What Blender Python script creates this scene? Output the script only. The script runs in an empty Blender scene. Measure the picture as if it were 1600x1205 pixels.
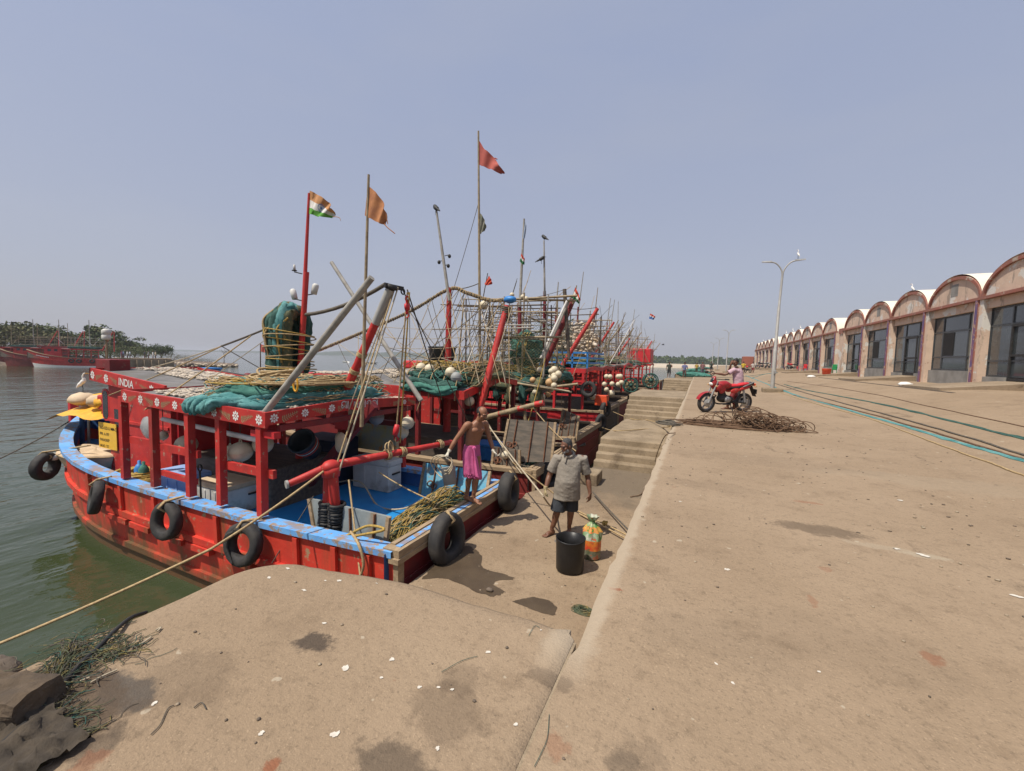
import bpy, bmesh, math, random
from mathutils import Vector as V, Matrix, noise, Euler
rd = math.radians
sc = bpy.context.scene
RND = random.Random(7)
# ---------------------------------------------------------------- camera
F, CX, CY, HC = 640.0, 800.0, 602.5, 1.43
YAW, PIT, ROL = math.atan(291/640), rd(3.75), rd(1.41)
fw = V((-math.sin(YAW)*math.cos(PIT), math.cos(YAW)*math.cos(PIT), -math.sin(PIT)))
r0 = V((math.cos(YAW), math.sin(YAW), 0)); u0 = r0.cross(fw)
rt = r0*math.cos(ROL)+u0*math.sin(ROL); up = u0*math.cos(ROL)-r0*math.sin(ROL)
EYE = V((0, 0, HC))
cam = bpy.data.cameras.new('camera'); co = bpy.data.objects.new('camera', cam); sc.collection.objects.link(co)
co.matrix_world = Matrix.Translation(EYE) @ Matrix((rt, up, -fw)).transposed().to_4x4()
cam.sensor_width = 36; cam.lens = F/1600*36; cam.clip_start = .05; cam.clip_end = 9000
sc.camera = co
def ray(x, y): return fw+rt*((x-CX)/F)-up*((y-CY)/F)
def PX(x, y, X): d = ray(x, y); return EYE+d*(X/d.x)      # where a sight line meets a plane of the place
def PY(x, y, Y): d = ray(x, y); return EYE+d*(Y/d.y)
def PZ(x, y, Z): d = ray(x, y); return EYE+d*((Z-HC)/d.z)
WZ = -2.7       # water
LZ = -1.53      # low landing
def gz(x, y=0): # the yard rises from the quay to the sheds
    t = min(max((x-3.0)/6.2, 0), 1); return .76*t*t*(3-2*t)
# ---------------------------------------------------------------- materials
def nodes(m):
    m.use_nodes = True; nt = m.node_tree; nt.nodes.clear()
    o = nt.nodes.new('ShaderNodeOutputMaterial'); b = nt.nodes.new('ShaderNodeBsdfPrincipled')
    nt.links.new(b.outputs[0], o.inputs[0]); return nt, b
def c4(c): return (c[0], c[1], c[2], 1)
class NT:
    def __init__(s, m): s.m = m; s.nt, s.b = nodes(m); s.tc = s.n('ShaderNodeTexCoord'); s.src = 'Object'
    def n(s, t, **k):
        x = s.nt.nodes.new(t)
        for a, v in k.items(): setattr(x, a, v)
        return x
    def world(s): g = s.n('ShaderNodeNewGeometry'); s.tc = g; s.src = 'Position'
    def l(s, a, b): s.nt.links.new(a, b)
    def noise(s, scale, det=5, rough=.55, stretch=None, src=None, dist=0):
        src = src or s.src
        x = s.n('ShaderNodeTexNoise'); x.inputs['Scale'].default_value = scale; x.inputs['Detail'].default_value = det
        x.inputs['Roughness'].default_value = rough; x.inputs['Distortion'].default_value = dist
        if stretch:
            mp = s.n('ShaderNodeMapping'); mp.inputs['Scale'].default_value = stretch
            s.l(s.tc.outputs[src], mp.inputs[0]); s.l(mp.outputs[0], x.inputs['Vector'])
        else: s.l(s.tc.outputs[src], x.inputs['Vector'])
        return x.outputs['Fac']
    def ramp(s, fac, a, b):
        x = s.n('ShaderNodeMapRange'); x.inputs[1].default_value = a; x.inputs[2].default_value = b
        x.interpolation_type = 'SMOOTHSTEP'; s.l(fac, x.inputs[0]); return x.outputs[0]
    def mul(s, a, b, op='MULTIPLY'):
        x = s.n('ShaderNodeMath', operation=op)
        s.l(a, x.inputs[0])
        if isinstance(b, (int, float)): x.inputs[1].default_value = b
        else: s.l(b, x.inputs[1])
        return x.outputs[0]
    def mix(s, fac, a, b):
        x = s.n('ShaderNodeMix', data_type='RGBA')
        if isinstance(fac, (int, float)): x.inputs[0].default_value = fac
        else: s.l(fac, x.inputs[0])
        for v, i in ((a, 6), (b, 7)):
            if isinstance(v, (tuple, list)): x.inputs[i].default_value = c4(v)
            else: s.l(v, x.inputs[i])
        return x.outputs[2]
    def col(s, v): s.l(v, s.b.inputs['Base Color'])
    def bump(s, h, st=.3, dist=.02):
        x = s.n('ShaderNodeBump'); x.inputs['Strength'].default_value = st; x.inputs['Distance'].default_value = dist
        s.l(h, x.inputs['Height']); s.l(x.outputs[0], s.b.inputs['Normal'])
MATS = {}
def mat(name, c, c2=None, sc_=4, rough=.7, bump=0, bsc=30, metal=0, chip=None, ca=(.58, .63), csc=9, stretch=None, dirt=None, da=(.5, .75), dsc=(3, 3, .5), spec=.4, growth=0):
    if name in MATS: return MATS[name]
    m = bpy.data.materials.new(name); t = NT(m); b = t.b
    b.inputs['Roughness'].default_value = rough; b.inputs['Metallic'].default_value = metal
    b.inputs['Specular IOR Level'].default_value = spec
    c2 = c2 or tuple(x*.72 for x in c)
    v = t.mix(t.ramp(t.noise(sc_, 6, .6, stretch), .32, .68), c, c2)
    if dirt: v = t.mix(t.mul(t.ramp(t.noise(1.0, 6, .6, dsc), *da), .8), v, dirt)
    if chip:
        k = t.ramp(t.noise(csc, 8, .65, stretch), *ca); v = t.mix(k, v, chip)
    if growth:      # weed and slime along the waterline
        sp = t.n('ShaderNodeSeparateXYZ'); t.l(t.tc.outputs['Object'], sp.inputs[0]); hgt = t.mul(t.noise(2.2, 6, .65, (1, 1, .6)), 1.15); k = t.ramp(t.mul(sp.outputs[2], hgt, 'SUBTRACT'), .12, -.34)
        v = t.mix(t.mul(k, .9), v, (.085, .07, .03))
    t.col(v)
    if bump: t.bump(t.noise(bsc, 4, .6, stretch), bump, .01)
    MATS[name] = m; return m
WOODC = (.33, .25, .16)
M = {}
M['red'] = mat('red_paint', (.52, .036, .028), (.38, .024, .022), 3, .55, .3, 22, chip=(.34, .22, .15), ca=(.615, .66), csc=9, dirt=(.16, .035, .025), da=(.52, .8))
M['redhull'] = mat('red_hull_paint', (.64, .055, .030), (.50, .038, .025), 1.6, .55, .45, 16, chip=(.36, .24, .14), ca=(.60, .67), csc=7, dirt=(.16, .075, .03), da=(.47, .70), dsc=(3.0, 3.0, .32), growth=1)
M['reddark'] = mat('dark_and_shaded_red', (.20, .018, .02), (.13, .02, .02), 3, .6, .3, 20, chip=(.22, .15, .10), ca=(.62, .68), csc=6)
M['maroon'] = mat('maroon_hull', (.22, .03, .025), (.15, .025, .02), 2, .6, .2, 12, chip=(.28, .2, .13), ca=(.66, .72), csc=4)
M['redbright'] = mat('bright_red_paint', (.58, .03, .035), (.46, .025, .03), 3, .5, .2, 20, chip=(.3, .2, .14), ca=(.7, .75))
M['blue'] = mat('blue_paint', (.11, .32, .68), (.17, .40, .72), 3, .6, .3, 20, chip=(.30, .22, .17), ca=(.53, .58), csc=7, dirt=(.26, .20, .17), da=(.50, .64), dsc=(2, 5, 2))
M['bluedeck'] = mat('blue_deck_paint', (.015, .20, .52), (.025, .27, .60), 2, .42, .2, 12, chip=(.10, .16, .24), ca=(.66, .74), csc=3)
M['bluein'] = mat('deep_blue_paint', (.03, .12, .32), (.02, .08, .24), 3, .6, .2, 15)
M['wood'] = mat('weathered_wood', (.36, .26, .16), (.24, .17, .10), 3, .8, .5, 26, stretch=(1, 6, 6), chip=(.45, .35, .24), ca=(.6, .7))
M['woody'] = mat('weathered_rail_wood', (.38, .28, .17), (.25, .18, .11), 3, .8, .5, 26, stretch=(6, 1, 6), chip=(.45, .36, .25), ca=(.6, .7))
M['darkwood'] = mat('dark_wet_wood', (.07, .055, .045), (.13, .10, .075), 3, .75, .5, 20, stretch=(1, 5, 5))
M['bamboo'] = mat('bamboo', (.34, .26, .155), (.20, .15, .09), 8, .6, .2, 30)
M['greypole'] = mat('grey_bamboo', (.36, .34, .30), (.24, .22, .19), 6, .65, .2, 30, chip=(.10, .20, .30), ca=(.68, .72))
M['steel'] = mat('dull_steel', (.35, .35, .34), (.25, .25, .25), 10, .5, 0, metal=.4)
M['galv'] = mat('galvanised_pole', (.40, .39, .36), (.33, .32, .30), 6, .55, 0, metal=.2)
M['rust'] = mat('rusty_iron', (.20, .085, .04), (.12, .05, .03), 18, .85, .4, 60)
M['black'] = mat('black_iron', (.018, .018, .018), (.03, .027, .024), 8, .6, .2, 30)
M['rubber'] = mat('tyre_rubber', (.022, .022, .023), (.05, .045, .04), 5, .75, .4, 30)
M['roofdeck'] = mat('tarred_roof', (.13, .125, .125), (.19, .18, .175), 1.2, .8, .3, 40, dirt=(.10, .09, .07), dsc=(1, 1, 1))
M['rope'] = mat('tan_rope', (.45, .33, .17), (.30, .21, .11), 30, .85, .5, 90)
M['ropey'] = mat('yellow_rope', (.44, .29, .07), (.28, .19, .05), 25, .8, .4, 90)
M['ropedark'] = mat('dark_rope', (.075, .065, .055), (.13, .11, .08), 25, .9, .4, 90)
M['ropepale'] = mat('pale_rope', (.46, .39, .28), (.34, .28, .19), 25, .8, .3, 90)
M['wire'] = mat('rusty_cable', (.10, .055, .03), (.17, .10, .055), 20, .8, .3, 80)
M['net'] = mat('green_net', (.03, .13, .105), (.065, .20, .155), 5, .85, 1.0, 60, chip=(.015, .08, .065), ca=(.56, .64), csc=22)
M['netteal'] = mat('teal_net', (.05, .19, .19), (.13, .31, .30), 4, .85, 1.0, 60, chip=(.02, .11, .11), ca=(.56, .64), csc=22)
M['netdark'] = mat('olive_net', (.06, .085, .05), (.12, .12, .065), 8, .9, 1.0, 70, chip=(.24, .18, .07), ca=(.56, .62), csc=16)
M['netgreen'] = mat('dark_green_net', (.025, .075, .062), (.045, .115, .092), 6, .9, 1.0, 70, chip=(.02, .05, .045), ca=(.56, .62), csc=16)
M['nety'] = mat('yellow_net', (.20, .15, .045), (.10, .105, .045), 12, .85, .8, 70)
M['fish'] = mat('dried_fish', (.58, .50, .40), (.40, .33, .25), 3, .6, .2, 30)
M['fishdark'] = mat('dried_fish_grey', (.30, .26, .22), (.45, .40, .33), 3, .6)
M['float'] = mat('cream_float', (.60, .53, .38), (.50, .42, .29), 5, .55, .1, 20, chip=(.34, .26, .17), ca=(.62, .72), csc=8)
M['floato'] = mat('ochre_float', (.55, .34, .16), (.44, .27, .13), 5, .6)
M['floatg'] = mat('grey_float', (.28, .29, .28), (.22, .22, .22), 5, .6)
M['white'] = mat('white_paint', (.78, .76, .72), (.68, .66, .62), 6, .6)
M['whitebox'] = mat('stained_white_plastic', (.62, .61, .57), (.50, .49, .45), 3, .55, .1, 20, dirt=(.28, .25, .2), da=(.55, .75), dsc=(3, 3, 3))
M['leafpaint'] = mat('gold_leaf_paint', (.36, .31, .17), (.26, .25, .13), 20, .6)
M['cream'] = mat('cream_canvas', (.60, .46, .31), (.50, .38, .25), 4, .9, .4, 30)
M['tarp'] = mat('yellow_tarp', (.75, .40, .03), (.62, .30, .02), 4, .5, .3, 14)
M['yellow'] = mat('yellow_plate', (.80, .48, .05), (.72, .42, .04), 4, .5)
M['ink'] = mat('black_lettering', (.03, .02, .01), None, 4, .6)
M['bluebox'] = mat('blue_plastic', (.03, .17, .48), (.04, .22, .52), 5, .5)
M['paleblue'] = mat('pale_blue_box', (.22, .36, .66), (.30, .42, .68), 4, .55, .1, 15, chip=(.45, .5, .6), ca=(.6, .68))
M['greybucket'] = mat('dark_bucket', (.04, .055, .065), (.03, .04, .05), 6, .5)
M['orange'] = mat('orange_plastic', (.75, .10, .03), (.68, .08, .03), 5, .5)
M['greyboard'] = mat('grey_blue_board', (.24, .27, .27), (.17, .20, .21), 3, .75, .4, 20, chip=(.12, .25, .36), ca=(.6, .68), csc=5, dirt=(.22, .16, .1), da=(.55, .75))
M['blueboard'] = mat('worn_blue_board', (.08, .28, .42), (.13, .33, .42), 3, .7, .4, 20, chip=(.24, .25, .22), ca=(.54, .64), csc=5)
M['brownboard'] = mat('brown_board', (.085, .075, .062), (.16, .13, .10), 3, .85, .5, 20, stretch=(1, 1, 5))
M['plasticbag'] = mat('grey_plastic_sheet', (.34, .34, .33), (.22, .22, .22), 5, .3, .6, 12)
M['dark'] = mat('dark_interior', (.012, .011, .011), None, 3, .9)
M['skin'] = mat('brown_skin', (.27, .125, .068), (.225, .10, .055), 9, .5, .1, 60)
M['skind'] = mat('dark_brown_skin', (.17, .078, .045), (.14, .063, .037), 9, .5, .1, 60)
M['hair'] = mat('black_hair', (.012, .011, .010), (.02, .018, .017), 30, .6, .8, 90)
M['hairg'] = mat('greying_hair', (.022, .021, .02), (.07, .066, .062), 60, .7, .9, 120)
M['beard'] = mat('grey_beard', (.27, .25, .23), (.15, .14, .13), 60, .8, .8, 120)
M['pink'] = mat('pink_lungi', (.52, .10, .24), (.42, .08, .20), 8, .9, .3, 60)
M['pinkl'] = mat('bright_pink_fold', (.66, .14, .32), (.56, .11, .27), 8, .9, .3, 60)
M['shirt'] = mat('grey_polo', (.28, .245, .20), (.225, .20, .165), 5, .95, .5, 60)
M['shirtblue'] = mat('blue_grey_yoke', (.20, .23, .27), (.16, .19, .23), 6, .95, .3, 60)
M['shorts'] = mat('charcoal_shorts', (.028, .032, .04), (.04, .045, .05), 6, .95, .4, 50)
M['glove'] = mat('cream_glove', (.62, .58, .48), (.5, .46, .36), 12, .9, .5, 80)
M['glovey'] = mat('tan_glove', (.42, .34, .18), (.3, .24, .13), 12, .9, .5, 80)
M['lilac'] = mat('lilac_shirt', (.52, .36, .40), (.46, .31, .35), 5, .95, .4, 50)
M['bucket'] = mat('black_plastic_tub', (.010, .010, .011), (.016, .015, .015), 6, .42, .1, 10)
M['eye'] = mat('eye_white', (.30, .25, .21), None, 4, .3)
M['nail'] = mat('pale_nail', (.35, .2, .15), None, 4, .4)
# ---------------------------------------------------------------- mesh builder
def frame(d):
    d = d.normalized(); a = V((0, 0, 1)) if abs(d.z) < .9 else V((1, 0, 0))
    x = d.cross(a).normalized(); return x, x.cross(d).normalized()
class MB:
    def __init__(s): s.v = []; s.f = []; s.mi = []; s.sm = []
    def add(s, vs, fs, mi=0, smooth=False):
        k = len(s.v); s.v += [V(p) for p in vs]
        for f in fs: s.f.append([k+i for i in f]); s.mi.append(mi); s.sm.append(smooth)
        return s
    def box(s, a, b, mi=0, jit=0):
        x0, y0, z0 = a; x1, y1, z1 = b
        vs = [(x0, y0, z0), (x1, y0, z0), (x1, y1, z0), (x0, y1, z0), (x0, y0, z1), (x1, y0, z1), (x1, y1, z1), (x0, y1, z1)]
        if jit: vs = [tuple(c+RND.uniform(-jit, jit) for c in p) for p in vs]
        return s.add(vs, [(3, 2, 1, 0), (4, 5, 6, 7), (0, 1, 5, 4), (1, 2, 6, 5), (2, 3, 7, 6), (3, 0, 4, 7)], mi)
    def hexa(s, p8, mi=0): return s.add(p8, [(3, 2, 1, 0), (4, 5, 6, 7), (0, 1, 5, 4), (1, 2, 6, 5), (2, 3, 7, 6), (3, 0, 4, 7)], mi)
    def bbox(s, a, b, bev=.01, mi=0):     # box with chamfered edges
        bm = bmesh.new(); bmesh.ops.create_cube(bm, size=1)
        for q in bm.verts: q.co = V([a[i]+(q.co[i]+.5)*(b[i]-a[i]) for i in range(3)])
        bmesh.ops.bevel(bm, geom=bm.edges[:], offset=bev, segments=2, affect='EDGES', profile=.5)
        bm.verts.index_update(); s.add([q.co.copy() for q in bm.verts], [[q.index for q in f.verts] for f in bm.faces], mi); bm.free(); return s
    def bar(s, p, q, w, h, mi=0, upv=V((0, 0, 1))):
        p = V(p); q = V(q); d = (q-p).normalized()
        x = d.cross(upv); x = x.normalized() if x.length > 1e-4 else V((1, 0, 0)); y = x.cross(d).normalized()
        x = x*w/2; y = y*h/2
        return s.add([p-x-y, p+x-y, p+x+y, p-x+y, q-x-y, q+x-y, q+x+y, q-x+y], [(0, 1, 2, 3), (7, 6, 5, 4), (1, 0, 4, 5), (2, 1, 5, 6), (3, 2, 6, 7), (0, 3, 7, 4)], mi)
    def tube(s, pts, r, n=6, mi=0, caps=True, sx=1.0):
        pts = [V(p) for p in pts]; N = len(pts); rs = r if isinstance(r, (list, tuple)) else [r]*N
        vs = []; x = None
        for i, p in enumerate(pts):
            d = (pts[min(i+1, N-1)]-pts[max(i-1, 0)])
            if d.length < 1e-9: d = V((0, 0, 1))
            d.normalize()
            if x is None: x, y = frame(d)
            else:
                x = (x-d*x.dot(d)); x = x.normalized() if x.length > 1e-5 else frame(d)[0]; y = d.cross(x)*-1
            for k in range(n):
                a = 2*math.pi*k/n; vs.append(p+x*math.cos(a)*rs[i]*sx+y*math.sin(a)*rs[i])
        fs = [(i*n+k, i*n+(k+1) % n, (i+1)*n+(k+1) % n, (i+1)*n+k) for i in range(N-1) for k in range(n)]
        s.add(vs, fs, mi, True)
        if caps: s.add(vs[:n], [list(range(n))], mi); s.add(vs[-n:], [list(range(n))[::-1]], mi)
        return s
    def lathe(s, prof, c=(0, 0, 0), n=16, mi=0, axis=None, close=False):
        c = V(c); az = V(axis).normalized() if axis else V((0, 0, 1)); ax, ay = frame(az) if axis else (V((1, 0, 0)), V((0, 1, 0)))
        vs = [c+ax*(r*math.cos(2*math.pi*k/n))+ay*(r*math.sin(2*math.pi*k/n))+az*z for r, z in prof for k in range(n)]
        N = len(prof); rng = N if close else N-1
        return s.add(vs, [(i*n+k, i*n+(k+1) % n, ((i+1) % N)*n+(k+1) % n, ((i+1) % N)*n+k) for i in range(rng) for k in range(n)], mi, True)
    def ell(s, c, rad, n=12, m=8, mi=0, rot=None, fn=None):
        c = V(c); R_ = rot or Matrix.Identity(3); vs = []
        for i in range(m+1):
            t = math.pi*i/m
            for k in range(n):
                a = 2*math.pi*k/n; q = V((math.sin(t)*math.cos(a), math.sin(t)*math.sin(a), math.cos(t)))
                if fn: q = q*fn(q)
                vs.append(c+R_@V((q.x*rad[0], q.y*rad[1], q.z*rad[2])))
        return s.add(vs, [(i*n+k, i*n+(k+1) % n, (i+1)*n+(k+1) % n, (i+1)*n+k) for i in range(m) for k in range(n)], mi, True)
    def torus(s, c, R_, r, axis, n=28, m=10, mi=0, flat=1.0):
        az = V(axis).normalized(); ax, ay = frame(az); c = V(c); vs = []
        for i in range(n):
            a = 2*math.pi*i/n; d = ax*math.cos(a)+ay*math.sin(a)
            for k in range(m):
                b = 2*math.pi*k/m; vs.append(c+d*(R_+r*math.cos(b))+az*(r*math.sin(b)*flat))
        return s.add(vs, [(i*m+k, i*m+(k+1) % m, ((i+1) % n)*m+(k+1) % m, ((i+1) % n)*m+k) for i in range(n) for k in range(m)], mi, True)
    def grid(s, rows, mi=0, smooth=True, closed=False):
        n = len(rows[0]); vs = [p for r in rows for p in r]; fs = []
        for i in range(len(rows)-1):
            for k in range(n if closed else n-1): fs.append((i*n+k, i*n+(k+1) % n, (i+1)*n+(k+1) % n, (i+1)*n+k))
        return s.add(vs, fs, mi, smooth)
    def prism(s, poly, off, mi=0):    # planar polygon swept by off
        n = len(poly); off = V(off); vs = [V(p) for p in poly]+[V(p)+off for p in poly]
        return s.add(vs, [list(range(n))[::-1], [n+i for i in range(n)]]+[(i, (i+1) % n, n+(i+1) % n, n+i) for i in range(n)], mi)
    def build(s, name, mats, parent=None, org=None, fix=True):
        if not isinstance(mats, (list, tuple)): mats = [mats]
        if org is None:
            if parent is not None: org = V((0, 0, 0)) if parent.get('_loc') else (parent.location.copy() if parent.type == 'EMPTY' else V(parent['_org']))
            elif s.v:
                xs = [p.x for p in s.v]; ys = [p.y for p in s.v]; zs = [p.z for p in s.v]
                org = V(((min(xs)+max(xs))/2, (min(ys)+max(ys))/2, min(zs)))
            else: org = V((0, 0, 0))
        me = bpy.data.meshes.new(name); me.from_pydata([p-org for p in s.v], [], s.f)
        me.polygons.foreach_set('material_index', s.mi); me.polygons.foreach_set('use_smooth', s.sm)
        for m_ in mats: me.materials.append(m_)
        me.update()
        if fix and len(s.f) < 40000:
            bm = bmesh.new(); bm.from_mesh(me); bmesh.ops.recalc_face_normals(bm, faces=bm.faces); bm.to_mesh(me); bm.free()
        o = bpy.data.objects.new(name, me); sc.collection.objects.link(o); o['_org'] = list(org)
        if parent is not None:
            o.parent = parent
        else: o.location = org
        return o
def tag(o, label=None, cat=None, group=None, kind=None):
    if label: o['label'] = label
    if cat: o['category'] = cat
    if group: o['group'] = group
    if kind: o['kind'] = kind
    return o
def thing(name, loc, label, cat, group=None, rz=0):
    o = bpy.data.objects.new(name, None); sc.collection.objects.link(o); o.location = V(loc); o.rotation_euler.z = rz
    o.empty_display_size = .2
    return tag(o, label, cat, group)
def local(name, label, cat, group=None):          # a thing built round its own origin and placed afterwards
    o = thing(name, (0, 0, 0), label, cat, group); o['_loc'] = 1; return o
def dup(root, loc=None, rz=None, label=None, group=None, scale=None):
    r = root.copy(); sc.collection.objects.link(r)
    if loc is not None: r.location = V(loc)
    if rz is not None: r.rotation_euler.z = rz
    if scale: r.scale = (scale,)*3
    if label: r['label'] = label
    if group: r['group'] = group
    for ch in list(root.children):
        c = ch.copy(); sc.collection.objects.link(c); c.parent = r
        for g in list(ch.children):
            d = g.copy(); sc.collection.objects.link(d); d.parent = c
    return r
def struct(mb, name, m): return tag(mb.build(name, m), kind='structure')
def sag(p, q, s=.1, n=10, jit=0):
    p = V(p); q = V(q)
    return [p.lerp(q, t/n)+V((RND.gauss(0, jit), RND.gauss(0, jit), -4*s*(t/n)*(1-t/n))) for t in range(n+1)]
def nz(p, s=1.0, oct=3): return noise.fractal(V(p)*s, 1.0, 2.0, oct)
def text_mesh(mb, body, origin, ux, uz, height, mi=0, proud=.004, depth=.003):
    cu = bpy.data.curves.new('lettering', 'FONT'); cu.body = body; cu.size = 1; cu.fill_mode = 'BOTH'; cu.offset = .012
    o = bpy.data.objects.new('lettering', cu); sc.collection.objects.link(o)
    dg = bpy.context.evaluated_depsgraph_get(); me = o.evaluated_get(dg).to_mesh()
    ux = V(ux).normalized(); uz = V(uz).normalized(); nn = ux.cross(uz)
    vs = [V(origin)+ux*q.co.x*height+uz*q.co.y*height+nn*proud for q in me.vertices]
    w = max([q.co.x for q in me.vertices] or [0])*height
    mb.add(vs, [list(p.vertices) for p in me.polygons], mi)
    o.to_mesh_clear(); bpy.data.objects.remove(o); bpy.data.curves.remove(cu); return w
# ---------------------------------------------------------------- concrete, water, sand
STAINS = [   # soft stains soaked into the concrete: x, y, radius, stretch along x, colour, strength
    ]
def concrete(name, a, b, c, wet=None, spots=True, big=.45, stains=()):
    m = bpy.data.materials.new(name); t = NT(m); t.world(); t.b.inputs['Roughness'].default_value = .9; t.b.inputs['Specular IOR Level'].default_value = .25
    n1 = t.noise(big, 8, .62); v = t.mix(t.ramp(n1, .35, .66), a, b)
    v = t.mix(t.mul(t.ramp(t.noise(2.3, 8, .7), .5, .72), .75), v, c)
    v = t.mix(t.mul(t.ramp(t.noise(13, 6, .75), .50, .70), .38), v, tuple(x*.55 for x in c))
    v = t.mix(t.mul(t.ramp(t.noise(46, 4, .8), .53, .66), .5), v, tuple(x*.42 for x in a))
    v = t.mix(t.mul(t.ramp(t.noise(75, 3, .7), .58, .68), .45), v, tuple(min(1, x*1.45) for x in a))
    v = t.mix(t.mul(t.ramp(t.noise(1.1, 7, .7, (1, .35, 1)), .60, .70), .55), v, (.08, .055, .035))
    if spots:
        v = t.mix(t.mul(t.ramp(t.noise(9, 2, .4), .735, .75), .6), v, (.42, .36, .27))
        v = t.mix(t.mul(t.ramp(t.noise(3.7, 3, .5, (1, 1.7, 1)), .745, .77), .5), v, (.20, .075, .035))
    for (x, y, r, ex, ey, cc, st) in stains:
        mp = t.n('ShaderNodeMapping'); mp.inputs['Location'].default_value = (-x/(r*ex), -y/(r*ey), 0); mp.inputs['Scale'].default_value = (1/(r*ex), 1/(r*ey), 0); t.l(t.tc.outputs[t.src], mp.inputs[0])
        ln = t.n('ShaderNodeVectorMath', operation='LENGTH'); t.l(mp.outputs[0], ln.inputs[0])
        d = t.mul(ln.outputs['Value'], t.mul(t.mul(t.noise(3.2/r*.35, 6, .7), .5, 'SUBTRACT'), 2.3), 'ADD'); v = t.mix(t.mul(t.ramp(d, 1.0, .55), st), v, cc)
    if name == 'tan_concrete':      # worn, paler rim along the quay edge
        sp = t.n('ShaderNodeSeparateXYZ'); t.l(t.tc.outputs[t.src], sp.inputs[0]); ex_ = t.mul(sp.outputs[0], t.mul(t.noise(5, 6, .7), .16), 'SUBTRACT'); ex_ = t.mul(ex_, .555, 'ADD')
        far_ = t.ramp(sp.outputs[1], 1.6, 2.0); k = t.mul(t.ramp(t.mul(ex_, 0.0, 'ADD'), .10, .03), t.mul(t.ramp(ex_, -.2, -.12), far_)); v = t.mix(t.mul(k, .75), v, (.38, .31, .225))
    if name == 'damp_tan_concrete':
        sp = t.n('ShaderNodeSeparateXYZ'); t.l(t.tc.outputs[t.src], sp.inputs[0]); dm = t.mul(sp.outputs[1], t.mul(t.noise(1.4, 6, .65), 3.2), 'ADD'); v = t.mix(t.mul(t.ramp(dm, 9.2, 11.0), .75), v, (.125, .10, .072))
        ex_ = t.mul(sp.outputs[0], t.mul(t.noise(4, 6, .7), .5), 'ADD'); v = t.mix(t.mul(t.ramp(ex_, -.55, -.25), .7), v, (.13, .092, .058))
    t.col(v)
    h = t.mul(t.mul(t.noise(90, 3, .7), .5), t.noise(20, 5, .7), 'ADD'); t.bump(h, .55, .015); return m
BRN, DRK, RST, PAL = (.085, .06, .04), (.045, .035, .028), (.22, .075, .035), (.34, .28, .20)
QST = [(p.x, p.y, r, ex, ey, cc, st) for (px, py, r, ex, ey, cc, st) in ((492, 1003, .10, 1.2, .8, DRK, .8), (700, 1110, .16, 1.2, 1, BRN, .38), (720, 1060, .12, 1, 1, BRN, .3), (860, 1060, .10, 1.4, .7, BRN, .5), (620, 1200, .14, 1.5, .7, DRK, .6), (425, 1196, .035, 1, 1, RST, .8), (962, 920, .03, 1.8, .7, RST, .8), (870, 1165, .06, 1, 1, RST, .35), (1260, 785, .07, 2.2, .8, RST, .4), (1275, 828, .20, 2.0, .8, BRN, .6), (1460, 1030, .06, .8, 1.2, RST, .5), (1270, 940, .05, .6, 1.6, RST, .35), (1290, 890, .05, 1, 1, RST, .3), (1120, 1000, .30, 1.6, .8, BRN, .14), (1000, 1190, .12, 1, 1, DRK, .2), (970, 1195, .08, 1, 1, DRK, .4), (1120, 760, .35, 1.8, .7, BRN, .14), (1445, 868, .10, 2, .6, PAL, .7), (1380, 855, .14, 2, .5, PAL, .45), (1330, 1010, .4, 1.5, .7, BRN, .12), (1500, 760, .8, 2, .6, PAL, .22), (1200, 720, .8, 1.8, .6, BRN, .14), (195, 1080, .14, 1.4, .8, (.05, .048, .046), .75), (130, 1120, .22, 1.2, .8, BRN, .75), (150, 1165, .10, 1, 1, DRK, .5), (60, 1150, .25, 1, .8, BRN, .85), (105, 1060, .22, 1, .8, BRN, .85), (140, 1190, .06, 1, 1, RST, .4), (300, 1060, .3, 1, .6, BRN, .25))
       for p in [PZ(px, py, 0)]]
M['quay'] = concrete('tan_concrete', (.305, .225, .148), (.262, .19, .122), (.20, .142, .09), stains=QST)
M['landing'] = concrete('damp_tan_concrete', (.30, .222, .145), (.25, .180, .115), (.18, .127, .08), big=.8)
M['step'] = concrete('step_concrete', (.31, .24, .16), (.22, .168, .108), (.14, .102, .065), spots=False, big=1.2)
M['wet'] = mat('wet_patch', (.062, .043, .026), (.085, .06, .036), 3, .5, .4, 60)
M['plaster'] = None
def water_mat():
    m = bpy.data.materials.new('harbour_water'); t = NT(m); b = t.b
    b.inputs['Roughness'].default_value = .07; b.inputs['IOR'].default_value = 1.33; b.inputs['Specular IOR Level'].default_value = .5
    t.col(t.mix(t.ramp(t.noise(.08, 4), .4, .6), (.034, .046, .018), (.042, .054, .026)))
    a = t.noise(.9, 3, .5, (1.0, .55, 1)); c = t.noise(3.2, 3, .5, (1, .6, 1)); d = t.noise(.16, 3, .5, (1, .5, 1))
    h = t.mul(t.mul(a, .8), t.mul(c, .22), 'ADD'); h = t.mul(h, t.mul(d, 1.3), 'ADD'); t.bump(h, .42, .30); return m
M['water'] = water_mat()
M['sand'] = mat('pale_sand', (.52, .44, .33), (.44, .36, .26), .05, .95)
M['rock'] = mat('brown_rock', (.20, .15, .11), (.11, .085, .065), 3, .9, .6, 12)
M['leaf'] = mat('leaf_green', (.075, .105, .03), (.05, .08, .024), .8, .75)
M['leaf2'] = mat('leaf_olive', (.12, .12, .04), (.085, .095, .03), .8, .75)
M['leaf3'] = mat('leaf_dry', (.14, .12, .05), (.10, .09, .035), .8, .8)
M['bark'] = mat('grey_bark', (.16, .12, .09), (.10, .08, .06), 6, .9, .5, 20)
M['hill'] = mat('far_forest', (.035, .055, .03), (.05, .07, .035), .02, .95)
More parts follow.
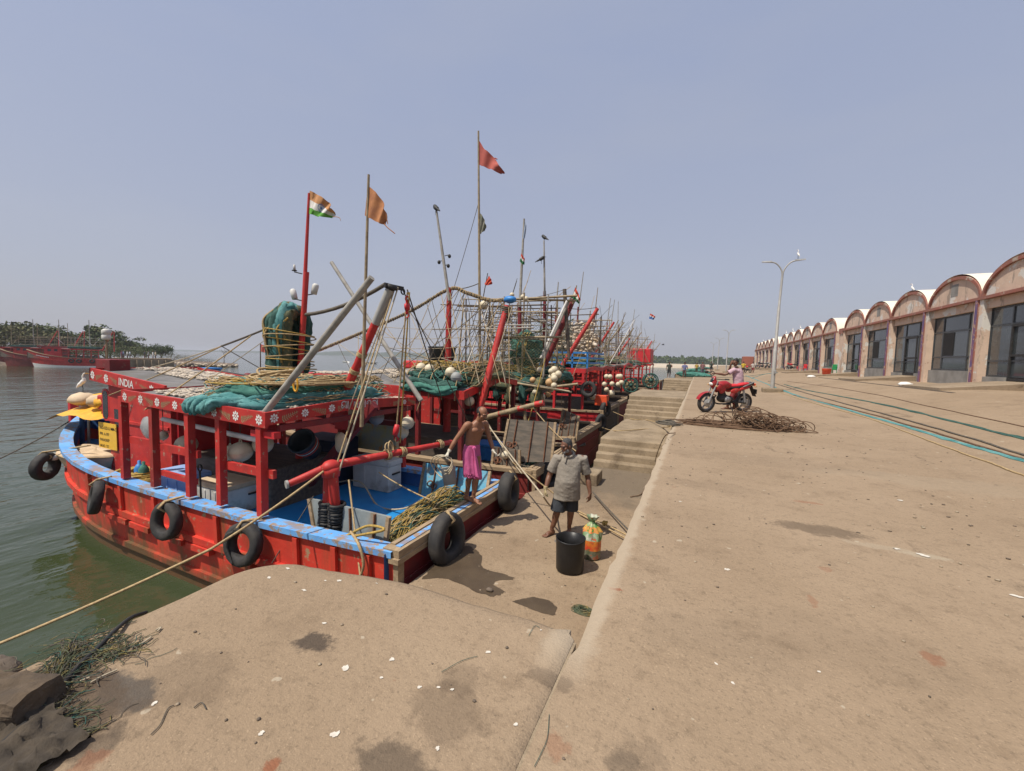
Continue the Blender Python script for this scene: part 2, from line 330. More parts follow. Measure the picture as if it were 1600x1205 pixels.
# ---------------------------------------------------------------- the setting
def frange(a, b, n): return [a+(b-a)*i/n for i in range(n+1)]
XQ = -.5
xs = [XQ, XQ+.05, XQ+.14, -.2, 0, .25, .6, 1, 1.5, 2, 2.7, 3.5]+frange(4, 15, 16)+[18, 24, 40, 80]
ys = frange(-4, 0, 6)+frange(.15, 8, 60)+frange(8.5, 24, 40)+frange(26, 60, 16)+[70, 80, 95, 110, 130, 160, 190]
rows = []
for y in ys:
    r = []
    for i, x in enumerate(xs):
        z = gz(x); xx = x
        if y < 1.95: pass
        elif i == 0:
            xx += nz((0, y*2.2, 3), 1.3)*.022+(nz((0, y, 9), 5)*.008 if y < 30 else 0); z -= .035
        elif i == 1: xx += nz((4, y*2.2, 3), 1.5)*.012; z -= .006
        elif x < 4 and y < 24: z += nz((x, y, 0), .8)*.006
        r.append((xx, y, z))
    rows.append(r)
struct(MB().grid(rows), 'ground', M['quay'])
w = MB(); w.grid([[(XQ+.01, y, -.05), (XQ-.01, y, -.5), (XQ-.02, y, -1.0), (XQ-.02, y, -3.4)] for y in ys]); w.grid([[(x, 190, gz(x)) , (x, 190, -3.4)] for x in (XQ, 4, 15, 80)])
struct(w, 'quay_wall', M['step'])
# near slab with the worn rounded corner
def slab_outline():
    pts = []
    for i in range(28): pts.append((-2.71+nz((i*.3, 1, 2), 1)*.05, -4+i*(5.55/28)))
    for a in range(0, 91, 10): pts.append((-2.35-.36*math.cos(rd(a)), 1.58+.36*math.sin(rd(a))*.95+.0))
    for i in range(1, 26):
        x = -2.35+i*(1.80/25); pts.append((x, 1.93+.13*min(1, i/10)+nz((x*3, 0, 5), 1)*.02))
    pts.append((-.55, 2.02)); pts.append((-.512, 1.98)); pts.append((-.508, -4)); return pts
ol = slab_outline(); b = MB(); n = len(ol); cxy = V((-1.6, .5, 0))
def shrink(p, k): q = V((p[0], p[1], 0)); d = (cxy-q).normalized(); return q+d*k
rings = [[V((p[0], p[1], -3.4)) for p in ol], [V((p[0], p[1], -.9)) for p in ol], [V((p[0], p[1], -.07)) for p in ol],
         [shrink(p, .02 if p[0] < -.57 else .002)+V((0, 0, -.022 if p[0] < -.57 else -.006)) for p in ol], [shrink(p, .06 if p[0] < -.57 else .006)+V((0, 0, -.003)) for p in ol], [shrink(p, .12) for p in ol]]
b.grid(rings, closed=True); b.add(rings[-1], [list(range(n))])
struct(b, 'near_slab', M['quay'])
# joint filler between slab and quay
struct(MB().box((-.512, -4, -.3), (-.499, 1.96, -.004)), 'joint_filler', M['step'])
# low landing
lo = [(-.47, 1.6), (-3.27, 1.6)]+[(-3.27-.10*min(1, (y-2)/3)+nz((y*1.7, 2, 1), 1)*.05, y) for y in frange(2, 8.3, 30)]+[(-3.2, 8.7), (-2.85, 9.2), (-2.6, 9.9), (-2.56, 11.6), (-.47, 11.6)]
b = MB(); n = len(lo); c0 = V((-1.8, 6, 0))
def shr(p, k): q = V((p[0], p[1], 0)); return q+(c0-q).normalized()*k
rg = [[V((p[0], p[1], -3.4)) for p in lo], [V((p[0], p[1], LZ-.10)) for p in lo], [shr(p, .02)+V((0, 0, LZ-.03)) for p in lo], [shr(p, .07)+V((0, 0, LZ)) for p in lo]]
b.grid(rg, closed=True); b.add(rg[-1], [list(range(n))]); struct(b, 'landing', M['landing'])
def flight(y0, z0, n, rise, run, x0, x1):
    b = MB()
    for i in range(n):
        a = y0+i*run; zt = z0+(i+1)*rise
        rows = []
        for k in range(13):
            x = x0+(x1-x0)*k/12; j = nz((x*2.3, i*3.1+y0, z0), 1)*.018; jz = nz((x*2, i*2.7+y0, 5), 1)*.008
            rows.append([(x, a-.02, zt-rise-.05), (x, a+.004+j, zt-.03), (x, a+.028+j, zt+jz-.003), (x, a+run+.05, zt)])
        b.grid(rows, smooth=False); b.add([rows[0][0], rows[0][1], rows[0][2], rows[0][3], (x0, a+run+.05, -3.4), (x0, a-.02, -3.4)], [(0, 1, 2, 3, 4, 5)])
    return b
def platform(y0, y1, z, x0, x1):
    b = MB(); rows = []
    for k in range(9):
        y = y0+(y1-y0)*k/8; j = nz((y*2, z, 3), 1.2)*.03
        rows.append([(x0+j, y, -3.4), (x0+j, y, z-.08), (x0+j+.03, y, z-.01), (x0+.1, y, z), (x1, y, z)])
    b.grid(rows, smooth=False); return b
X1 = -.485
for k, dy in enumerate((0, 18.8, 37.6, 56.4)):
    xo = -2.56-.0*k
    if k: struct(platform(4.0+dy, 11.4+dy, LZ, -2.9, X1), 'landing', M['landing'])
    struct(flight(11.3+dy, LZ, 4, .17, .27, xo, X1), 'steps', M['step'])
    struct(platform(12.38+dy, 16.75+dy, -.85, xo-.04, X1), 'step_platform', M['step'])
    struct(flight(16.7+dy, -.85, 5, .17, .29, xo-.08, X1), 'steps', M['step'])
    b = platform(18.15+dy, 22.4+dy, -.002, xo-.2, X1); b.add([(xo-.2, 22.4+dy, 0), (X1, 22.4+dy, 0), (X1, 22.4+dy, -3.4), (xo-.2, 22.4+dy, -3.4)], [(0, 1, 2, 3)]); struct(b, 'step_platform', M['step'])
# water, far shore, hills
struct(MB().add([(-6000, -400, WZ), (6000, -400, WZ), (6000, 8500, WZ), (-6000, 8500, WZ)], [(0, 1, 2, 3)]), 'water', M['water'])
def shore(name, pts, depth, top, m):
    b = MB(); rows = []
    for x, y in pts: rows.append([(x, y, WZ-.6), (x, y+depth*.15, WZ+.6+RND.uniform(0, .3)), (x, y+depth*.5, top), (x, y+depth, top)])
    return struct(b.grid(rows), name, m)
shore('beach', [(-60+i*24, 330+6*math.sin(i*.9)) for i in range(24)], 160, .2, M['sand'])
def hills(name, A, B, h0, h1, depth, seed):
    b = MB(); A = V(A); B = V(B); d = (B-A); nrm = V((-d.y, d.x, 0)).normalized(); rows = []
    for i in range(121):
        t = i/120; p = A+d*t; h = h0+(h1-h0)*t; k = 1+.35*nz((t*9, seed, 0), 1)+.10*nz((t*60, seed, 3), 1)
        rows.append([p+V((0, 0, WZ-1)), p+nrm*depth*.1+V((0, 0, WZ+h*.45*k)), p+nrm*depth*.4+V((0, 0, WZ+h*.85*k)), p+nrm*depth*.7+V((0, 0, WZ+h*k)), p+nrm*depth+V((0, 0, WZ-1))])
    return tag(b.grid(rows).build(name, M['hill']), kind='structure')
hills('far_hills', (-1500, 1250, 0), (-300, 1500, 0), 17, 24, 160, 1)
hills('far_hills', (-2900, 1150, 0), (-1500, 1600, 0), 6, 16, 200, 2)
# ---------------------------------------------------------------- sky and sun
W = bpy.data.worlds.new('World'); sc.world = W; W.use_nodes = True; nt = W.node_tree; nt.nodes.clear()
SUN_EL = rd(61); hx, hy = -.55, -.835
sk = nt.nodes.new('ShaderNodeTexSky'); sk.sky_type = 'NISHITA'; sk.sun_disc = False; sk.sun_elevation = SUN_EL; sk.sun_rotation = math.atan2(hx, hy)
sk.air_density = 1.0; sk.dust_density = 4.5; sk.ozone_density = 2.5; sk.altitude = 0
hs = nt.nodes.new('ShaderNodeMix'); hs.data_type = 'RGBA'; hs.inputs[0].default_value = .72; 
tcw = nt.nodes.new('ShaderNodeTexCoord'); sep = nt.nodes.new('ShaderNodeSeparateXYZ'); nt.links.new(tcw.outputs['Generated'], sep.inputs[0])
mr = nt.nodes.new('ShaderNodeMapRange'); mr.inputs[1].default_value = -.02; mr.inputs[2].default_value = .55; nt.links.new(sep.outputs[2], mr.inputs[0])
pw = nt.nodes.new('ShaderNodeMath'); pw.operation = 'POWER'; pw.inputs[1].default_value = .6; nt.links.new(mr.outputs[0], pw.inputs[0])
gr = nt.nodes.new('ShaderNodeMix'); gr.data_type = 'RGBA'; gr.inputs[6].default_value = (5.3, 5.25, 5.6, 1); gr.inputs[7].default_value = (3.85, 4.35, 5.95, 1); nt.links.new(pw.outputs[0], gr.inputs[0])
cm = nt.nodes.new('ShaderNodeMapping'); cm.inputs['Scale'].default_value = (1.2, 1.2, 4); nt.links.new(tcw.outputs['Generated'], cm.inputs[0])
cn = nt.nodes.new('ShaderNodeTexNoise'); cn.inputs['Scale'].default_value = 1.6; cn.inputs['Detail'].default_value = 6; nt.links.new(cm.outputs[0], cn.inputs['Vector'])
cr_ = nt.nodes.new('ShaderNodeMapRange'); cr_.inputs[1].default_value = .48; cr_.inputs[2].default_value = .78; cr_.inputs[4].default_value = .28; nt.links.new(cn.outputs['Fac'], cr_.inputs[0])
cx = nt.nodes.new('ShaderNodeMix'); cx.data_type = 'RGBA'; cx.inputs[7].default_value = (5.3, 5.35, 5.8, 1); nt.links.new(cr_.outputs[0], cx.inputs[0]); nt.links.new(gr.outputs[2], cx.inputs[6]); nt.links.new(cx.outputs[2], hs.inputs[7])
bg = nt.nodes.new('ShaderNodeBackground'); bg.inputs[1].default_value = .1; ow = nt.nodes.new('ShaderNodeOutputWorld')
nt.links.new(sk.outputs[0], hs.inputs[6]); nt.links.new(hs.outputs[2], bg.inputs[0]); nt.links.new(bg.outputs[0], ow.inputs[0])
sl = bpy.data.lights.new('sun', 'SUN'); sl.energy = 4.5; sl.angle = rd(.5); sl.color = (1, .93, .82)
so = bpy.data.objects.new('sun', sl); sc.collection.objects.link(so)
dirv = V((-hx*math.cos(SUN_EL), -hy*math.cos(SUN_EL), -math.sin(SUN_EL))); so.rotation_euler = dirv.to_track_quat('-Z', 'Y').to_euler(); so.location = (0, 0, 30)
sc.view_settings.view_transform = 'Standard'; sc.view_settings.look = 'None'; sc.view_settings.exposure = .14
# ---------------------------------------------------------------- boats
class Hull:
    def __init__(s, x0, yc, L, B, zs, zb, flat=.55, tr=.95, p=2.3):
        s.x0, s.yc, s.L, s.B, s.zs, s.zb, s.flat, s.tr, s.p = x0, yc, L, B, zs, zb, flat, tr, p
    def hb(s, t):
        k = s.tr+(1-s.tr)*min(1, t/.18)
        if t > s.flat: u = (t-s.flat)/(1-s.flat); k *= max(0.0, 1-u**s.p)
        return s.B/2*k
    def zg(s, t): return s.zs-.05*math.sin(math.pi*min(1, t/.6))+(s.zb-s.zs)*max(0, (t-.45)/.55)**2
    def x(s, t, v=0): return s.x0-s.L*t+v*1.1*max(0, (t-.6)/.4)**2
    def pt(s, t, v, sg, off=0):
        u = max(0, (t-s.flat)/(1-s.flat)); h = s.hb(t)
        hw = h*(.95-.30*u); k = v**1.3
        zz = s.zg(t)+(WZ-.5-s.zg(t))*v
        return V((s.x(t, v), s.yc+sg*(h+(hw-h)*k+off), zz))
TS = [0, .06, .12, .18, .24, .3, .36, .42, .48, .54, .6, .66, .72, .77, .82, .86, .9, .93, .96, .98, .993, 1.0]
def hull(root, H, outm, capm, inm, deckm, dz, sternm=None, capw=.19, strakes=(.30, .60), lowpipe=True, railw=None, n=8):
    vs = [i/n for i in range(n+1)]
    b = MB()
    for sg in (-1, 1): b.grid([[H.pt(t, v, sg) for v in vs] for t in TS], 0)
    h = b.build('hull', outm, root)
    b = MB()     # flat stern
    q = [H.pt(0, v, -1) for v in vs]+[H.pt(0, v, 1) for v in vs[::-1]]
    b.prism(q, (.04, 0, 0))
    for yy in (H.yc-H.B*.46, H.yc+H.B*.46): b.box((H.x0, yy-.06, WZ-.2), (H.x0+.08, yy+.06, H.zs-.07), 1)
    for k in (.30, .62): zz = H.zs+(WZ-H.zs)*k; b.box((H.x0, H.yc-H.B*.45, zz-.05), (H.x0+.07, H.yc+H.B*.45, zz+.05), 0)
    b.build('transom', [sternm or outm, M['woody']], root)
    b = MB()     # inner bulwark
    for sg in (-1, 1): b.grid([[H.pt(t, 0, sg, -.10)+V((0, 0, 0)), V((H.x(t), H.pt(t, 0, sg, -.12).y, dz+max(0, (t-.7))*1.0))] for t in TS[:-1]], 0)
    b.grid([[(H.x0-.08, H.yc-H.B/2, H.zs), (H.x0-.08, H.yc-H.B/2, dz)], [(H.x0-.08, H.yc+H.B/2, H.zs), (H.x0-.08, H.yc+H.B/2, dz)]])
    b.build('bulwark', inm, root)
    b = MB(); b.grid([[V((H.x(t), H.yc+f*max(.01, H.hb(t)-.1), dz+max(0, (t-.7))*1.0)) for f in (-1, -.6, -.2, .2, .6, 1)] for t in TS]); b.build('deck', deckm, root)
    b = MB()     # gunwale cap
    for sg in (-1, 1):
        rows = []
        for t in TS:
            p = H.pt(t, 0, sg); w_ = min(capw, max(.06, H.hb(t)))
            nrm = V((0, sg, 0))
            if t > .55: 
                d = (H.pt(min(1, t+.01), 0, sg)-H.pt(t-.01, 0, sg)); nrm = V((-d.y, d.x, 0)).normalized(); nrm = nrm if nrm.y*sg > 0 or t > .99 else -nrm
                if t > .98: nrm = (nrm+V((-1, 0, 0))).normalized()
            o_ = p+nrm*.055; i_ = p-nrm*w_
            if (i_.y-H.yc)*sg < 0: i_.y = H.yc
            rows.append([o_+V((0, 0, -.05)), o_+V((0, 0, .035)), i_+V((0, 0, .035)), i_+V((0, 0, -.05))])
        b.grid(rows, 0, False, True)
    b.build('gunwale', capm, root)
    b = MB()
    yl, yr = H.yc-H.hb(0)-.02, H.yc+H.hb(0)+.02; z0 = H.zs
    b.box((H.x0-.16, yl, z0-.05), (H.x0+.10, yr, z0+.055), 0)
    b.box((H.x0-.135, yl+.12, z0+.055), (H.x0-.06, yr-.12, z0+.075), 0); b.box((H.x0-.035, yl+.10, z0+.055), (H.x0+.045, yr-.10, z0+.066), 1)
    b.box((H.x0-.045, yl-.03, z0-.12), (H.x0+.115, yr+.03, z0-.05), 0)
    b.build('stern_rail', [M['woody'], capm], root)
    for v in strakes:
        for sg in (-1, 1):
            b = MB()
            for k in range(len(TS)-3):
                p, q = H.pt(TS[k], v, sg, .03), H.pt(TS[k+1], v, sg, .03); b.bar(p, q, .07, .11)
            b.build('rubbing_strake', outm, root)
    if lowpipe:
        for sg in (-1, 1): MB().tube([H.pt(t, .86, sg, .03) for t in TS[:-2]], .03, 6).build('waterline_rail', M['wood'], root)
    return h
def flower(b, c, ux, uz, nn, r, mi):
    for k in range(8):
        a = 2*math.pi*k/8; d = ux*math.cos(a)+uz*math.sin(a); e = ux*-math.sin(a)+uz*math.cos(a)
        p0 = c+nn*.004
        b.add([p0+d*r*.36-e*r*.12, p0+d*r*.72-e*r*.24, p0+d*r*1.0-e*r*.10, p0+d*r*1.0+e*r*.10, p0+d*r*.72+e*r*.24, p0+d*r*.36+e*r*.12], [(0, 1, 2, 3, 4, 5)], mi)
    b.add([c+nn*.004+(ux*math.cos(k*math.pi/4)+uz*math.sin(k*math.pi/4))*r*.22 for k in range(8)], [tuple(range(8))], mi)
def sprig(b, c, ux, uz, nn, L, mi, flip=1, dirx=1):
    p0 = c+nn*.004; N = 8
    pts = [p0+ux*(dirx*L*(i/N-.5))+uz*(flip*L*.16*math.sin(i/N*2.2-1.1)) for i in range(N+1)]
    for i in range(N): 
        p, q = pts[i], pts[i+1]; e = (q-p).normalized().cross(nn)
        b.add([p-e*.004, q-e*.004, q+e*.004, p+e*.004], [(0, 1, 2, 3)], mi)
        for sd in (-1, 1):
            d = ((q-p).normalized()*.55+e*sd).normalized(); l = L*.25*(1-.6*i/N); w = l*.15; g = d.cross(nn)
            b.add([p, p+d*l*.5+g*w, p+d*l, p+d*l*.5-g*w], [(0, 1, 2, 3)], mi)
def fascia(b, A, B, h, th, nn, mi=0, motif=True, fl=1, wm=1, lm=2, skip=(), step=.42, r=.07):
    """a painted board from A to B (its top edge), h high"""
    A = V(A); B = V(B); ux = (B-A).normalized(); L = (B-A).length; nn = V(nn); uz = nn.cross(ux)
    if uz.z < 0: uz = -uz
    t = nn*th
    q = [A-uz*h, B-uz*h, B, A]
    b.add(q+[p-t for p in q], [(0, 1, 2, 3), (7, 6, 5, 4), (3, 2, 6, 7), (1, 0, 4, 5), (2, 1, 5, 6), (0, 3, 7, 4)], mi)
    if motif:
        n = max(2, int(L/step)); 
        for i in range(n):
            f = (i+.5)/n
            if any(a <= f*L <= c for a, c in skip): continue
            c = A+ux*(f*L)-uz*(h*.52)
            if i % 2 == 0: flower(b, c, ux, uz, nn, r, wm)
            else: sprig(b, c, ux, uz, nn, step*1.05, lm, 1 if i % 2 else -1, 1 if i % 4 < 2 else -1)
def post(root, p, q, w=.12, m='red', name='post'): return MB().bar(p, q, w, w, 0, V((1, 0, 0))).build(name, M[m], root)
def pole(root, name, pts, r, m, n=8):
    return MB().tube(pts, r, n).build(name, M[m] if isinstance(m, str) else m, root)
# ---- loose gear
def tyre(c, axis, R_=.27, r=.095, label='', rope=None, nm='tyre'):
    b = MB(); ax = V(axis).normalized(); x, y = frame(ax); N = 30; Mm = 12; vs = []
    for i in range(N):
        a = 2*math.pi*i/N; d = x*math.cos(a)+y*math.sin(a); wob = 1+.02*math.sin(3*a+c[0])
        for k in range(Mm):
            th = 2*math.pi*k/Mm; rr = math.cos(th); zz = math.sin(th)
            rr = (abs(rr)**.7)*(1 if rr > 0 else -1); zz = (abs(zz)**.7)*(1 if zz > 0 else -1)
            rib = (.006 if i % 2 else 0) if rr > .5 else 0
            vs.append(V(c)+d*(R_*wob+r*rr-rib)+ax*(r*1.05*zz))
    b.add(vs, [(i*Mm+k, i*Mm+(k+1) % Mm, ((i+1) % N)*Mm+(k+1) % Mm, ((i+1) % N)*Mm+k) for i in range(N) for k in range(Mm)], 0, True)
    o = tag(b.build(nm, M['rubber']), label, 'tyre', 'tyre fenders hung along the boats')
    if rope:
        top = V(c)+V((0, 0, R_))
        b = MB()
        for k in range(2):
            e = V(rope); s_ = V((RND.uniform(-.03, .03), RND.uniform(-.03, .03), 0))
            b.tube([top+V((0, 0, -r))+s_, top+ax*r*1.25+s_, top+V((0, 0, r*1.15))+s_, top.lerp(e, .5)+s_+V((0, 0, .05)), e], .018, 6)
            b.tube([top+V((0, 0, -r))+s_, top-ax*r*1.25+s_, top+V((0, 0, r*1.15))+s_, e-s_], .016, 6)
        b.build('lashing', M['rope'], o)
    return o
def fat(b, pts, r, seed, n=16, mi=0, lump=.28, fr=3.5):
    """a thick gathered bundle with an uneven, folded skin"""
    n = 16; pts = [V(p) for p in pts]; N = len(pts); rows = []; x = None
    for i, p in enumerate(pts):
        d = (pts[min(i+1, N-1)]-pts[max(i-1, 0)]).normalized()
        if x is None: x, y = frame(d)
        else: x = (x-d*x.dot(d)).normalized(); y = d.cross(x)*-1
        e = min(1, .25+1.4*min(i, N-1-i)/max(1, N*.25)); rr = r*min(1, e)
        rows.append([p+(x*math.cos(2*math.pi*k/n)+y*math.sin(2*math.pi*k/n))*rr*(1+lump*nz((math.cos(k*6.283/n)*1.5+seed, i*.55, math.sin(k*6.283/n)*1.5+seed*3), 1)+.13*math.sin(k*2*math.pi/n*5+i*.30+seed)+.12*math.sin(k*2*math.pi/n*3-i*.55+seed*2)+.10*nz((math.cos(k*6.283/n)*4+seed, i*1.3, math.sin(k*6.283/n)*4), 1)) for k in range(n)])
    b.grid(rows, mi, True, True)
    b.add(rows[0], [list(range(n))], mi); b.add(rows[-1], [list(range(n))], mi)
def smoothpath(pts, n=24):
    pts = [V(p) for p in pts]; out = []
    P = [pts[0]*2-pts[1]]+pts+[pts[-1]*2-pts[-2]]
    for i in range(len(pts)-1):
        for k in range(n):
            t = k/n; a, b, c, d = P[i:i+4]
            out.append(.5*((2*b)+(c-a)*t+(2*a-5*b+4*c-d)*t*t+(3*b-a-3*c+d)*t**3))
    return out+[pts[-1]]
def strands(b, fn, cnt, r, mi, steps=14, jit=.02):
    for _ in range(cnt): b.tube(fn(), r, 4, mi, False)
def tangle(c, rad, cnt, r, mname, name, label, cat, turns=1.6, flat=.25, group=None, seed=1, asobj=True, b=None, mi=0):
    """a loose coil or heap of line"""
    g = random.Random(seed); own = b is None; b = b or MB(); c = V(c)
    for k in range(cnt):
        a0 = g.uniform(0, 6.28); rr = g.uniform(.35, 1); z0 = g.uniform(.05, 1)*(1.15-rr); pts = []; ox, oy = g.gauss(0, .12), g.gauss(0, .12); tl = g.uniform(-.4, .4); el = g.uniform(.75, 1.1)
        n = 22
        for i in range(n+1):
            a = a0+turns*6.28*i/n; w_ = rr*(1+.10*math.sin(a*2.3+k))
            pts.append(c+V(((math.cos(a)*w_*el+ox)*rad[0], (math.sin(a)*w_+oy)*rad[1], r+abs(z0+tl*math.sin(a+k)*.5)*rad[2])))
        b.tube(pts, r, 5, mi, True)
    if own and asobj: return tag(b.build(name, M[mname]), label, cat, group)
    return b
def fishes(name, label, poly, zf, cnt, m='fish', L=.13, seed=3, hole=.0):
    g = random.Random(seed); b = MB(); xs_ = [p[0] for p in poly]; ys_ = [p[1] for p in poly]
    def inside(x, y):
        c = False; j = len(poly)-1
        for i in range(len(poly)):
            a, d = poly[i], poly[j]
            if (a[1] > y) != (d[1] > y) and x < (d[0]-a[0])*(y-a[1])/(d[1]-a[1])+a[0]: c = not c
            j = i
        return c
    k = 0; tr = 0
    while k < cnt and tr < cnt*8:
        tr += 1; x = g.uniform(min(xs_), max(xs_)); y = g.uniform(min(ys_), max(ys_))
        if not inside(x, y) or nz((x*1.1+seed, y*1.1, 0), 1) < -.25+hole: continue
        k += 1; a = g.uniform(0, 3.14); l = L*g.uniform(.6, 1.15); w_ = l*.13; d = V((math.cos(a), math.sin(a), g.uniform(-.12, .12))); e = V((-d.y, d.x, 0)); c = V((x, y, zf(x, y)+g.uniform(.006, .045)))
        bend = e*g.uniform(-.02, .02)
        b.add([c-d*l*.5+bend, c-d*l*.2-e*w_, c+d*l*.25-e*w_, c+d*l*.5+bend+e*w_*.9, c+d*l*.5+bend-e*w_*.9, c+d*l*.25+e*w_, c-d*l*.2+e*w_, c+V((0, 0, w_*.9))], [(0, 1, 7), (1, 2, 7), (2, 4, 3, 7), (3, 5, 7), (5, 6, 7), (6, 0, 7)], 1 if g.random() < .22 else 0)
    return tag(b.build(name, [M[m], M['fishdark']], fix=False), label, 'fish', None, 'stuff')
def buoy(c, rad, label, m='float', group='floats hung about the boats', seam=True, string=None, name='float', k=1.0):
    b = MB(); c = V(c); b.ell(c, (rad, rad, rad*k), 16, 10, 0)
    if seam:
        b.torus(c, rad*1.002, rad*.04, (0, 0, 1), 18, 5, 0)
        for s_ in (-1, 1): b.torus(c+V((0, 0, s_*rad*k*1.08)), rad*.16, rad*.06, (0, 1, 0), 8, 5, 0)
    o = tag(b.build(name, M[m]), label, 'float', group)
    if string is not None: MB().tube([c+V((0, 0, rad*k)), V(string)], .008, 4).build('string', M['ropedark'], o)
    return o
def crate(name, a, b_, m, label, cat, lidm=None, group=None):
    a = V(a); b_ = V(b_); lh = (b_.z-a.z)*.82
    o = MB(); o.bbox(a, (b_.x, b_.y, a.z+lh), .02); 
    for f in (.33, .66): x = a.x+(b_.x-a.x)*f; o.box((x-.025, a.y-.012, a.z+.06), (x+.025, a.y+.002, a.z+lh-.05))
    r = tag(o.build(name, M[m]), label, cat, group)
    MB().bbox((a.x-.02, a.y-.02, a.z+lh+.004), (b_.x+.02, b_.y+.02, b_.z), .02).build('lid', M[lidm or m], r)
    for x in (a.x-.03, b_.x+.03): MB().bar((x, (a.y+b_.y)/2-.12, a.z+lh*.7), (x, (a.y+b_.y)/2+.12, a.z+lh*.7), .03, .03).build('handle', M['black'], r)
    return r
def flagmesh(P, m, holes=0):  # P: rows of points, built as a thin double surface
    b = MB(); b.grid(P, 0); return b
# ---------------------------------------------------------------- boat 1: the red trawler at the near end
H1 = Hull(-3.5, 5.82, 13.3, 3.62, -1.14, -.55)
B1 = thing('fishing_boat', (-3.5, 5.82, WZ), 'nearest red trawler with flower painted roof boards and INDIA lettering', 'fishing boat', 'wooden trawlers moored along the quay')
hull(B1, H1, M['redhull'], M['blue'], M['bluein'], M['bluedeck'], -1.55, M['reddark'])  # transom gets the darker red: shade of the stern side put into its colour
# battens and bolts on the near side of the hull
for t in (.03, .075, .13, .27, .41, .5, .6):
    b = MB(); b.bar(H1.pt(t, .04, -1, .03), H1.pt(t, .28, -1, .03), .05, .09, 0, V((1, 0, 0))); b.build('hull_batten', M['redhull'], B1)
for t0 in (.14, .20, .28, .34, .42, .48): MB().bar(H1.pt(t0, .36, -1, .05), H1.pt(t0+.05, .36, -1, .05), .10, .10).build('hull_block', M['redhull'], B1)
def roofz(x, y): return .50+(-x-5.85)*.03+.075*(1-abs((y-5.75)/1.8)**1.5)
XA, XF, YN, YFR = -5.85, -10.02, 4.0, 7.55
b = MB(); b.grid([[(x, y, roofz(x, y)-.05) for y in frange(YN+.02, YFR-.02, 10)] for x in frange(XA-.02, XF+.02, 8)]); b.grid([[(x, y, roofz(x, y)-.12) for y in frange(YN+.02, YFR-.02, 10)] for x in frange(XA-.02, XF+.02, 8)])
b.build('roof_deck', M['roofdeck'], B1)
b = MB()
nN = V((0, -1, 0)); nA = V((1, 0, 0))
fascia(b, (XF, YN, roofz(XF, YN)+.03), (XA, YN, roofz(XA, YN)+.03), .235, .05, nN, step=.27, r=.08)
mid = (XA, 5.62, roofz(XA, 5.62)+.03)
fascia(b, (XA, YN, roofz(XA, YN)+.03), mid, .20, .05, nA, step=.27, r=.07)
fascia(b, mid, (XA, YFR, roofz(XA, YFR)+.0), .18, .05, nA, step=.24, r=.055, skip=((-.1, 1.12),))
fascia(b, (XA, YFR, roofz(XA, YFR)+.03), (XF, YFR, roofz(XF, YFR)+.03), .2, .05, V((0, 1, 0)), motif=False)
fascia(b, (XF, YFR, roofz(XF, YFR)+.03), (XF, YN, roofz(XF, YN)+.03), .12, .04, V((-1, 0, 0)), motif=False)
# script lettering on the dark stern board, drawn as brush strokes
def stroke(b, o, ux, uz, nn, pts, s, w, mi):
    P = [o+ux*(p[0]*s)+uz*(p[1]*s)+nn*.005 for p in pts]
    for i in range(len(P)-1):
        d = (P[i+1]-P[i]).normalized(); e = d.cross(nn)*w*.5
        b.add([P[i]-e-d*w*.2, P[i+1]-e+d*w*.2, P[i+1]+e+d*w*.2, P[i]+e-d*w*.2], [(0, 1, 2, 3)], mi)
def arc(cx, cy, r, a0, a1, n=8, ry=None): return [(cx+r*math.cos(rd(a0+(a1-a0)*i/n)), cy+(ry or r)*math.sin(rd(a0+(a1-a0)*i/n))) for i in range(n+1)]
GL = {'ma': ([[(0, .55)]+[(0, 0)]] , .15), }
def glyphs():
    g = []
    g.append(([(arc(.35, .62, .3, 200, -20)), [(.63, .9), (.63, 0)], arc(.2, .25, .17, 90, 380)], .78))       # ma
    g.append(([[(.1, .95), (.1, 0)]], .42))                                                                   # aa sign
    g.append(([[(.12, .85), (.12, .3)]+arc(.34, .3, .22, 180, 360)[1:], [(.6, .95), (.6, 0)], [(.12, .85), (.3, .7), (.12, .55)]], .80))   # pa
    g.append(([arc(.38, .58, .33, 200, -20), arc(.38, .45, .17, 160, 400), [(.66, .5), (.5, .2), (.62, -.15)], [(.3, .3), (.2, 0)]], .80))  # dma
    g.append(([[(.1, .95), (.1, 0)]], .30))                                                                   # aa sign
    g.append(([arc(.38, .58, .33, 210, -30), arc(.33, .45, .15, 90, 400), [(.66, .42), (.5, .1), (.2, .05)]], .80))   # ba
    g.append(([arc(.38, .58, .33, 190, -60), arc(.4, .35, .22, 180, 400), [(.22, .5), (.3, .6)]], .80))         # ta
    g.append(([[(.08, .95), (.08, 0)], arc(.02, .95, .1, 0, 180)], .30))                                       # ii sign
    return g
ux = (V((XA, YFR, roofz(XA, YFR)))-V((XA, 5.62, roofz(XA, 5.62)+.03))).normalized(); uz = V((0, -ux.z, ux.y)); o_ = V((XA, 5.62, roofz(XA, 5.62)+.03))-uz*.158-ux*.19
pos = .0
for i, (st, wd) in enumerate(glyphs()):
    if i == 2: pos += .42
    for s_ in st: stroke(b, o_+ux*(pos*.135*1.3), ux, uz, nA, [(p[0]*1.35, p[1]) for p in s_], .135, .021, 1)
    pos += wd
b.build('roof_board', [M['red'], M['white'], M['leafpaint']], B1)
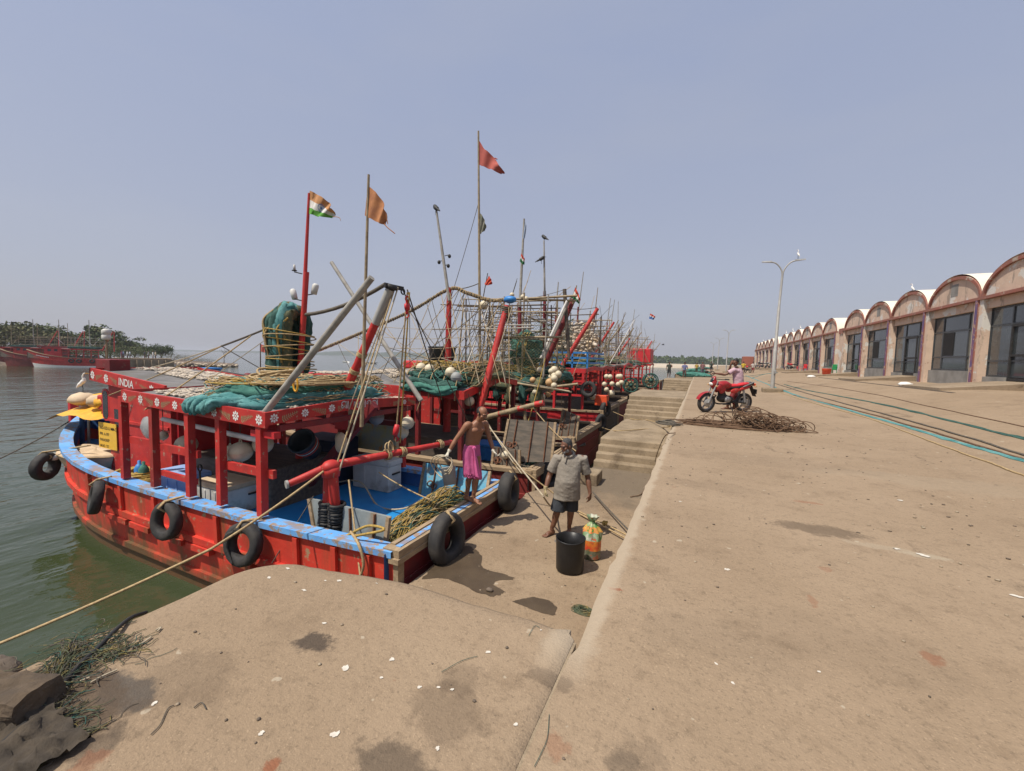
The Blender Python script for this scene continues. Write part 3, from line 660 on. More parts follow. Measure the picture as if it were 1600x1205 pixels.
# forward cabin roof with its INDIA board
def froofz(x, y): return .66+(-x-10.0)*.085+.06*(1-abs((y-5.85)/1.2)**2)
b = MB(); b.grid([[(x, y, froofz(x, y)-.04) for y in frange(4.72, 7.0, 6)] for x in frange(-10.0, -13.15, 6)]); b.grid([[(x, y, froofz(x, y)-.1) for y in frange(4.72, 7.0, 6)] for x in frange(-10.0, -13.15, 6)]); b.build('roof_deck', M['roofdeck'], B1)
b = MB(); Af = V((-13.2, 4.7, froofz(-13.2, 4.7)+.03)); Bf = V((-10.02, 4.7, froofz(-10.02, 4.7)+.03)); fascia(b, Af, Bf, .29, .05, nN, step=.30, r=.10, skip=((1.2, 2.2),))
d_ = (Bf-Af).normalized(); uzf = V((0, -1, 0)).cross(d_); uzf = uzf if uzf.z > 0 else -uzf
text_mesh(b, 'INDIA', Af+d_*1.36-uzf*.225+V((0, -.0, 0)), d_, uzf, .235, 1, .005)
fascia(b, (-13.2, 7.02, froofz(-13.2, 7.0)+.03), (-10, 7.02, froofz(-10, 7)+.03), .26, .05, V((0, 1, 0)), motif=False)
fascia(b, (-13.2, 7.02, froofz(-13.2, 7)+.03), (-13.2, 4.7, froofz(-13.2, 4.7)+.03), .26, .05, V((-1, 0, 0)), motif=False)
b.build('roof_board', [M['red'], M['white'], M['leafpaint']], B1)
# cabin with its slit window and number plate
Yw = 4.86
cab = MB()
cab.box((-12.75, Yw, -1.55), (-10.25, 6.9, .60)); cab.box((-12.78, Yw-.03, -.28), (-10.22, Yw, -.22)); cab.box((-10.25, Yw, -1.55), (-10.15, 6.95, .5))
cb = cab.build('cabin', M['red'], B1)
def slit(xc, zc, w, h, mi=0):
    b = MB(); pts = [(xc+w/2*math.cos(rd(a)), Yw-.004, zc+h/2-w/2+w/2*math.sin(rd(a))) for a in range(0, 181, 20)]+[(xc+w/2*math.cos(rd(a)), Yw-.004, zc-h/2+w/2+w/2*math.sin(rd(a))) for a in range(180, 361, 20)]
    b.prism(pts, (0, .02, 0)); return b
p = PY(165, 630, Yw); wf = slit(p.x, p.z-.04, .34, .78).build('window_frame', M['redbright'], B1)
b = MB(); b2 = slit(p.x, p.z-.04, .24, .68); b2.v = [q+V((0, -.006, 0)) for q in b2.v]; b2.build('pane', mat('dark_glass', (.03, .03, .035), None, 3, .15), B1)
p = PY(185, 653, Yw); MB().box((p.x-.16, Yw-.012, p.z-.22), (p.x+.16, Yw-.002, p.z+.2)).build('side_window', MATS['dark_glass'], B1)
q0 = PY(154, 659, Yw-.03); q1 = PY(172, 668, Yw-.03); zb = q0.z-.62
b = MB(); b.box((q0.x, Yw-.035, zb), (q0.x+.84, Yw-.022, q0.z))
for i, (tx, hh) in enumerate((('IND-OD-U MM-Q', .115), ('PPR. A-797', .105), ('PARADEEP', .105), ('M.NO. 757', .10))): text_mesh(b, tx, (q0.x+.06, Yw-.035, q0.z-.16-i*.145), (1, 0, 0), (0, 0, 1), hh*.92, 1, .003)
b.build('number_plate', [M['yellow'], M['ink']], B1)
# posts and rails under the roof
for x in (-6.06, -7.08, -7.95, -9.08, -10.15): post(B1, (x, 4.08, -1.10), (x, 4.08, roofz(x, 4.1)-.12), .115)
for x in (-6.06, -7.95, -10.1): post(B1, (x, 7.38, -1.10), (x, 7.38, roofz(x, 7.4)-.12), .115)
for a, c, z in ((-5.95, -7.0, -.44), (-7.9, -9.2, -.36), (-9.2, -10.2, -.33)): MB().bar((a+.1, 4.14, z), (c-.05, 4.14, z), .06, .13).build('rail', M['red'], B1)
MB().bar((-7.9, 4.14, -.86), (-9.0, 4.14, -.84), .05, .10).build('rail', M['red'], B1)
MB().bar((-5.85, 4.2, .27), (-5.85, 7.4, .27), .09, .09).build('beam', M['reddark'], B1)
MB().bar((-5.75, 4.12, .18), (-6.3, 4.12, .18), .11, .10).build('beam', M['redbright'], B1)
MB().bar((-5.95, 7.28, -.1), (-7.9, 7.28, -.1), .06, .12).build('rail', M['reddark'], B1)
for y in (5.2, 6.5): MB().bar((-6.0, y, .34), (-10.0, y, .44), .06, .09).build('beam', M['reddark'], B1)
MB().bar(PY(585, 632, 5.9), PY(480, 760, 5.9), .12, .16).build('brace', M['reddark'], B1)
# engine casing and lockers in the dark
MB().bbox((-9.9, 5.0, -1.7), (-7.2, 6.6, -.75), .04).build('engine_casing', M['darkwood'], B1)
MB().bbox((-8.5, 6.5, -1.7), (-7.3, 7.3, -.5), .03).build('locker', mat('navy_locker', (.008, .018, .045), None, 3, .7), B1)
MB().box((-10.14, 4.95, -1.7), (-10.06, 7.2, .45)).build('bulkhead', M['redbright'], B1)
# mast with its lamps
mt, mb_ = PY(483, 302, 5.85), V((-7.5, 5.85, .3))
mast = pole(B1, 'mast', [mb_+V((0, 0, -2)), mb_, mb_.lerp(mt, .5), mt], [.07, .065, .042, .024], M['red'], 10)
s2 = PY(479, 425, 5.75); pole(B1, 'mast_splint', [mb_+V((.1, -.1, .1)), s2], [.06, .05], 'red')
for (x, y, dx) in ((460, 418, -1), (492, 452, 1), (459, 460, -1)):
    q = PY(x, y, 5.85); base = PY(472 if dx < 0 else 474, y+10, 5.85)
    lb = MB(); lb.tube([base, q+V((0, 0, -.09))], .012, 5, 1)
    if y != 418: lb.lathe([(0, -.1), (.055, -.1), (.06, .0), (.06, .08), (.035, .11), (0, .11)], q, 10, 0, axis=(.35*dx, 0, 1))
    else: lb.lathe([(0, -.05), (.025, -.05), (.02, .05), (0, .06)], q, 8, 0); lb.lathe([(0, -.07), (.05, -.07), (.05, -.055), (0, -.055)], q, 8, 1)
    lb.build('mast_lamp', [M['whitebox'], M['black']], B1)
# booms and poles
def boomp(name, a, b_, r0_, r1_, m): return pole(B1, name, [V(a), V(a).lerp(V(b_), .5), V(b_)], [r0_, (r0_+r1_)/2, r1_], m, 9)
bt = PY(610, 452, 5.85); bb = PY(528, 640, 5.95)
d = bt-bb
boomp('lifting_boom', bb-d*.12, bb+d*.74, .085, .075, M['red']); boomp('boom_tip', bb+d*.735, bt, .078, .082, M['galv'])
b = MB(); b.lathe([(0, 0), (.12, 0), (.12, .05), (.10, .09), (0, .09)], bt, 12, 0, axis=(.3, 0, 1)); b.bar(bt+V((.0, -.15, .05)), bt+V((.05, .28, .05)), .05, .07); b.torus(bt+V((.05, .28, .0)), .05, .014, (1, 0, 0), 12, 5); b.build('boom_head', M['black'], B1)
for f in (.22, .33, .47): 
    b = MB(); 
    for k in range(5): b.torus(bb+d*(f+.006*k), .088, .013, d+V((RND.uniform(-.1, .1), RND.uniform(-.1, .1), 0)), 12, 5)
    b.build('lashing', M['rope'], B1)
g1 = PY(581, 434, 4.3); g0 = PY(412, 648, 4.25); boomp('grey_pole', g0, g1, .055, .045, M['greypole'])
g3 = PY(518, 410, 7.3); g2 = PY(658, 626, 7.3); boomp('grey_pole', g2, g3, .055, .045, M['greypole'])
f0, f1 = PY(565, 640, 5.3), PY(576, 273, 5.3)
boomp('bamboo_pole', f0+V((.0, 0, -.3)), f1, .034, .02, M['bamboo'])
# pale pipe slung under the roof edge
boomp('slung_pipe', PY(255, 655, 4.45), PY(405, 688, 4.3), .045, .045, M['white'])
# winch post with its long red boom
wp = PY(517, 742, 4.45); px_, py_ = wp.x, 4.45
b = MB(); b.tube([(px_-.08, py_, -1.55), (px_-.05, py_, wp.z)], [.085, .075], 10); b.tube([(px_+.12, py_+.02, -1.55), (px_+.04, py_, wp.z)], [.085, .075], 10); b.lathe([(0, -.02), (.13, -.02), (.14, .06), (.13, .12), (0, .14)], (px_, py_, wp.z), 12)
wpo = b.build('winch_post', M['red'], B1)
b = MB()
for s_, x in ((-1, px_-.08), (1, px_+.12)):
    for k in range(17): b.torus((x+RND.uniform(-.006, .006), py_, -1.56+k*.045), .10+RND.uniform(0, .012), .026, (RND.uniform(-.08, .08), RND.uniform(-.08, .08), 1), 14, 6)
b.build('chain_wrap', M['black'], B1)
ba = PY(452, 756, 4.02); bd_ = (wp+V((0, 0, .16))-ba); be = PY(705, 691, 7.2)
pole(B1, 'winch_boom', [ba, wp+V((0, 0, .14)), be], [.05, .068, .05], M['red'], 10)
b = MB(); b.ell(wp+V((0, 0, .13)), (.12, .15, .10), 12, 8); b.build('boom_knuckle', M['red'], wpo)
b = MB(); b.tube([ba+V((.0, -.02, 0)), ba-(be-ba).normalized()*.05], .06, 10); b.build('boom_ferrule', M['galv'], B1)
for f in (.38, .5, .86): 
    b = MB()
    for k in range(3): b.torus((wp+V((0, 0, .14))).lerp(be, f+.012*k), .085, .014, (be-wp)+V((RND.uniform(-.6, .6), 0, RND.uniform(-.3, .3))), 12, 5)
    b.build('boom_lashing', M['rope'], B1)
b = MB(); b.torus(wp.lerp(be, .42)+V((0, 0, .2)), .11, .014, (1, .4, .2), 14, 5); b.torus(wp.lerp(be, .40)+V((0, 0, .2)), .09, .014, (1, .1, .3), 14, 5)
b.build('rope_loop', M['rope'], B1)
# bow gear: samson posts, red seat box, roof boxes
for x, y, m, zt in ((128, 700, 'bluein', 630), (138, 690, 'galv', 620)):
    q = PY(x, y, 5.3); t_ = PY(x, zt, 5.3); pole(B1, 'bow_post', [(q.x, 5.3, -1.6), t_], .055 if m == 'bluein' else .03, m)
q = PY(118, 632, 5.7); b = MB(); b.bbox((q.x-.08, 5.55, q.z-.62), (q.x+.10, 5.8, q.z+.15), .03); b.build('stem_head', M['redbright'], B1)
b = MB(); 
for sg in (-1, 1): b.grid([[H1.pt(t, 0, sg, -.11)+V((.02, 0, .03)), H1.pt(t, 0, sg, -.12)+V((0, 0, -.5))] for t in TS[13:20]])
# canopy of yellow and red tarps over the bow
q = PY(135, 655, 5.6); z0 = q.z
b = MB(); rows = []
for i in range(9):
    r = []
    for k in range(9):
        x = -13.0-3.0*i/8; y = 4.75+2.2*k/8; z = .10-.0*i+.28*math.sin(k/8*math.pi)-.05*i/8+nz((x*1.5, y*1.5, 0), 1)*.08
        if i > 6: z -= (i-6)*.12
        r.append((x, y, z-.38))
    rows.append(r)
b.grid(rows); tag(b.build('tarpaulin', M['tarp']), 'yellow tarpaulin stretched over the bow of the nearest red boat', 'tarpaulin')
bw = MB(); bw.bbox((-13.6, 4.95, -.1), (-12.8, 6.8, .28), .04); bw.build('bow_locker', M['red'], B1)
b = MB(); g = random.Random(4)
for k in range(5): b.ell((-13.5-.35*k+g.uniform(-.1, .1), 5.3+g.uniform(-.2, .5), .06+g.uniform(-.02, .1)), (.33, .28, .17), 12, 8, [0, 1, 2, 0, 1][k], fn=lambda q: 1+.25*nz(q*2+V((k, 0, 0)), 1))
tag(b.build('bundled_tarp', [M['tarp'], M['cream'], M['redbright']]), 'bundle of yellow, cream and red tarps heaped on the bow below the egret', 'tarp bundle')
# roof odds and ends
q = PY(150, 590, 4.95); q2 = PY(172, 590, 4.95); tag(MB().bbox((q.x, 4.95, froofz(-13, 5.0)-.06), (q2.x, 5.35, PY(150, 561, 4.95).z), .015).build('red_box', M['reddark']), 'dark red wooden box on the front corner of the cabin roof', 'box')
q = PY(323, 588, 7.2); bx = MB(); bx.bbox((q.x-.28, 7.0, q.z-.12), (q.x+.28, 7.45, q.z+.2), .02); bx.bbox((q.x-.30, 6.98, q.z+.204), (q.x+.30, 7.47, q.z+.25), .012); tag(bx.build('blue_box', M['bluebox']), 'small bright blue box near the far edge of the roof', 'box')
q = PY(383, 592, 7.3); bx = MB(); bx.bbox((q.x-.2, 7.1, q.z-.14), (q.x+.2, 7.5, q.z+.06), .03); bx.ell((q.x+.12, 7.3, q.z+.08), (.14, .12, .09), 10, 6, 1); tag(bx.build('gear_box', [M['black'], M['reddark']]), 'black and red box of gear at the far roof edge', 'box')
b = MB(); b.tube(smoothpath([(-13.1, 7.0, .93), (-11, 7.1, .78), (-9.9, 7.5, .68), (-7.8, 7.5, .62)], 6), .035, 6); b.build('roof_edge_pipe', M['black'], B1)
p_ = PY(166, 527, 6.9); pole(B1, 'lamp_pole', [(p_.x, 6.9, .7), p_], .03, 'bamboo'); b = MB(); b.lathe([(0, -.0), (.10, 0), (.12, .06), (.12, .16), (.10, .18), (.12, .2), (.12, .33), (.06, .38), (0, .38)], p_+V((0, 0, -.1)), 12); b.build('jerrycan_lamp', M['whitebox'], B1)
# drying fish
fishes('drying_fish', 'dried fish scattered over the far half of the grey cabin roof', [(-13.0, 5.5), (-13.0, 6.9), (-10.1, 6.9), (-10.1, 7.3), (-9.2, 7.3), (-9.3, 5.9), (-10.2, 5.6)], lambda x, y: froofz(x, y)-.035 if x < -10 else roofz(x, y)-.045, 2100, L=.14, seed=3)
fishes('drying_fish', 'dried fish spread beside the teal net on the near roof', [(-9.7, 4.35), (-9.5, 5.2), (-7.9, 5.8), (-7.8, 4.3)], lambda x, y: roofz(x, y)-.045, 900, L=.13, seed=5)
fishes('drying_fish', 'dried fish over the middle of the near roof around the mast', [(-9.3, 5.4), (-9.3, 7.2), (-6.4, 7.3), (-6.6, 5.6)], lambda x, y: roofz(x, y)-.045, 1500, L=.14, seed=6)
fishes('drying_fish', 'loose scraps of fish and shell along the stern roof board', [(-6.2, 4.6), (-6.2, 7.3), (-5.9, 7.3), (-5.9, 4.6)], lambda x, y: roofz(x, y)-.045, 300, L=.10, seed=8)
# nets on the roof
def netheap(name, label, cl, w, h, n, m, seed, fibre=70, fibm=None, zfn=roofz):
    """cl: centre line of the heap"""
    g = random.Random(seed); b = MB(); c = smoothpath(cl, 10); N = len(c)
    def off(i): 
        d = (c[min(i+1, N-1)]-c[max(0, i-1)]).normalized(); return V((-d.y, d.x, 0)).normalized()
    for k in range(n):
        u = g.uniform(-1, 1); hh = g.uniform(.1, 1)*(1-abs(u)**2)*h; r = g.uniform(.075, .14)*(w/.5); ph = g.uniform(0, 6); a = g.uniform(0, .12); e = g.uniform(.85, 1)
        pts = []
        for i in range(int(a*N), int(e*N)):
            pts.append(c[i]+off(i)*(u*w*(1+.12*math.sin(i*.2+ph)))+V((0, 0, hh+.05*math.sin(i*.33+ph)+r*.3)))
        if len(pts) > 4: fat(b, pts, r, seed+k*7.3, 12, k % max(1, len(m)-1))
    for k in range(fibre):
        u = g.uniform(-1.05, 1.05); i0 = g.randrange(0, max(1, N-14)); ln = g.randrange(8, 30); ph = g.uniform(0, 6); pts = []; fq = g.uniform(.2, .5)
        for i in range(i0, min(N, i0+ln)):
            uu = u+.22*math.sin(i*fq+ph); pts.append(c[i]+off(i)*(uu*w)+V((0, 0, max(.02, (1-abs(min(1, abs(uu)))**2)*h*1.08)+.085+.03*math.sin(i*.7+ph))))
        if len(pts) > 3: b.tube(pts, g.uniform(.006, .011), 4, len(m)-1 if k % 3 else g.randrange(len(m)))
    return tag(b.build(name, [M[q] for q in m]), label, 'fishing net', 'fishing nets heaped on the boats')
rz = lambda x, y, h=0: V((x, y, roofz(x, y)-.05+h))
netheap('fishing_net', 'thick teal trawl net twisted along the near edge of the flower painted roof', [rz(-7.75, 4.35), rz(-7.2, 4.5), rz(-6.8, 4.7), rz(-6.6, 5.3), rz(-6.55, 6.2), rz(-6.5, 7.0)], .40, .34, 26, ['netteal', 'netgreen', 'netteal', 'net', 'rope'], 11, 300)
b = MB(); g = random.Random(5)
for k in range(6):
    pts = [rz(-7.3+.12*k, 4.40, .16), rz(-7.55+.14*k, 4.12, .12), V((-7.7+.13*k, 3.95, roofz(-7.6, 4)-.0+g.uniform(-.03, .05))), V((-7.75+.12*k, 3.93, roofz(-7.6, 4)-.10-g.uniform(.0, .09)))]
    fat(b, smoothpath(pts, 6), .07, k*3.1, 9)
tag(b.build('net_fringe', M['netteal']), 'gathered teal net end hanging over the painted roof board', 'fishing net', 'fishing nets heaped on the boats')
tangle(rz(-7.25, 5.25, .16), (.75, .62, .55), 60, .021, 'rope', 'rope_heap', 'big heap of tan rope on the roof in front of the mast', 'rope', 1.1, seed=21)
tangle(rz(-7.95, 5.0, .05), (.38, .45, .30), 14, .02, 'ropey', 'rope_heap', 'coil of yellow rope at the left end of the teal net', 'rope', 1.2, seed=22)
tangle(rz(-6.55, 5.3, .34), (.6, .9, .14), 26, .014, 'rope', 'rope_heap', 'thin tan lines strewn over the middle of the teal net', 'rope', .8, seed=23)
tangle(rz(-7.3, 4.55, .34), (.75, .36, .12), 16, .013, 'ropey', 'rope_heap', 'thin yellow lines looped over the near end of the teal net', 'rope', .8, seed=29)
# the tall bundle of net and line lashed to the mast
b = MB(); g = random.Random(9); mc = V((-7.52, 5.75, .18))
for k in range(17):
    a = 1.5+k/16*3.6; r = .30+.06*math.sin(k*2.3); c = mc+V((math.cos(a)*r*1.1-.05, math.sin(a)*r*.85, 0)); top = mc+V((math.cos(a)*.12+.02, math.sin(a)*.12, 2.1+.06*math.sin(k*3)))
    fat(b, smoothpath([top+V((.06, 0, -.15)), top, c+V((math.cos(a)*.04, math.sin(a)*.03, 1.86)), c+V((g.uniform(-.03, .03), 0, 1.3)), c+V((-.04+g.uniform(-.03, .03), 0, .8)), c+V((-.10, -.02, .40))], 6), .125, k*5, 16, (0, 2, 0, 1, 2, 0)[k % 6], lump=.35)
for k in range(170):
    a = g.uniform(1.4, 5.2); c = mc+V((math.cos(a)*.43-.06, math.sin(a)*.36, 0)); z1 = g.uniform(1.5, 2.1); z0 = z1-g.uniform(.4, 1.2); b.tube(smoothpath([c+V((.05, .03, z1)), c+V((g.uniform(-.04, .03), -.02, (z0+z1)/2)), c+V((g.uniform(-.05, .03), -.02, z0))], 5), g.uniform(.005, .009), 4, g.randrange(3))
tag(b.build('fishing_net', [M['netgreen'], M['netteal'], M['netdark']]), 'tall dark green net bundle lashed upright around the red mast', 'fishing net', 'fishing nets heaped on the boats')
b = MB()
for k in range(16):
    a = g.uniform(2.2, 5.2); c = mc+V((math.cos(a)*.44-.1, math.sin(a)*.40, 0)); zt = g.uniform(1.7, 2.15); zb_ = g.uniform(.75, 1.35); b.tube(smoothpath([c+V((.1, .1, zt)), c+V((-.03, -.03, zt-.2)), c+V((g.uniform(-.06, .06), -.03, (zt+zb_)/2)), c+V((0, .02, zb_))], 5), .020, 5, k % 2)
for k in range(10): b.torus(mc+V((-.08, 0, .85+.09*k+g.uniform(-.03, .03))), .46+g.uniform(-.02, .03), .011, (g.uniform(-.12, .12), g.uniform(-.12, .12), 1), 22, 5, k % 2)
tag(b.build('rope_lashing', [M['rope'], M['ropey']]), 'tan and yellow ropes wound around the tall net bundle on the mast', 'rope')
# ---------------------------------------------------------------- loose gear on boat 1
DZ = -1.55
q = PY(352, 766, 4.42); crate('ice_box', (q.x-.92, 4.42, DZ), (q.x, 5.45, q.z+.06), 'whitebox', 'large stained white ice box with hinged lid under the roof', 'ice box', 'cream')
q = PY(247, 741, 4.55); crate('ice_box', (q.x, 4.55, DZ), (q.x+1.0, 5.45, q.z+.1), 'paleblue', 'pale blue ice box between the red posts of the near boat', 'ice box')
q = PZ(607, 771, DZ); a = PY(551, 765, q.y); crate('ice_box', (a.x, q.y, DZ), (q.x, q.y+.42, PY(607, 722, q.y).z), 'whitebox', 'dirty white ice box standing alone on the bright blue deck', 'ice box')
b = MB(); q = PY(318, 735, 4.36); b.tube([(q.x, 4.30, q.z), (q.x+.02, 4.30, -1.45)], .018, 6); b.torus((q.x, 4.30, q.z+.06), .06, .014, (0, 1, 0), 12, 5); b.prism([(q.x-.1, 4.3, -1.45), (q.x+.12, 4.3, -1.45), (q.x+.10, 4.3, -1.54), (q.x-.08, 4.3, -1.54)], (0, .02, 0)); tag(b.build('shovel', M['black']), 'black handled shovel leaning on the large white ice box', 'shovel')
q = PY(472, 690, 5.5); b = MB(); ax = V((.25, -.75, .62))
b.lathe([(.0, -.42), (.19, -.42), (.215, -.2), (.23, -.12), (.235, .0), (.262, .01), (.262, .05), (.235, .055), (.215, -.1), (.17, -.38), (0, -.38)], q, 22, 0, axis=ax)
for z, mi in ((-.10, 1), (-.15, 2), (-.20, 1)): b.lathe([(.237, z), (.242, z+.006), (.237, z+.02)], q, 22, mi, axis=ax)
tag(b.build('tub', [M['greybucket'], M['orange'], M['white']]), 'dark round tub with orange and white bands hung under the roof', 'tub')
for (x, y, r, Y, lab, m, k) in ((255, 681, 7, 4.5, 'small cream float hung between the second and third posts', 'float', 1), (291, 695, 15.5, 4.5, 'round ribbed cream float behind the middle red post', 'float', .95),
      (360, 708, 14, 4.42, 'smooth cream float hanging left of the ribbed one by the corner post', 'float', .85), (376, 706, 17.5, 4.36, 'largest ribbed cream float hanging beside the stern corner post', 'float', .88),
      (411, 694, 15, 4.6, 'cream float half hidden behind the stern corner post', 'float', 1), (637, 661, 10, 6.9, 'cream float hung under the right end of the lettered roof board', 'float', 1),
      (629, 676, 9.5, 7.0, 'dusty cream float just under another at the right end of the roof', 'float', 1), (588, 652, 12, 6.7, 'dark grey float hung under the painted script', 'floatg', 1), (566, 652, 10, 6.6, 'dim grey float left of the dark one under the painted script', 'floatg', 1)):
    c = PY(x, y, Y); d = (c-EYE).dot(fw); buoy(c, r*d/640, lab, m, 'floats hung under the roof of the nearest boat', True, (c.x, c.y, roofz(c.x, c.y)-.13), k=k)
# canvas covered tub and rope at the bow
c = PY(146, 706, 4.85); b = MB(); rows = []
for z, k in ((-.42, .74), (-.22, .9), (-.03, 1.02), (.02, 1.03), (.055, .96), (.07, .5), (.08, .02)): rows.append([(c.x+math.cos(a)*.95*k*(1+.03*math.sin(5*a)), c.y+.05+math.sin(a)*.62*k*(1+.03*math.sin(4*a)), c.z+z+.012*math.sin(7*a)+(0 if k < .8 else .02*nz((a, z*9, 1), 2))) for a in [2*math.pi*i/36 for i in range(36)]])
b.grid(rows, 0, True, True); o = tag(b.build('canvas_tub', M['cream']), 'wide oval tub covered with cream canvas on the foredeck', 'tub'); b = MB(); b.tube([(c.x+math.cos(a)*.985*(1+.03*math.sin(5*a)), c.y+.05+math.sin(a)*.645*(1+.03*math.sin(4*a)), c.z+.0+.012*math.sin(7*a)) for a in [2*math.pi*i/36 for i in range(37)]], .012, 5); b.build('binding_rope', M['rope'], o)
MB().ell((c.x-.55, c.y-.55, c.z-.08), (.22, .12, .10), 10, 6).build('white_cloth', M['white'], o)
c = PZ(172, 742, -1.15); b = tangle((c.x, 4.55, -1.28), (.75, .40, .16), 26, .018, 'ropey', 'rope', '', '', 1.3, seed=31, asobj=False, b=MB()); tag(b.build('rope_coil', M['ropey']), 'loose coil of yellow rope beside the canvas covered tub', 'rope')
tag(MB().bbox((c.x-.5, 4.35, -1.52), (c.x+.75, 4.95, -1.27), .02).build('plank_stack', M['cream']), 'pale boards lying under the yellow rope coil', 'boards')
for dx, m, lab in ((0, 'bluebox', 'blue gas bottle standing by the second post'), (.17, 'net', 'green gas bottle standing by the second post')):
    q = PY(218, 735, 4.55); b = MB(); b.lathe([(0, 0), (.085, 0), (.09, .05), (.09, .38), (.05, .46), (.03, .47), (.03, .54), (0, .55)], (q.x+dx, 4.55, q.z-.33), 12); tag(b.build('gas_bottle', M[m]), lab, 'gas bottle')
q = PY(222, 668, 4.75); b = MB(); rows = [[(q.x+.42*(1+.3*nz((k*.7, i*.6, 0), 1))*math.sin(math.pi*(i+.6)/7)*math.cos(a), 4.95+.16*math.sin(a)*math.sin(math.pi*(i+.6)/7), q.z+.32-.12*i+.03*nz((k, i, 3), 1)) for k, a in enumerate([2*math.pi*j/14 for j in range(14)])] for i in range(7)]; b.grid(rows, 0, True, True); tag(b.build('plastic_sack', M['plasticbag']), 'grey plastic sack hung inside the first red post', 'sack')
q = PY(590, 672, 7.45); b = MB(); b.box((q.x-1.15, 7.44, q.z-.5), (q.x+.55, 7.47, q.z+.18)); tag(b.build('print_sheet', mat('faded_print', (.42, .40, .20), (.30, .36, .36), 3, .7, chip=(.5, .3, .12), ca=(.56, .62), csc=4)), 'faded patterned sheet hung along the far side of the cabin', 'sheet')
q = PY(543, 668, 5.9); b = MB(); b.box((q.x-.32, 5.88, q.z-.05), (q.x+.05, 5.92, q.z+.30)); b.box((q.x+.06, 5.86, q.z-.0), (q.x+.3, 5.89, q.z+.36), 1); tag(b.build('cloth', [M['redbright'], M['cream']]), 'red cloth and a cream board hung under the middle of the roof', 'cloth')
q = PY(533, 692, 5.6); b = MB(); b.ell(q, (.13, .1, .2), 10, 8, fn=lambda v: 1+.2*nz(v*3, 1)); tag(b.build('cloth_bag', M['cream']), 'pale cloth bag tied to the slanting brace', 'bag')
# trawl boards
def board(P4, m, name, label, th=.05, straps=(.2, .55, .85)):
    P4 = [V(p) for p in P4]; n = (P4[1]-P4[0]).cross(P4[3]-P4[0]).normalized(); n = n if n.y < 0 else -n
    o = tag(MB().prism(P4, -n*th).build(name, M[m]), label, 'trawl board')
    e = n*.012
    for f in straps: MB().bar(P4[0].lerp(P4[1], f)+e, P4[3].lerp(P4[2], f)+e, .055, .018, 0, n.cross(V((0, 0, 1)))).build('iron_strap', M['rust'], o)
    for i, j in ((0, 3), (1, 2)): MB().bar(P4[i]+e*.5, P4[j]+e*.5, .06, .05, 0, n).build('board_edge', M['wood'], o)
    b = MB(); 
    for k in range(3): b.torus(P4[0].lerp(P4[1], .5).lerp(P4[3], .6)+n*.04+V((RND.uniform(-.1, .1), 0, RND.uniform(-.05, .05))), .06, .014, n+V((RND.uniform(-.4, .4), 0, .3)), 10, 5)
    b.build('shackle', M['rust'], o); return o
board([PY(484, 779, 4.5), PY(608, 808, 4.42), PY(604, 850, 4.40)+V((0, -.02, -.02)), PY(492, 826, 4.44)], 'greyboard', 'trawl_board', 'grey blue trawl board leaning inside the near bulwark behind the winch post')
board([PY(664, 723, 7.42), PY(766, 737, 7.3), PY(762, 764, 7.1), PY(655, 779, 7.1)], 'blueboard', 'trawl_board', 'worn blue trawl board with rusty straps behind the man in pink')
# yellow and green net on the after deck
b = MB(); g = random.Random(12); cl = smoothpath([(-4.05, 4.55, -1.35), (-4.0, 5.0, -1.18), (-3.98, 5.6, -1.08), (-3.95, 6.2, -1.0), (-4.0, 6.6, -1.05)], 8); N = len(cl)
for k in range(6): fat(b, [p+V((g.uniform(-.3, .1), 0, g.uniform(-.36, -.16))) for p in cl[1:-1]], .15, k*4.1, 10, 0)
for k in range(230):
    i0 = g.randrange(0, N-12); u = g.uniform(-.42, .2); w_ = g.uniform(-.35, .35); pts = [cl[i]+V((u+w_*(j/10), .02*math.sin(j+k), -1.3*(u+.1+w_*j/10)**2+.03+.03*math.sin(j*.8+k))) for j, i in enumerate(range(i0, min(N, i0+g.randrange(7, 14))))]
    b.tube(pts, g.uniform(.005, .010), 4, (1, 1, 2, 3, 4)[k % 5])
tag(b.build('fishing_net', [M['nety'], M['ropey'], M['netgreen'], M['netdark'], M['rope']]), 'yellow and green net heaped inside the stern rail', 'fishing net', 'fishing nets heaped on the boats')
# tyres
hullp = lambda X, z: H1.pt((-3.5-X)/13.3, 0, -1)
tyre(PZ(71, 729, -1.40), (-.78, -.5, .05), .235, .10, 'bald tyre hung off the bow seen edge on', rope=(-13.0, 4.55, -.86))
for (x, y, lab, ax) in ((150, 777, 'tyre leaning outward at the shoulder of the bow', (-.30, -1, .2)), (260, 814, 'tyre lashed flat against the hull below the third post', (.1, -1, .12)), (380, 850, 'torn tyre hung below the stern corner post', (.16, -1, .16))):
    q = PY(x, y, 3.80); tyre(q, ax, .25, .082, lab, rope=(q.x+.12, 4.0, -1.10))
tyre(PX(699, 842, -3.27), (1, 0, .12), .285, .105, 'big tyre hung on the stern of the nearest boat', rope=(-3.5, PX(699, 842, -3.3).y+.05, -1.08))
q = PX(795, 768, -3.28); tyre(q, (1, .1, .05), .26, .12, 'fat tyre standing on end between the two nearest sterns', rope=(-3.6, 7.35, -1.1))
b = MB(); q = PY(383, 850, 3.72)
for k in range(5): b.tube(smoothpath([q+V((-.18+.02*k, -.02, .2)), q+V((-.32-.02*k, -.05, .02)), q+V((-.34+.03*k, -.06, -.2-.03*k))], 5), .022, 4)
tag(b.build('rubber_strip', M['rubber']), 'strips of torn rubber trailing from the stern corner tyre', 'rubber strip')
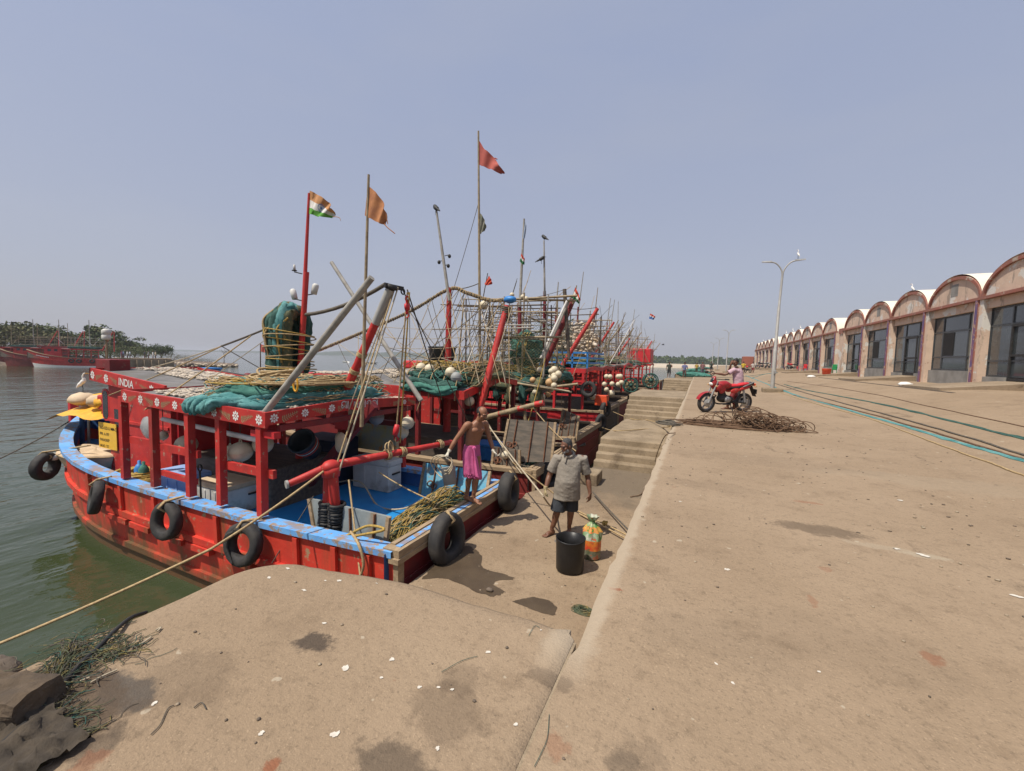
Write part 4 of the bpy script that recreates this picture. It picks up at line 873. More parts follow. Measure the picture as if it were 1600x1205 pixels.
# ---------------------------------------------------------------- ropes
def rope(name, pts, r, m, label, n=5): return tag(MB().tube(pts, r, n).build(name, M[m]), label, 'rope')
wpt = wp+V((0, -.1, .1))
far_l = PY(-60, 1030, 1.35)
rope('mooring_rope', sag(wpt, PY(330, 858, 2.9), .03, 8)+sag(PY(330, 858, 2.9), far_l, .03, 10)[1:], .017, 'rope', 'long taut mooring rope crossing in front of the red hull to the lower left')
rope('mooring_rope', sag((-15.6, 5.1, -.58), PY(-40, 735, 3.0), .05, 10), .014, 'ropedark', 'thin bow line running off over the water to the left')
hd = bt+V((.02, .1, .05))
for i, (a, c, r, m, lab, s_) in enumerate((
    (PY(478, 492, 5.75), PY(603, 444, 5.8), .038, 'ropedark', 'thick lashed stay from the red mast up to the boom head', .10),
    (PY(470, 490, 5.8), PY(346, 541, 5.6), .022, 'ropedark', 'dark stay from the mast down towards the bow', .02),
    (PY(346, 541, 5.6), PY(222, 578, 6.0), .014, 'ropepale', 'pale forked stay running to the cabin roof corner', .03),
    (PY(346, 541, 5.6), PY(170, 618, 4.6), .014, 'rope', 'tan forked stay running to the near cabin roof edge', .03),
    (PY(392, 525, 5.6), PY(227, 640, 4.0), .014, 'rope', 'tan knotted line running down to the painted roof board', .03),
    (PY(430, 520, 5.7), PY(318, 600, 5.0), .008, 'ropepale', 'thin pale wire running from the mast to the roof', .0),
    (PY(346, 541, 5.6), PY(440, 595, 6.5), .010, 'ropedark', 'dark line crossing behind the net bundle', .0),
    (hd, PY(522, 738, 4.45), .014, 'rope', 'left of two tan falls from the boom head to the winch post', .0),
    (hd+V((.05, .02, 0)), PY(530, 736, 4.5), .014, 'ropepale', 'right of two tan falls from the boom head to the winch post', .0),
    (hd, PY(545, 640, 5.6), .012, 'ropepale', 'pale line from the boom head to the lettered board', .0),
    (hd+V((.05, .28, -.05)), PY(618, 690, 6.2), .015, 'rope', 'tan fall hanging from the pulley to the winch boom', .0),
    (hd+V((.10, .28, -.05)), PY(625, 692, 6.3), .015, 'ropey', 'yellowish fall hanging beside the tan one from the pulley', .0),
    (hd+V((.05, .28, 0)), PY(690, 622, 8.6), .013, 'ropedark', 'dark line from the boom head across to the next roof', .02),
    (hd+V((.0, .2, 0)), PY(735, 665, 9.0), .012, 'ropedark', 'dark line from the boom head down to the next boat', .03),
    (PY(592, 738, 6.0), PY(672, 781, 5.6), .013, 'rope', 'tan line from the winch boom to the stern net', .03),
    (PY(545, 750, 4.6), PY(563, 900, 4.02), .014, 'rope', 'rope hanging from the winch post over the near gunwale', .0),
    (PY(490, 775, 4.4), PY(425, 880, 3.95), .008, 'ropedark', 'thin dark line from the winch post down the hull', .0))):
    rope('rigging_rope', sag(a, c, s_, 8, .0), r, m, lab)
b = MB(); q = hd+V((.05, .28, -.32)); b.lathe([(0, -.05), (.06, -.045), (.075, 0), (.06, .045), (0, .05)], q, 12, 0, axis=(1, .6, .1)); b.bar(q+V((0,0,-.12)), q+V((0,0,.12)), .05, .03); b.torus(q+V((0, 0, .15)), .05, .014, (1, 0, 0), 10, 5); b.torus(q+V((0, 0, -.16)), .04, .012, (0, 1, 0), 10, 5); tag(b.build('pulley', M['redbright']), 'red pulley block hanging from the boom head', 'pulley')
b = MB(); q = PY(619, 672, 6.2); b.lathe([(0, -.12), (.05, -.1), (.06, 0), (.05, .1), (0, .12)], q, 10, 0, axis=(.1, .2, 1)); b.torus(q+V((0, 0, -.17)), .05, .012, (0, 1, .2), 10, 5); tag(b.build('pulley', M['redbright']), 'red hook block above the middle of the winch boom', 'pulley')
rope('rope', smoothpath([PZ(505, 760, DZ)+V((0, 0, .03)), PY(560, 752, 6.5), PY(590, 790, 6.2), PY(630, 795, 6.0), PY(665, 778, 6.2), PY(690, 775, 6.2)], 6), .018, 'ropepale', 'pale hose like rope curving over the blue deck')
rope('rope', smoothpath([(-4.35, 4.2, -1.06), PY(560, 850, 4.0), PY(568, 880, 3.98), PY(562, 905, 3.98)], 6), .02, 'rope', 'tan rope looped over the near gunwale by the winch post')
rope('rope', smoothpath([PY(553, 838, 4.12), PY(600, 828, 4.15), PY(575, 822, 4.3), PY(540, 838, 4.2)], 6), .02, 'ropey', 'frayed rope end lying on the near gunwale')
# line of little loops on the near roof rim
q = PY(462, 601, 4.5); rope('float_ring', [q+V((.05*math.cos(a), 0, .11*math.sin(a))) for a in [k*math.pi/6 for k in range(13)]], .016, 'tarp', 'yellow plastic ring lying on the teal net')
# ---------------------------------------------------------------- flags
def flag(name, top, bot, Y, mats, bands, label, amp=.05, depth=0, tail=None, deco=None, th=.006):
    tp = smoothpath([PY(x, y, Y) for x, y in top], 6); bo = smoothpath([PY(x, y, Y) for x, y in bot], 6)
    n = 24; T = [tp[min(len(tp)-1, round(i*(len(tp)-1)/n))] for i in range(n+1)]; Bm = [bo[min(len(bo)-1, round(i*(len(bo)-1)/n))] for i in range(n+1)]
    m = 15; b = MB(); P = []
    for k in range(m+1): P.append([T[i].lerp(Bm[i], k/m)+V((0, amp*math.sin(i*.55+k*.18)*(i/n)+depth*i/n, .006*math.sin(i*.9+k))) for i in range(n+1)])
    for k in range(m):
        mi = bands(k/m); b.grid([P[k], P[k+1]], mi)
        b.grid([[p+V((0, th, 0)) for p in P[k]], [p+V((0, th, 0)) for p in P[k+1]]], mi)
    if deco: deco(b, P)
    if tail:
        for pts, r in tail: b.tube(smoothpath([PY(x, y, Y)+V((0, depth, 0)) for x, y in pts], 4), r, 4, 0)
    return tag(b.build(name, mats, fix=False), label, 'flag')
SAF = mat('saffron_cloth', (.48, .24, .10), (.40, .19, .08), 6, .9); WHC = mat('white_cloth', (.62, .60, .56), (.54, .52, .49), 6, .9); GRC = mat('green_cloth', (.12, .36, .05), (.10, .30, .05), 6, .9); NAV = mat('navy_print', (.08, .17, .42), None, 5, .9)
ORC = mat('faded_orange_cloth', (.46, .20, .08), (.30, .12, .06), 5, .9, chip=(.28, .12, .07), ca=(.62, .68)); RDC = mat('faded_red_cloth', (.42, .10, .075), (.34, .08, .065), 5, .9); GYC = mat('dirty_flag_cloth', (.22, .20, .16), (.12, .14, .10), 5, .9)
DGR = mat('dark_green_cloth', (.03, .16, .06), None, 5, .9); RD2 = mat('red_cloth', (.55, .07, .04), (.42, .06, .03), 5, .9)
def chakra(b, P):
    k, i = 7, 10; c = (P[k][i]+P[k+1][i])*.5; uxx = (P[k][i+1]-P[k][i-1]).normalized(); uzz = (P[k-1][i]-P[k+1][i]).normalized(); nn = uxx.cross(uzz); nn = nn if nn.y < 0 else -nn
    def ring(r0, r1):
        A = [c+nn*.02+(uxx*math.cos(a)+uzz*math.sin(a))*r0 for a in [2*math.pi*j/24 for j in range(25)]]; Bq = [c+nn*.02+(uxx*math.cos(a)+uzz*math.sin(a))*r1 for a in [2*math.pi*j/24 for j in range(25)]]; b.grid([A, Bq], 3)
    ring(.062, .074); ring(.0, .016)
    for j in range(12):
        a = 2*math.pi*j/12; d = uxx*math.cos(a)+uzz*math.sin(a); e = uxx*-math.sin(a)+uzz*math.cos(a); p = c+nn*.02; b.add([p-e*.0025, p+d*.065-e*.0025, p+d*.065+e*.0025, p+e*.0025], [(0, 1, 2, 3)], 3)
flag('flag', [(484, 298), (503, 308), (515, 319), (520.6, 330.6)], [(480, 332.5), (492, 337), (504, 339), (519.7, 340)], 5.85, [SAF, WHC, GRC, NAV], lambda f: 0 if f < .36 else (1 if f < .69 else 2), 'saffron, white and green flag with a blue wheel on the red mast', .06, tail=[([(520, 339), (526, 339), (531, 341), (532, 345)], .006)], deco=chakra)
flag('flag', [(574.5, 291), (585, 298), (592, 307), (601, 323), (602, 332.5)], [(570, 337), (579, 342), (590, 347), (596, 350), (601, 351)], 5.3, [ORC], lambda f: 0, 'torn faded orange flag on a bamboo pole of the nearest boat', .05, tail=[([(600, 350), (607, 357), (617, 365)], .008), ([(603, 333), (605, 345), (606, 350)], .008)])
# ---------------------------------------------------------------- the other trawlers
GLASS = mat('dark_glass', (.03, .03, .035), None, 3, .15)
def zroof(o):
    return lambda x, y: o['rz']+o['cam']*(1-min(1, abs((y-o['ry'])/(o['B']*.5)))**2)+(o['xa']-x)*.02
def trawler(o):
    """o: x0, yc, L, B, zs, zb (hull), xa, xf (roof from, to), rz, cam (roof height, camber), colours"""
    o.setdefault('ry', o['yc']); g = random.Random(o['seed'])
    root = thing('fishing_boat', (o['x0'], o['yc'], WZ), o['label'], 'fishing boat', o.get('group', 'wooden trawlers moored along the quay'))
    H = Hull(o['x0'], o['yc'], o['L'], o['B'], o['zs'], o['zb']); o['H'] = H
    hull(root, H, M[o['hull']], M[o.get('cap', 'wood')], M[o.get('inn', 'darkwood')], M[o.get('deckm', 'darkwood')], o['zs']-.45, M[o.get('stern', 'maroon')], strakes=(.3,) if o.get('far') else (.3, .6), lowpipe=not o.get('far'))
    zr = zroof(o); o['zr'] = zr; yn, yf, xa, xf = o['yc']-o['B']*.46, o['yc']+o['B']*.46, o['xa'], o['xf']
    b = MB(); 
    for dz in (-.03, -.10): b.grid([[(x, y, zr(x, y)+dz) for y in frange(yn+.03, yf-.03, 6)] for x in frange(xa-.03, xf+.03, 4)])
    b.build('roof_deck', M['roofdeck'], root)
    b = MB(); fm = M[o.get('fas', 'red')]
    fascia(b, (xf, yn, zr(xf, yn)+.03), (xa, yn, zr(xa, yn)+.03), .22, .05, (0, -1, 0), motif=False)
    ry = o['ry']; fascia(b, (xa, yn, zr(xa, yn)+.03), (xa, ry, zr(xa, ry)+.03), .2, .05, (1, 0, 0), motif=False); fascia(b, (xa, ry, zr(xa, ry)+.03), (xa, yf, zr(xa, yf)+.03), .2, .05, (1, 0, 0), motif=False)
    fascia(b, (xf, yf, zr(xf, yf)+.03), (xf, yn, zr(xf, yn)+.03), .2, .05, (-1, 0, 0), motif=False)
    b.build('roof_board', [fm, M['white'], M['leafpaint']], root)
    n = max(3, int((xa-xf)/1.2)); 
    for i in range(n+1):
        x = xa-.12+(xf-xa+.24)*i/n
        for y in (yn+.06, yf-.06): post(root, (x, y, o['zs']), (x, y, zr(x, y)-.15), .11, o.get('postm', 'red'))
    for z in (.35, .7):
        zz = o['zs']+(zr(xa, yn)-o['zs'])*z
        if g.random() < .8: MB().bar((xa-.1, yn+.1, zz), (xf+.1, yn+.1, zz), .05, .10).build('rail', M[o.get('postm', 'red')], root)
    cxa, cxf = xf+.2, xf-2.4
    b = MB(); b.box((cxf, yn+.5, o['zs']-.4), (cxa, yf-.5, zr(xf, yn)+.02)); b.build('cabin', M[o.get('cab', o.get('fas', 'red'))], root)
    b = MB(); b.box((cxf-.25, yn+.38, zr(xf, yn)+.025), (cxa-.3, yf-.38, zr(xf, yn)+.16)); b.build('cabin_roof', M[o.get('croof', o.get('fas', 'red'))], root)
    for k in range(2): x = cxf+.5+k*.95; MB().box((x, yn+.485, zr(xf, yn)-.62), (x+.5, yn+.497, zr(xf, yn)-.15)).build('cabin_window', GLASS, root)
    MB().bbox((xf+.3, yn+.7, o['zs']-.44), (xa-.9, yf-.7, o['zs']+.35), .04).build('engine_casing', M['darkwood'], root)
    if o.get('mast'):
        for (base, top, r, m) in o['mast']: pole(root, 'mast', [V(base), V(base).lerp(V(top), .5), V(top)], [r, r*.85, r*.6], m, 8)
    if o.get('boom'):
        for (a, c, r, m) in o['boom']: pole(root, 'boom', [V(a), V(a).lerp(V(c), .5), V(c)], [r, r, r*.8], m, 8)
    if o.get('rack'):
        for (xa_, xb_, ya_, yb_, z0_, z1_, nl, nv) in o['rack']:
            for j, y in enumerate((ya_, yb_)):
                for i in range(nl):
                    z = z0_+(z1_-z0_)*i/max(1, nl-1)+g.gauss(0, .13); e0, e1 = g.uniform(-1.2, .5), g.uniform(-.8, 1.6); dzz = g.gauss(0, .22); dy = g.gauss(0, .22)
                    P = [V((xa_+e0, y+dy, z)), V(((xa_+xb_)/2, y+dy+g.gauss(0, .05), z+g.gauss(0, .04))), V((xb_+e1, y+dy, z+dzz))]
                    pole(root, 'rack_pole', P, [.028, .026, .02], g.choice(('bamboo', 'bamboo', 'greypole', 'darkwood')), 6)
                for i in range(nv):
                    x = xa_+(xb_-xa_)*(i+.5)/nv+g.gauss(0, .12); pole(root, 'rack_post', [V((x, y, z0_-.5)), V((x+g.gauss(0, .12), y+g.gauss(0, .05), z1_+g.uniform(.0, .35)))], [.034, .026], g.choice(('bamboo', 'greypole', 'darkwood')), 6)
            for i in range(max(2, nl//2)):
                z = z0_+(z1_-z0_)*g.random(); x = g.uniform(xb_, xa_); pole(root, 'rack_pole', [V((x, ya_-.3, z)), V((x+g.gauss(0, .1), yb_+.3, z+g.gauss(0, .1)))], [.026, .022], 'bamboo', 6)
            for i in range(3):
                x = g.uniform(xb_, xa_); pole(root, 'rack_brace', [V((x, ya_, z0_)), V((x+g.choice((-1, 1))*g.uniform(.8, 1.6), ya_+.05, z1_))], [.03, .024], g.choice(('white', 'bamboo', 'greypole')), 6)
    return root
netlab = 'fishing nets heaped on the boats'
o2 = dict(seed=2, x0=-3.42, yc=10.5, L=12.5, B=3.6, zs=-1.2, zb=-.45, xa=-5.33, xf=-9.6, rz=.55, cam=.36, ry=10.9, hull='maroon', cap='wood', fas='red', stern='maroon', postm='reddark', cab='reddark', deckm='darkwood',
    label='second boat in the row with green nets and floats on its red roof',
    mast=[((-6.8, 10.3, -.8), PY(702, 450, 10.3), .115, M['red']), (PY(702, 470, 10.25), PY(682, 330, 10.25), .05, M['greypole']), (PY(750, 575, 10.9), PY(747.5, 205, 10.9), .045, M['bamboo'])],
    boom=[(PY(744, 660, 9.4), PY(792, 478, 10.3), .10, M['red']), (PY(742, 657, 9.6), PY(848, 629, 9.4), .07, M['bamboo']), (PY(738, 680, 9.3), PY(765, 585, 9.6), .06, M['red'])],
    )
B2 = trawler(o2); z2 = o2['zr']
for f in (.38, .66, .9):      # red bands on the stern boom
    a = PY(742, 657, 9.6).lerp(PY(848, 629, 9.4), f); b = MB(); b.tube([a, a+V((.22, 0, .05))], .074, 8); b.build('painted_band', M['red'], B2)
q = PY(796, 466, 10.35); b = MB(); b.ell(q+V((.02, 0, -.04)), (.19, .14, .10), 12, 8, fn=lambda v: 1+.15*nz(v*3, 1)); b.build('boom_wrap', M['bluebox'], B2)
q = PY(792, 480, 10.3); b = MB()
for k in range(8): b.torus(q+V((-.005*k, 0, -.05*k)), .12, .022, (.15+RND.uniform(-.2, .2), RND.uniform(-.2, .2), 1), 12, 5)
b.build('boom_lashing', M['ropedark'], B2)
for y, dx in ((400, .16), (408, -.2), (415, .12)): 
    q = PY(695, y, 10.25); b = MB(); b.tube([q, q+V((dx, 0, .02))], .012, 5); b.ell(q+V((dx, 0, -.02)), (.05, .05, .06), 8, 6); b.build('mast_fitting', M['black'], B2)
board([PY(795, 655, 9.3), PY(868, 660, 9.3), PY(862, 722, 9.05), PY(782, 722, 9.05)], 'brownboard', 'trawl_board', 'dark brown plank trawl board on the deck of the second boat')
board([PY(772, 698, 9.0), PY(812, 703, 8.95), PY(812, 740, 8.9), PY(768, 735, 8.95)], 'brownboard', 'trawl_board', 'small weathered board behind the man in pink')
rz2 = lambda x, y, h=0: V((x, y, z2(x, y)-.03+h))
netheap('fishing_net', 'bulging bright green net tied down on the near corner of the second roof', [rz2(-7.3, 9.05), rz2(-6.6, 9.1), rz2(-6.0, 9.1), rz2(-5.45, 9.15)], .38, .40, 12, ['net', 'netgreen', 'net'], 41, 20, zfn=z2)
netheap('fishing_net', 'long olive net heap along the stern edge of the second roof', [rz2(-5.7, 9.3), rz2(-5.6, 10.0), rz2(-5.6, 10.8), rz2(-5.6, 11.7)], .42, .34, 13, ['netdark', 'netdark', 'rope'], 43, 70, zfn=z2)
netheap('fishing_net', 'olive net heap with tan lines behind the bright green one', [rz2(-7.6, 9.8), rz2(-6.9, 10.0), rz2(-6.2, 10.0), rz2(-5.8, 9.9)], .45, .36, 12, ['netdark', 'netdark', 'ropey'], 44, 70, zfn=z2)
b = MB()
for k in range(5):
    x = -7.2+.4*k; b.tube(smoothpath([rz2(x, 8.82, -.2), rz2(x+.03, 8.8, .12), rz2(x+.05, 8.95, .48), rz2(x+.08, 9.3, .55), rz2(x+.25, 9.6, .42)], 5), .016, 5)
tag(b.build('tie_down', M['rope']), 'tan ropes tying the bright green net to the second roof', 'rope')
for (x, y, r, Y, m, lab) in ((671, 577, 8, 9.2, 'float', 'cream float on the green net just right of the boom line'), (658, 575, 8, 9.3, 'float', 'cream float at the left end of the green net on the second roof'), (704, 582, 8.5, 9.0, 'float', 'cream float on the right shoulder of the green net'), (713, 590, 9, 8.95, 'floatg', 'grey float low on the right end of the green net'),
      (728, 484, 4.2, 10.6, 'white', 'white float hung on the lines right of the second mast'), (756, 477, 7, 10.8, 'float', 'larger cream float hung high between the flag pole and the blue topped boom')):
    c = PY(x, y, Y); buoy(c, r*(c-EYE).dot(fw)/640, lab, m, 'floats on the second boat')
c = PY(691, 553, 10.6); b = MB(); b.lathe([(0, -.3), (.36, -.3), (.42, .18), (.45, .2), (.42, .22), (.34, -.26), (0, -.26)], c, 18); tag(b.build('tub', M['greybucket']), 'black round tub on the second roof left of its mast', 'tub')
fishes('drying_fish', 'broad sheet of pale fish drying on the front of the second roof', [(-8.0, 9.2), (-9.5, 9.2), (-9.5, 11.8), (-8.0, 11.8)], lambda x, y: z2(x, y)-.03, 1500, L=.15, seed=15, hole=.2)
fishes('drying_fish', 'pale fish drying on the second cabin roof behind the mast net', [(-9.7, 9.5), (-11.8, 9.5), (-11.8, 11.5), (-9.7, 11.5)], lambda x, y: z2(-9.6, 8.85)+.165, 1300, L=.15, seed=16, hole=.2)
b = MB()
for f in range(5): pass
tag(MB().bbox((-9.3, 11.3, 1.0), (-8.5, 11.9, 1.28), .06).build('red_basket', M['redbright']), 'red box at the far side of the fish on the second roof', 'box')
netheap('fishing_net', 'teal net heap on the after deck of the second boat by the old man', [V((-3.9, 9.1, -1.25)), V((-3.9, 9.7, -1.15)), V((-3.95, 10.4, -1.1)), V((-3.9, 11.2, -1.2))], .34, .24, 9, ['netgreen', 'net', 'ropey'], 46, 36)
buoy(PY(790, 711, 8.95), .10, 'cream float on the deck of the second boat near the small board', 'float', 'floats on the second boat')
buoy(PY(838, 667, 9.5), .085, 'cream float hung on the line above the old man', 'float', 'floats on the second boat')
# boat 3: bamboo racks all over
o3 = dict(seed=3, x0=-3.75, yc=15.2, L=13, B=4.3, zs=-1.2, zb=-.4, xa=-4.9, xf=-9.6, rz=.35, cam=.25, hull='maroon', cap='wood', fas='darkwood', stern='maroon', postm='reddark', cab='red',
    label='third boat in the row crowded with bamboo racks and olive nets',
    mast=[(PY(812, 610, 14.6), PY(812, 470, 14.6), .12, M['reddark']), (PY(812, 480, 14.55), PY(819, 342, 14.55), .06, M['greypole']), (PY(851, 590, 15.6), PY(851, 455, 15.6), .10, M['reddark']), (PY(851, 462, 15.5), PY(850, 376, 15.5), .045, M['greypole'])],
    boom=[(PY(832, 612, 14.2), PY(896, 468, 14.6), .12, M['reddark']), (PY(828, 608, 13.9), PY(893, 462, 14.1), .05, M['greypole']), (PY(845, 560, 13.7), PY(886, 470, 13.9), .05, M['white']), (PY(830, 720, 13.2), PY(808, 560, 13.3), .07, M['bamboo']), (PY(882, 452, 14.2), PY(889, 560, 14.2), .07, M['darkwood']), (PY(780, 615, 13.0), PY(903, 600, 13.0), .05, M['bamboo']), (PY(640, 573, 12.9), PY(890, 612, 12.9), .045, M['bamboo'])],
    rack=[(-4.7, -8.6, 13.2, 15.0, 1.0, 3.5, 8, 6), (-5.0, -9.5, 15.8, 17.3, 1.2, 3.4, 6, 5)])
B3 = trawler(o3); z3 = o3['zr']; rz3 = lambda x, y, h=0: V((x, y, z3(x, y)-.03+h))
P3 = [PY(770, 468, 14), PY(905, 448, 14)]
for (a, c, r) in ((PY(765, 470, 13.9), PY(902, 462, 13.9), .045), (PY(800, 467, 14.0), PY(900, 470, 14.0), .04), (PY(715, 478, 13.6), PY(800, 480, 13.6), .04), (PY(770, 527, 13.2), PY(880, 527, 13.2), .045)): pole(B3, 'rack_pole', [a, c], [r, r*.9], 'bamboo', 7)
b = MB(); c = PY(822, 545, 14.0)
for k in range(9): fat(b, smoothpath([c+V((-.55, RND.uniform(-.3, .3), RND.uniform(-.5, .45))), c+V((0, RND.uniform(-.3, .3), RND.uniform(-.45, .5))), c+V((.55, RND.uniform(-.3, .3), RND.uniform(-.5, .45)))], 6), .24, k*3.7, 10, k % 2)
o = tag(b.build('fishing_net', [M['net'], M['netgreen']]), 'round green net bundle tied with yellow line inside the bamboo racks', 'fishing net', netlab); b = MB()
for k in range(3): b.torus(c+V((.1*(k-1), 0, 0)), .6, .022, (1, RND.uniform(-.3, .3), RND.uniform(-.3, .3)), 20, 5)
b.build('tie', M['ropey'], o)
netheap('fishing_net', 'olive net heap on the near edge of the third roof under the racks', [rz3(-9.0, 13.5), rz3(-7.5, 13.6), rz3(-6.2, 13.6), rz3(-5.1, 13.8)], .6, .6, 18, ['netdark', 'netgreen', 'ropey'], 51, 90, zfn=z3)
netheap('fishing_net', 'dark net heap across the stern edge of the third roof', [rz3(-5.3, 13.6), rz3(-5.2, 14.8), rz3(-5.2, 16), rz3(-5.3, 17)], .55, .5, 16, ['netgreen', 'netdark', 'rope'], 52, 80, zfn=z3)
g = random.Random(33)
for k in range(22):
    c = PY(g.uniform(758, 872), g.uniform(572, 620), 13.0+g.uniform(-.15, .2)); buoy(c, g.uniform(.085, .14), 'small round float tangled in the nets under the bamboo racks of the third boat', g.choice(('float', 'float', 'floato')), 'floats in the nets of the third boat', False)
for (x, y) in ((866, 578), (872, 585), (862, 590), (800, 461), (817, 464), (822, 467)):
    c = PY(x, y, 13.2 if y > 500 else 13.8); buoy(c, .13 if y > 500 else .09, 'cream float tied to the outer end of the racks on the third boat' if y > 500 else 'cream float tied to the top rail of the racks on the third boat', 'float', 'floats on the racks of the third boat', False)
board([PY(880, 640, 13.6), PY(905, 650, 13.4), PY(900, 690, 13.3), PY(872, 680, 13.4)], 'brownboard', 'trawl_board', 'dark board standing on the after deck of the third boat')
# boat 4: bright red with blue rails
o4 = dict(seed=4, x0=-4.15, yc=21.6, L=13, B=4.4, zs=-1.0, zb=-.2, xa=-5.0, xf=-9.6, rz=.98, cam=.12, hull='redbright', cap='wood', fas='redbright', stern='darkwood', postm='redbright', inn='darkwood',
    label='bright red boat with blue rails on its roof, fourth in the row',
    mast=[((-7.2, 21.4, .6), (-7.2, 21.4, 4.3), .10, M['reddark']), ((-7.2, 21.35, 4.2), (-7.1, 21.3, 5.6), .045, M['greypole'])],
    boom=[(PY(876, 575, 18.6), PY(934, 482, 19.2), .10, M['red'])], rack=[(-4.6, -10, 20.2, 23, 2.0, 3.6, 5, 5)])
B4 = trawler(o4); z4 = o4['zr']
for z in (1.30, 1.55, 1.8): MB().bar((-4.95, 19.65, z), (-9.0, 19.65, z), .05, .09).build('roof_rail', M['bluebox'], B4); MB().bar((-4.95, 19.65, z), (-4.95, 23.3, z), .05, .09).build('roof_rail', M['bluebox'], B4)
for x in (-4.95, -5.7, -6.5, -7.4, -8.2, -9.0): MB().bar((x, 19.66, 1.05), (x, 19.66, 1.85), .07, .07).build('rail_post', M['bluebox'], B4)
netheap('fishing_net', 'green nets behind the blue roof rails of the bright red boat', [(-8.6, 20.3, z4(-8, 20)), (-7.4, 20.3, z4(-7, 20)), (-5.4, 20.4, z4(-6, 20))], .55, .6, 12, ['netgreen', 'netdark', 'ropey'], 61, 30)
b = MB(); g = random.Random(71)
for k in range(520):
    f = g.random(); h = g.random(); w_ = 1.6*(1-.35*h); c = V((-6.4+g.uniform(-1, 1)*w_, 22.3-.9*(1-h)+g.uniform(-.3, .5), 1.75+1.75*h)); b.ell(c, (.13, .11, .06), 6, 4, g.choice((0, 0, 1)), Euler((g.uniform(-.7, .7), g.uniform(-.7, .7), g.uniform(0, 3))).to_matrix())
b.ell((-6.4, 22.3, 2.4), (1.4, .5, .95), 12, 8, 0)
tag(b.build('drying_stack', [M['fish'], M['cream']]), 'tall pale heap of drying fish stacked above the blue rails', 'fish', None, 'stuff')
for k in range(9): buoy(PY(945+(k % 4)*9+RND.uniform(-3, 3), 590+(k//4)*9+RND.uniform(-2, 2), 19.7), .12, 'cream float hung in the side openings of the bright red boat', 'float', 'floats hung on the bright red boat', False)
for (x, y, lab) in ((927, 620, 'pale float on the after deck of the bright red boat'), (955, 615, 'pale float near the orange basket on the bright red boat')): buoy(PY(x, y, 19.9), .17, lab, 'float', 'floats hung on the bright red boat', False)
q = PY(940, 624, 20.0); tag(MB().bbox((q.x-.3, 19.8, q.z-.3), (q.x+.3, 20.3, q.z+.2), .03).build('basket', M['orange']), 'orange basket on the after deck of the bright red boat', 'basket')
tyre((-4.8, 19.45, .05), (0, -1, .1), .3, .1, 'tyre hung on the bright red side beside the stairs')
# further boats
far = [(26.2, 'red', 'greypole', 'fifth boat in the row with a dense bamboo rack'), (31.0, 'maroon', 'bamboo', 'sixth boat in the row with tall crossed poles'), (36.0, 'redbright', 'greypole', 'seventh boat in the row, its boom raised over the stairs'), (42.0, 'red', 'bamboo', 'eighth boat in the row, small behind the racks'), (49, 'redbright', 'greypole', 'ninth boat in the row, its red roof box standing high'), (57, 'red', 'greypole', 'farthest boat of the row by the end of the stairs')]
for i, (yc, hm, pm, lab) in enumerate(far):
    g = random.Random(80+i); x0 = -4.2-.06*i
    o = dict(seed=80+i, far=1, x0=x0, yc=yc, L=12.5, B=4.2, zs=-1.0, zb=-.3, xa=x0-1.1, xf=x0-5.6, rz=.9+.1*(i % 3), cam=.2, hull=hm, cap='wood', fas=hm, stern='maroon', postm='red', label=lab,
        mast=[((x0-3.2, yc, .5), (x0-3.1, yc-.1, 4.6+g.random()), .09, M['reddark']), ((x0-3.2, yc+.1, 4), (x0-3.4+g.random(), yc, 6.2+g.random()*1.3), .04, M[pm]), ((x0-1.5, yc+1.2, 1), (x0-1.5+g.uniform(-.5, .5), yc+1.2, 5.0+g.random()*1.2), .035, M['greypole'])],
        boom=([((x0-2.2-g.random(), yc-.6, .3), (x0-.3-g.random()*1.2, yc-.2, 3.2+g.random()*1.2), .08, M['red'])] if i % 2 == 0 else [])+[((x0-2.6, yc+1.2, .8), (x0-.4, yc+1.4, 4.0), .05, M['bamboo'])], rack=[(x0-.6, x0-6, yc-1.6, yc+1.4, 1.3, 3.6+.3*g.random(), 5, 4)])
    trawler(o)
    netheap('fishing_net', 'net heap on the roof of the '+lab.split(' ')[0]+' boat in the row', [(x0-1.4, yc-1.5, o['rz']), (x0-3, yc-1.5, o['rz']), (x0-5, yc-1.3, o['rz'])], .6, .5, 8, ['netdark', 'netgreen', 'rope'], 90+i, 10)
q = V((-4.9, 49, 2.0)); tag(MB().bbox((-7.5, 47.5, 1.35), (-4.9, 50.5, 2.9), .08).build('deck_house', M['redbright']), 'red deck house on the ninth boat standing above the others', 'deck house')
# two rope drums by the second landing
for (x, y, lab) in ((985, 612, 'left of two pale rope drums on the fifth boat'), (1016, 605, 'right of two pale rope drums on the fifth boat')):
    q = PY(x, y-10, 24.6); b = MB(); axd = V((.35, -.93, .1)).normalized(); e1, e2 = frame(axd)
    for sg in (-1, 1):
        c_ = q+axd*(.17*sg); b.torus(c_, .40, .035, axd, 24, 6, 0)
        for k in range(8): a = k*math.pi/4; b.bar(c_, c_+(e1*math.cos(a)+e2*math.sin(a))*.40, .035, .03, 0, axd)
    b.lathe([(0, -.2), (.09, -.2), (.09, .2), (0, .2)], q, 12, 0, axis=axd)
    for k in range(7): b.torus(q+axd*(-.13+.043*k), .20+.02*math.sin(k*2), .035, axd, 18, 6, 1)
    tag(b.build('rope_drum', [M['netgreen'], M['rope']]), lab.replace('pale ', 'spoked '), 'rope drum')
tyre((-3.68, 17.3, -1.2), (.95, -.3, 0), .28, .1, 'tyre between the third stern and the steps'); tyre((-3.25, 9.6, -1.45), (1, -.3, 0), .28, .1, 'tyre squeezed between the second stern and the landing')
tyre((-4.05, 20.0, -.9), (.95, -.3, 0), .3, .11, 'tyre on the dark stern of the bright red boat')
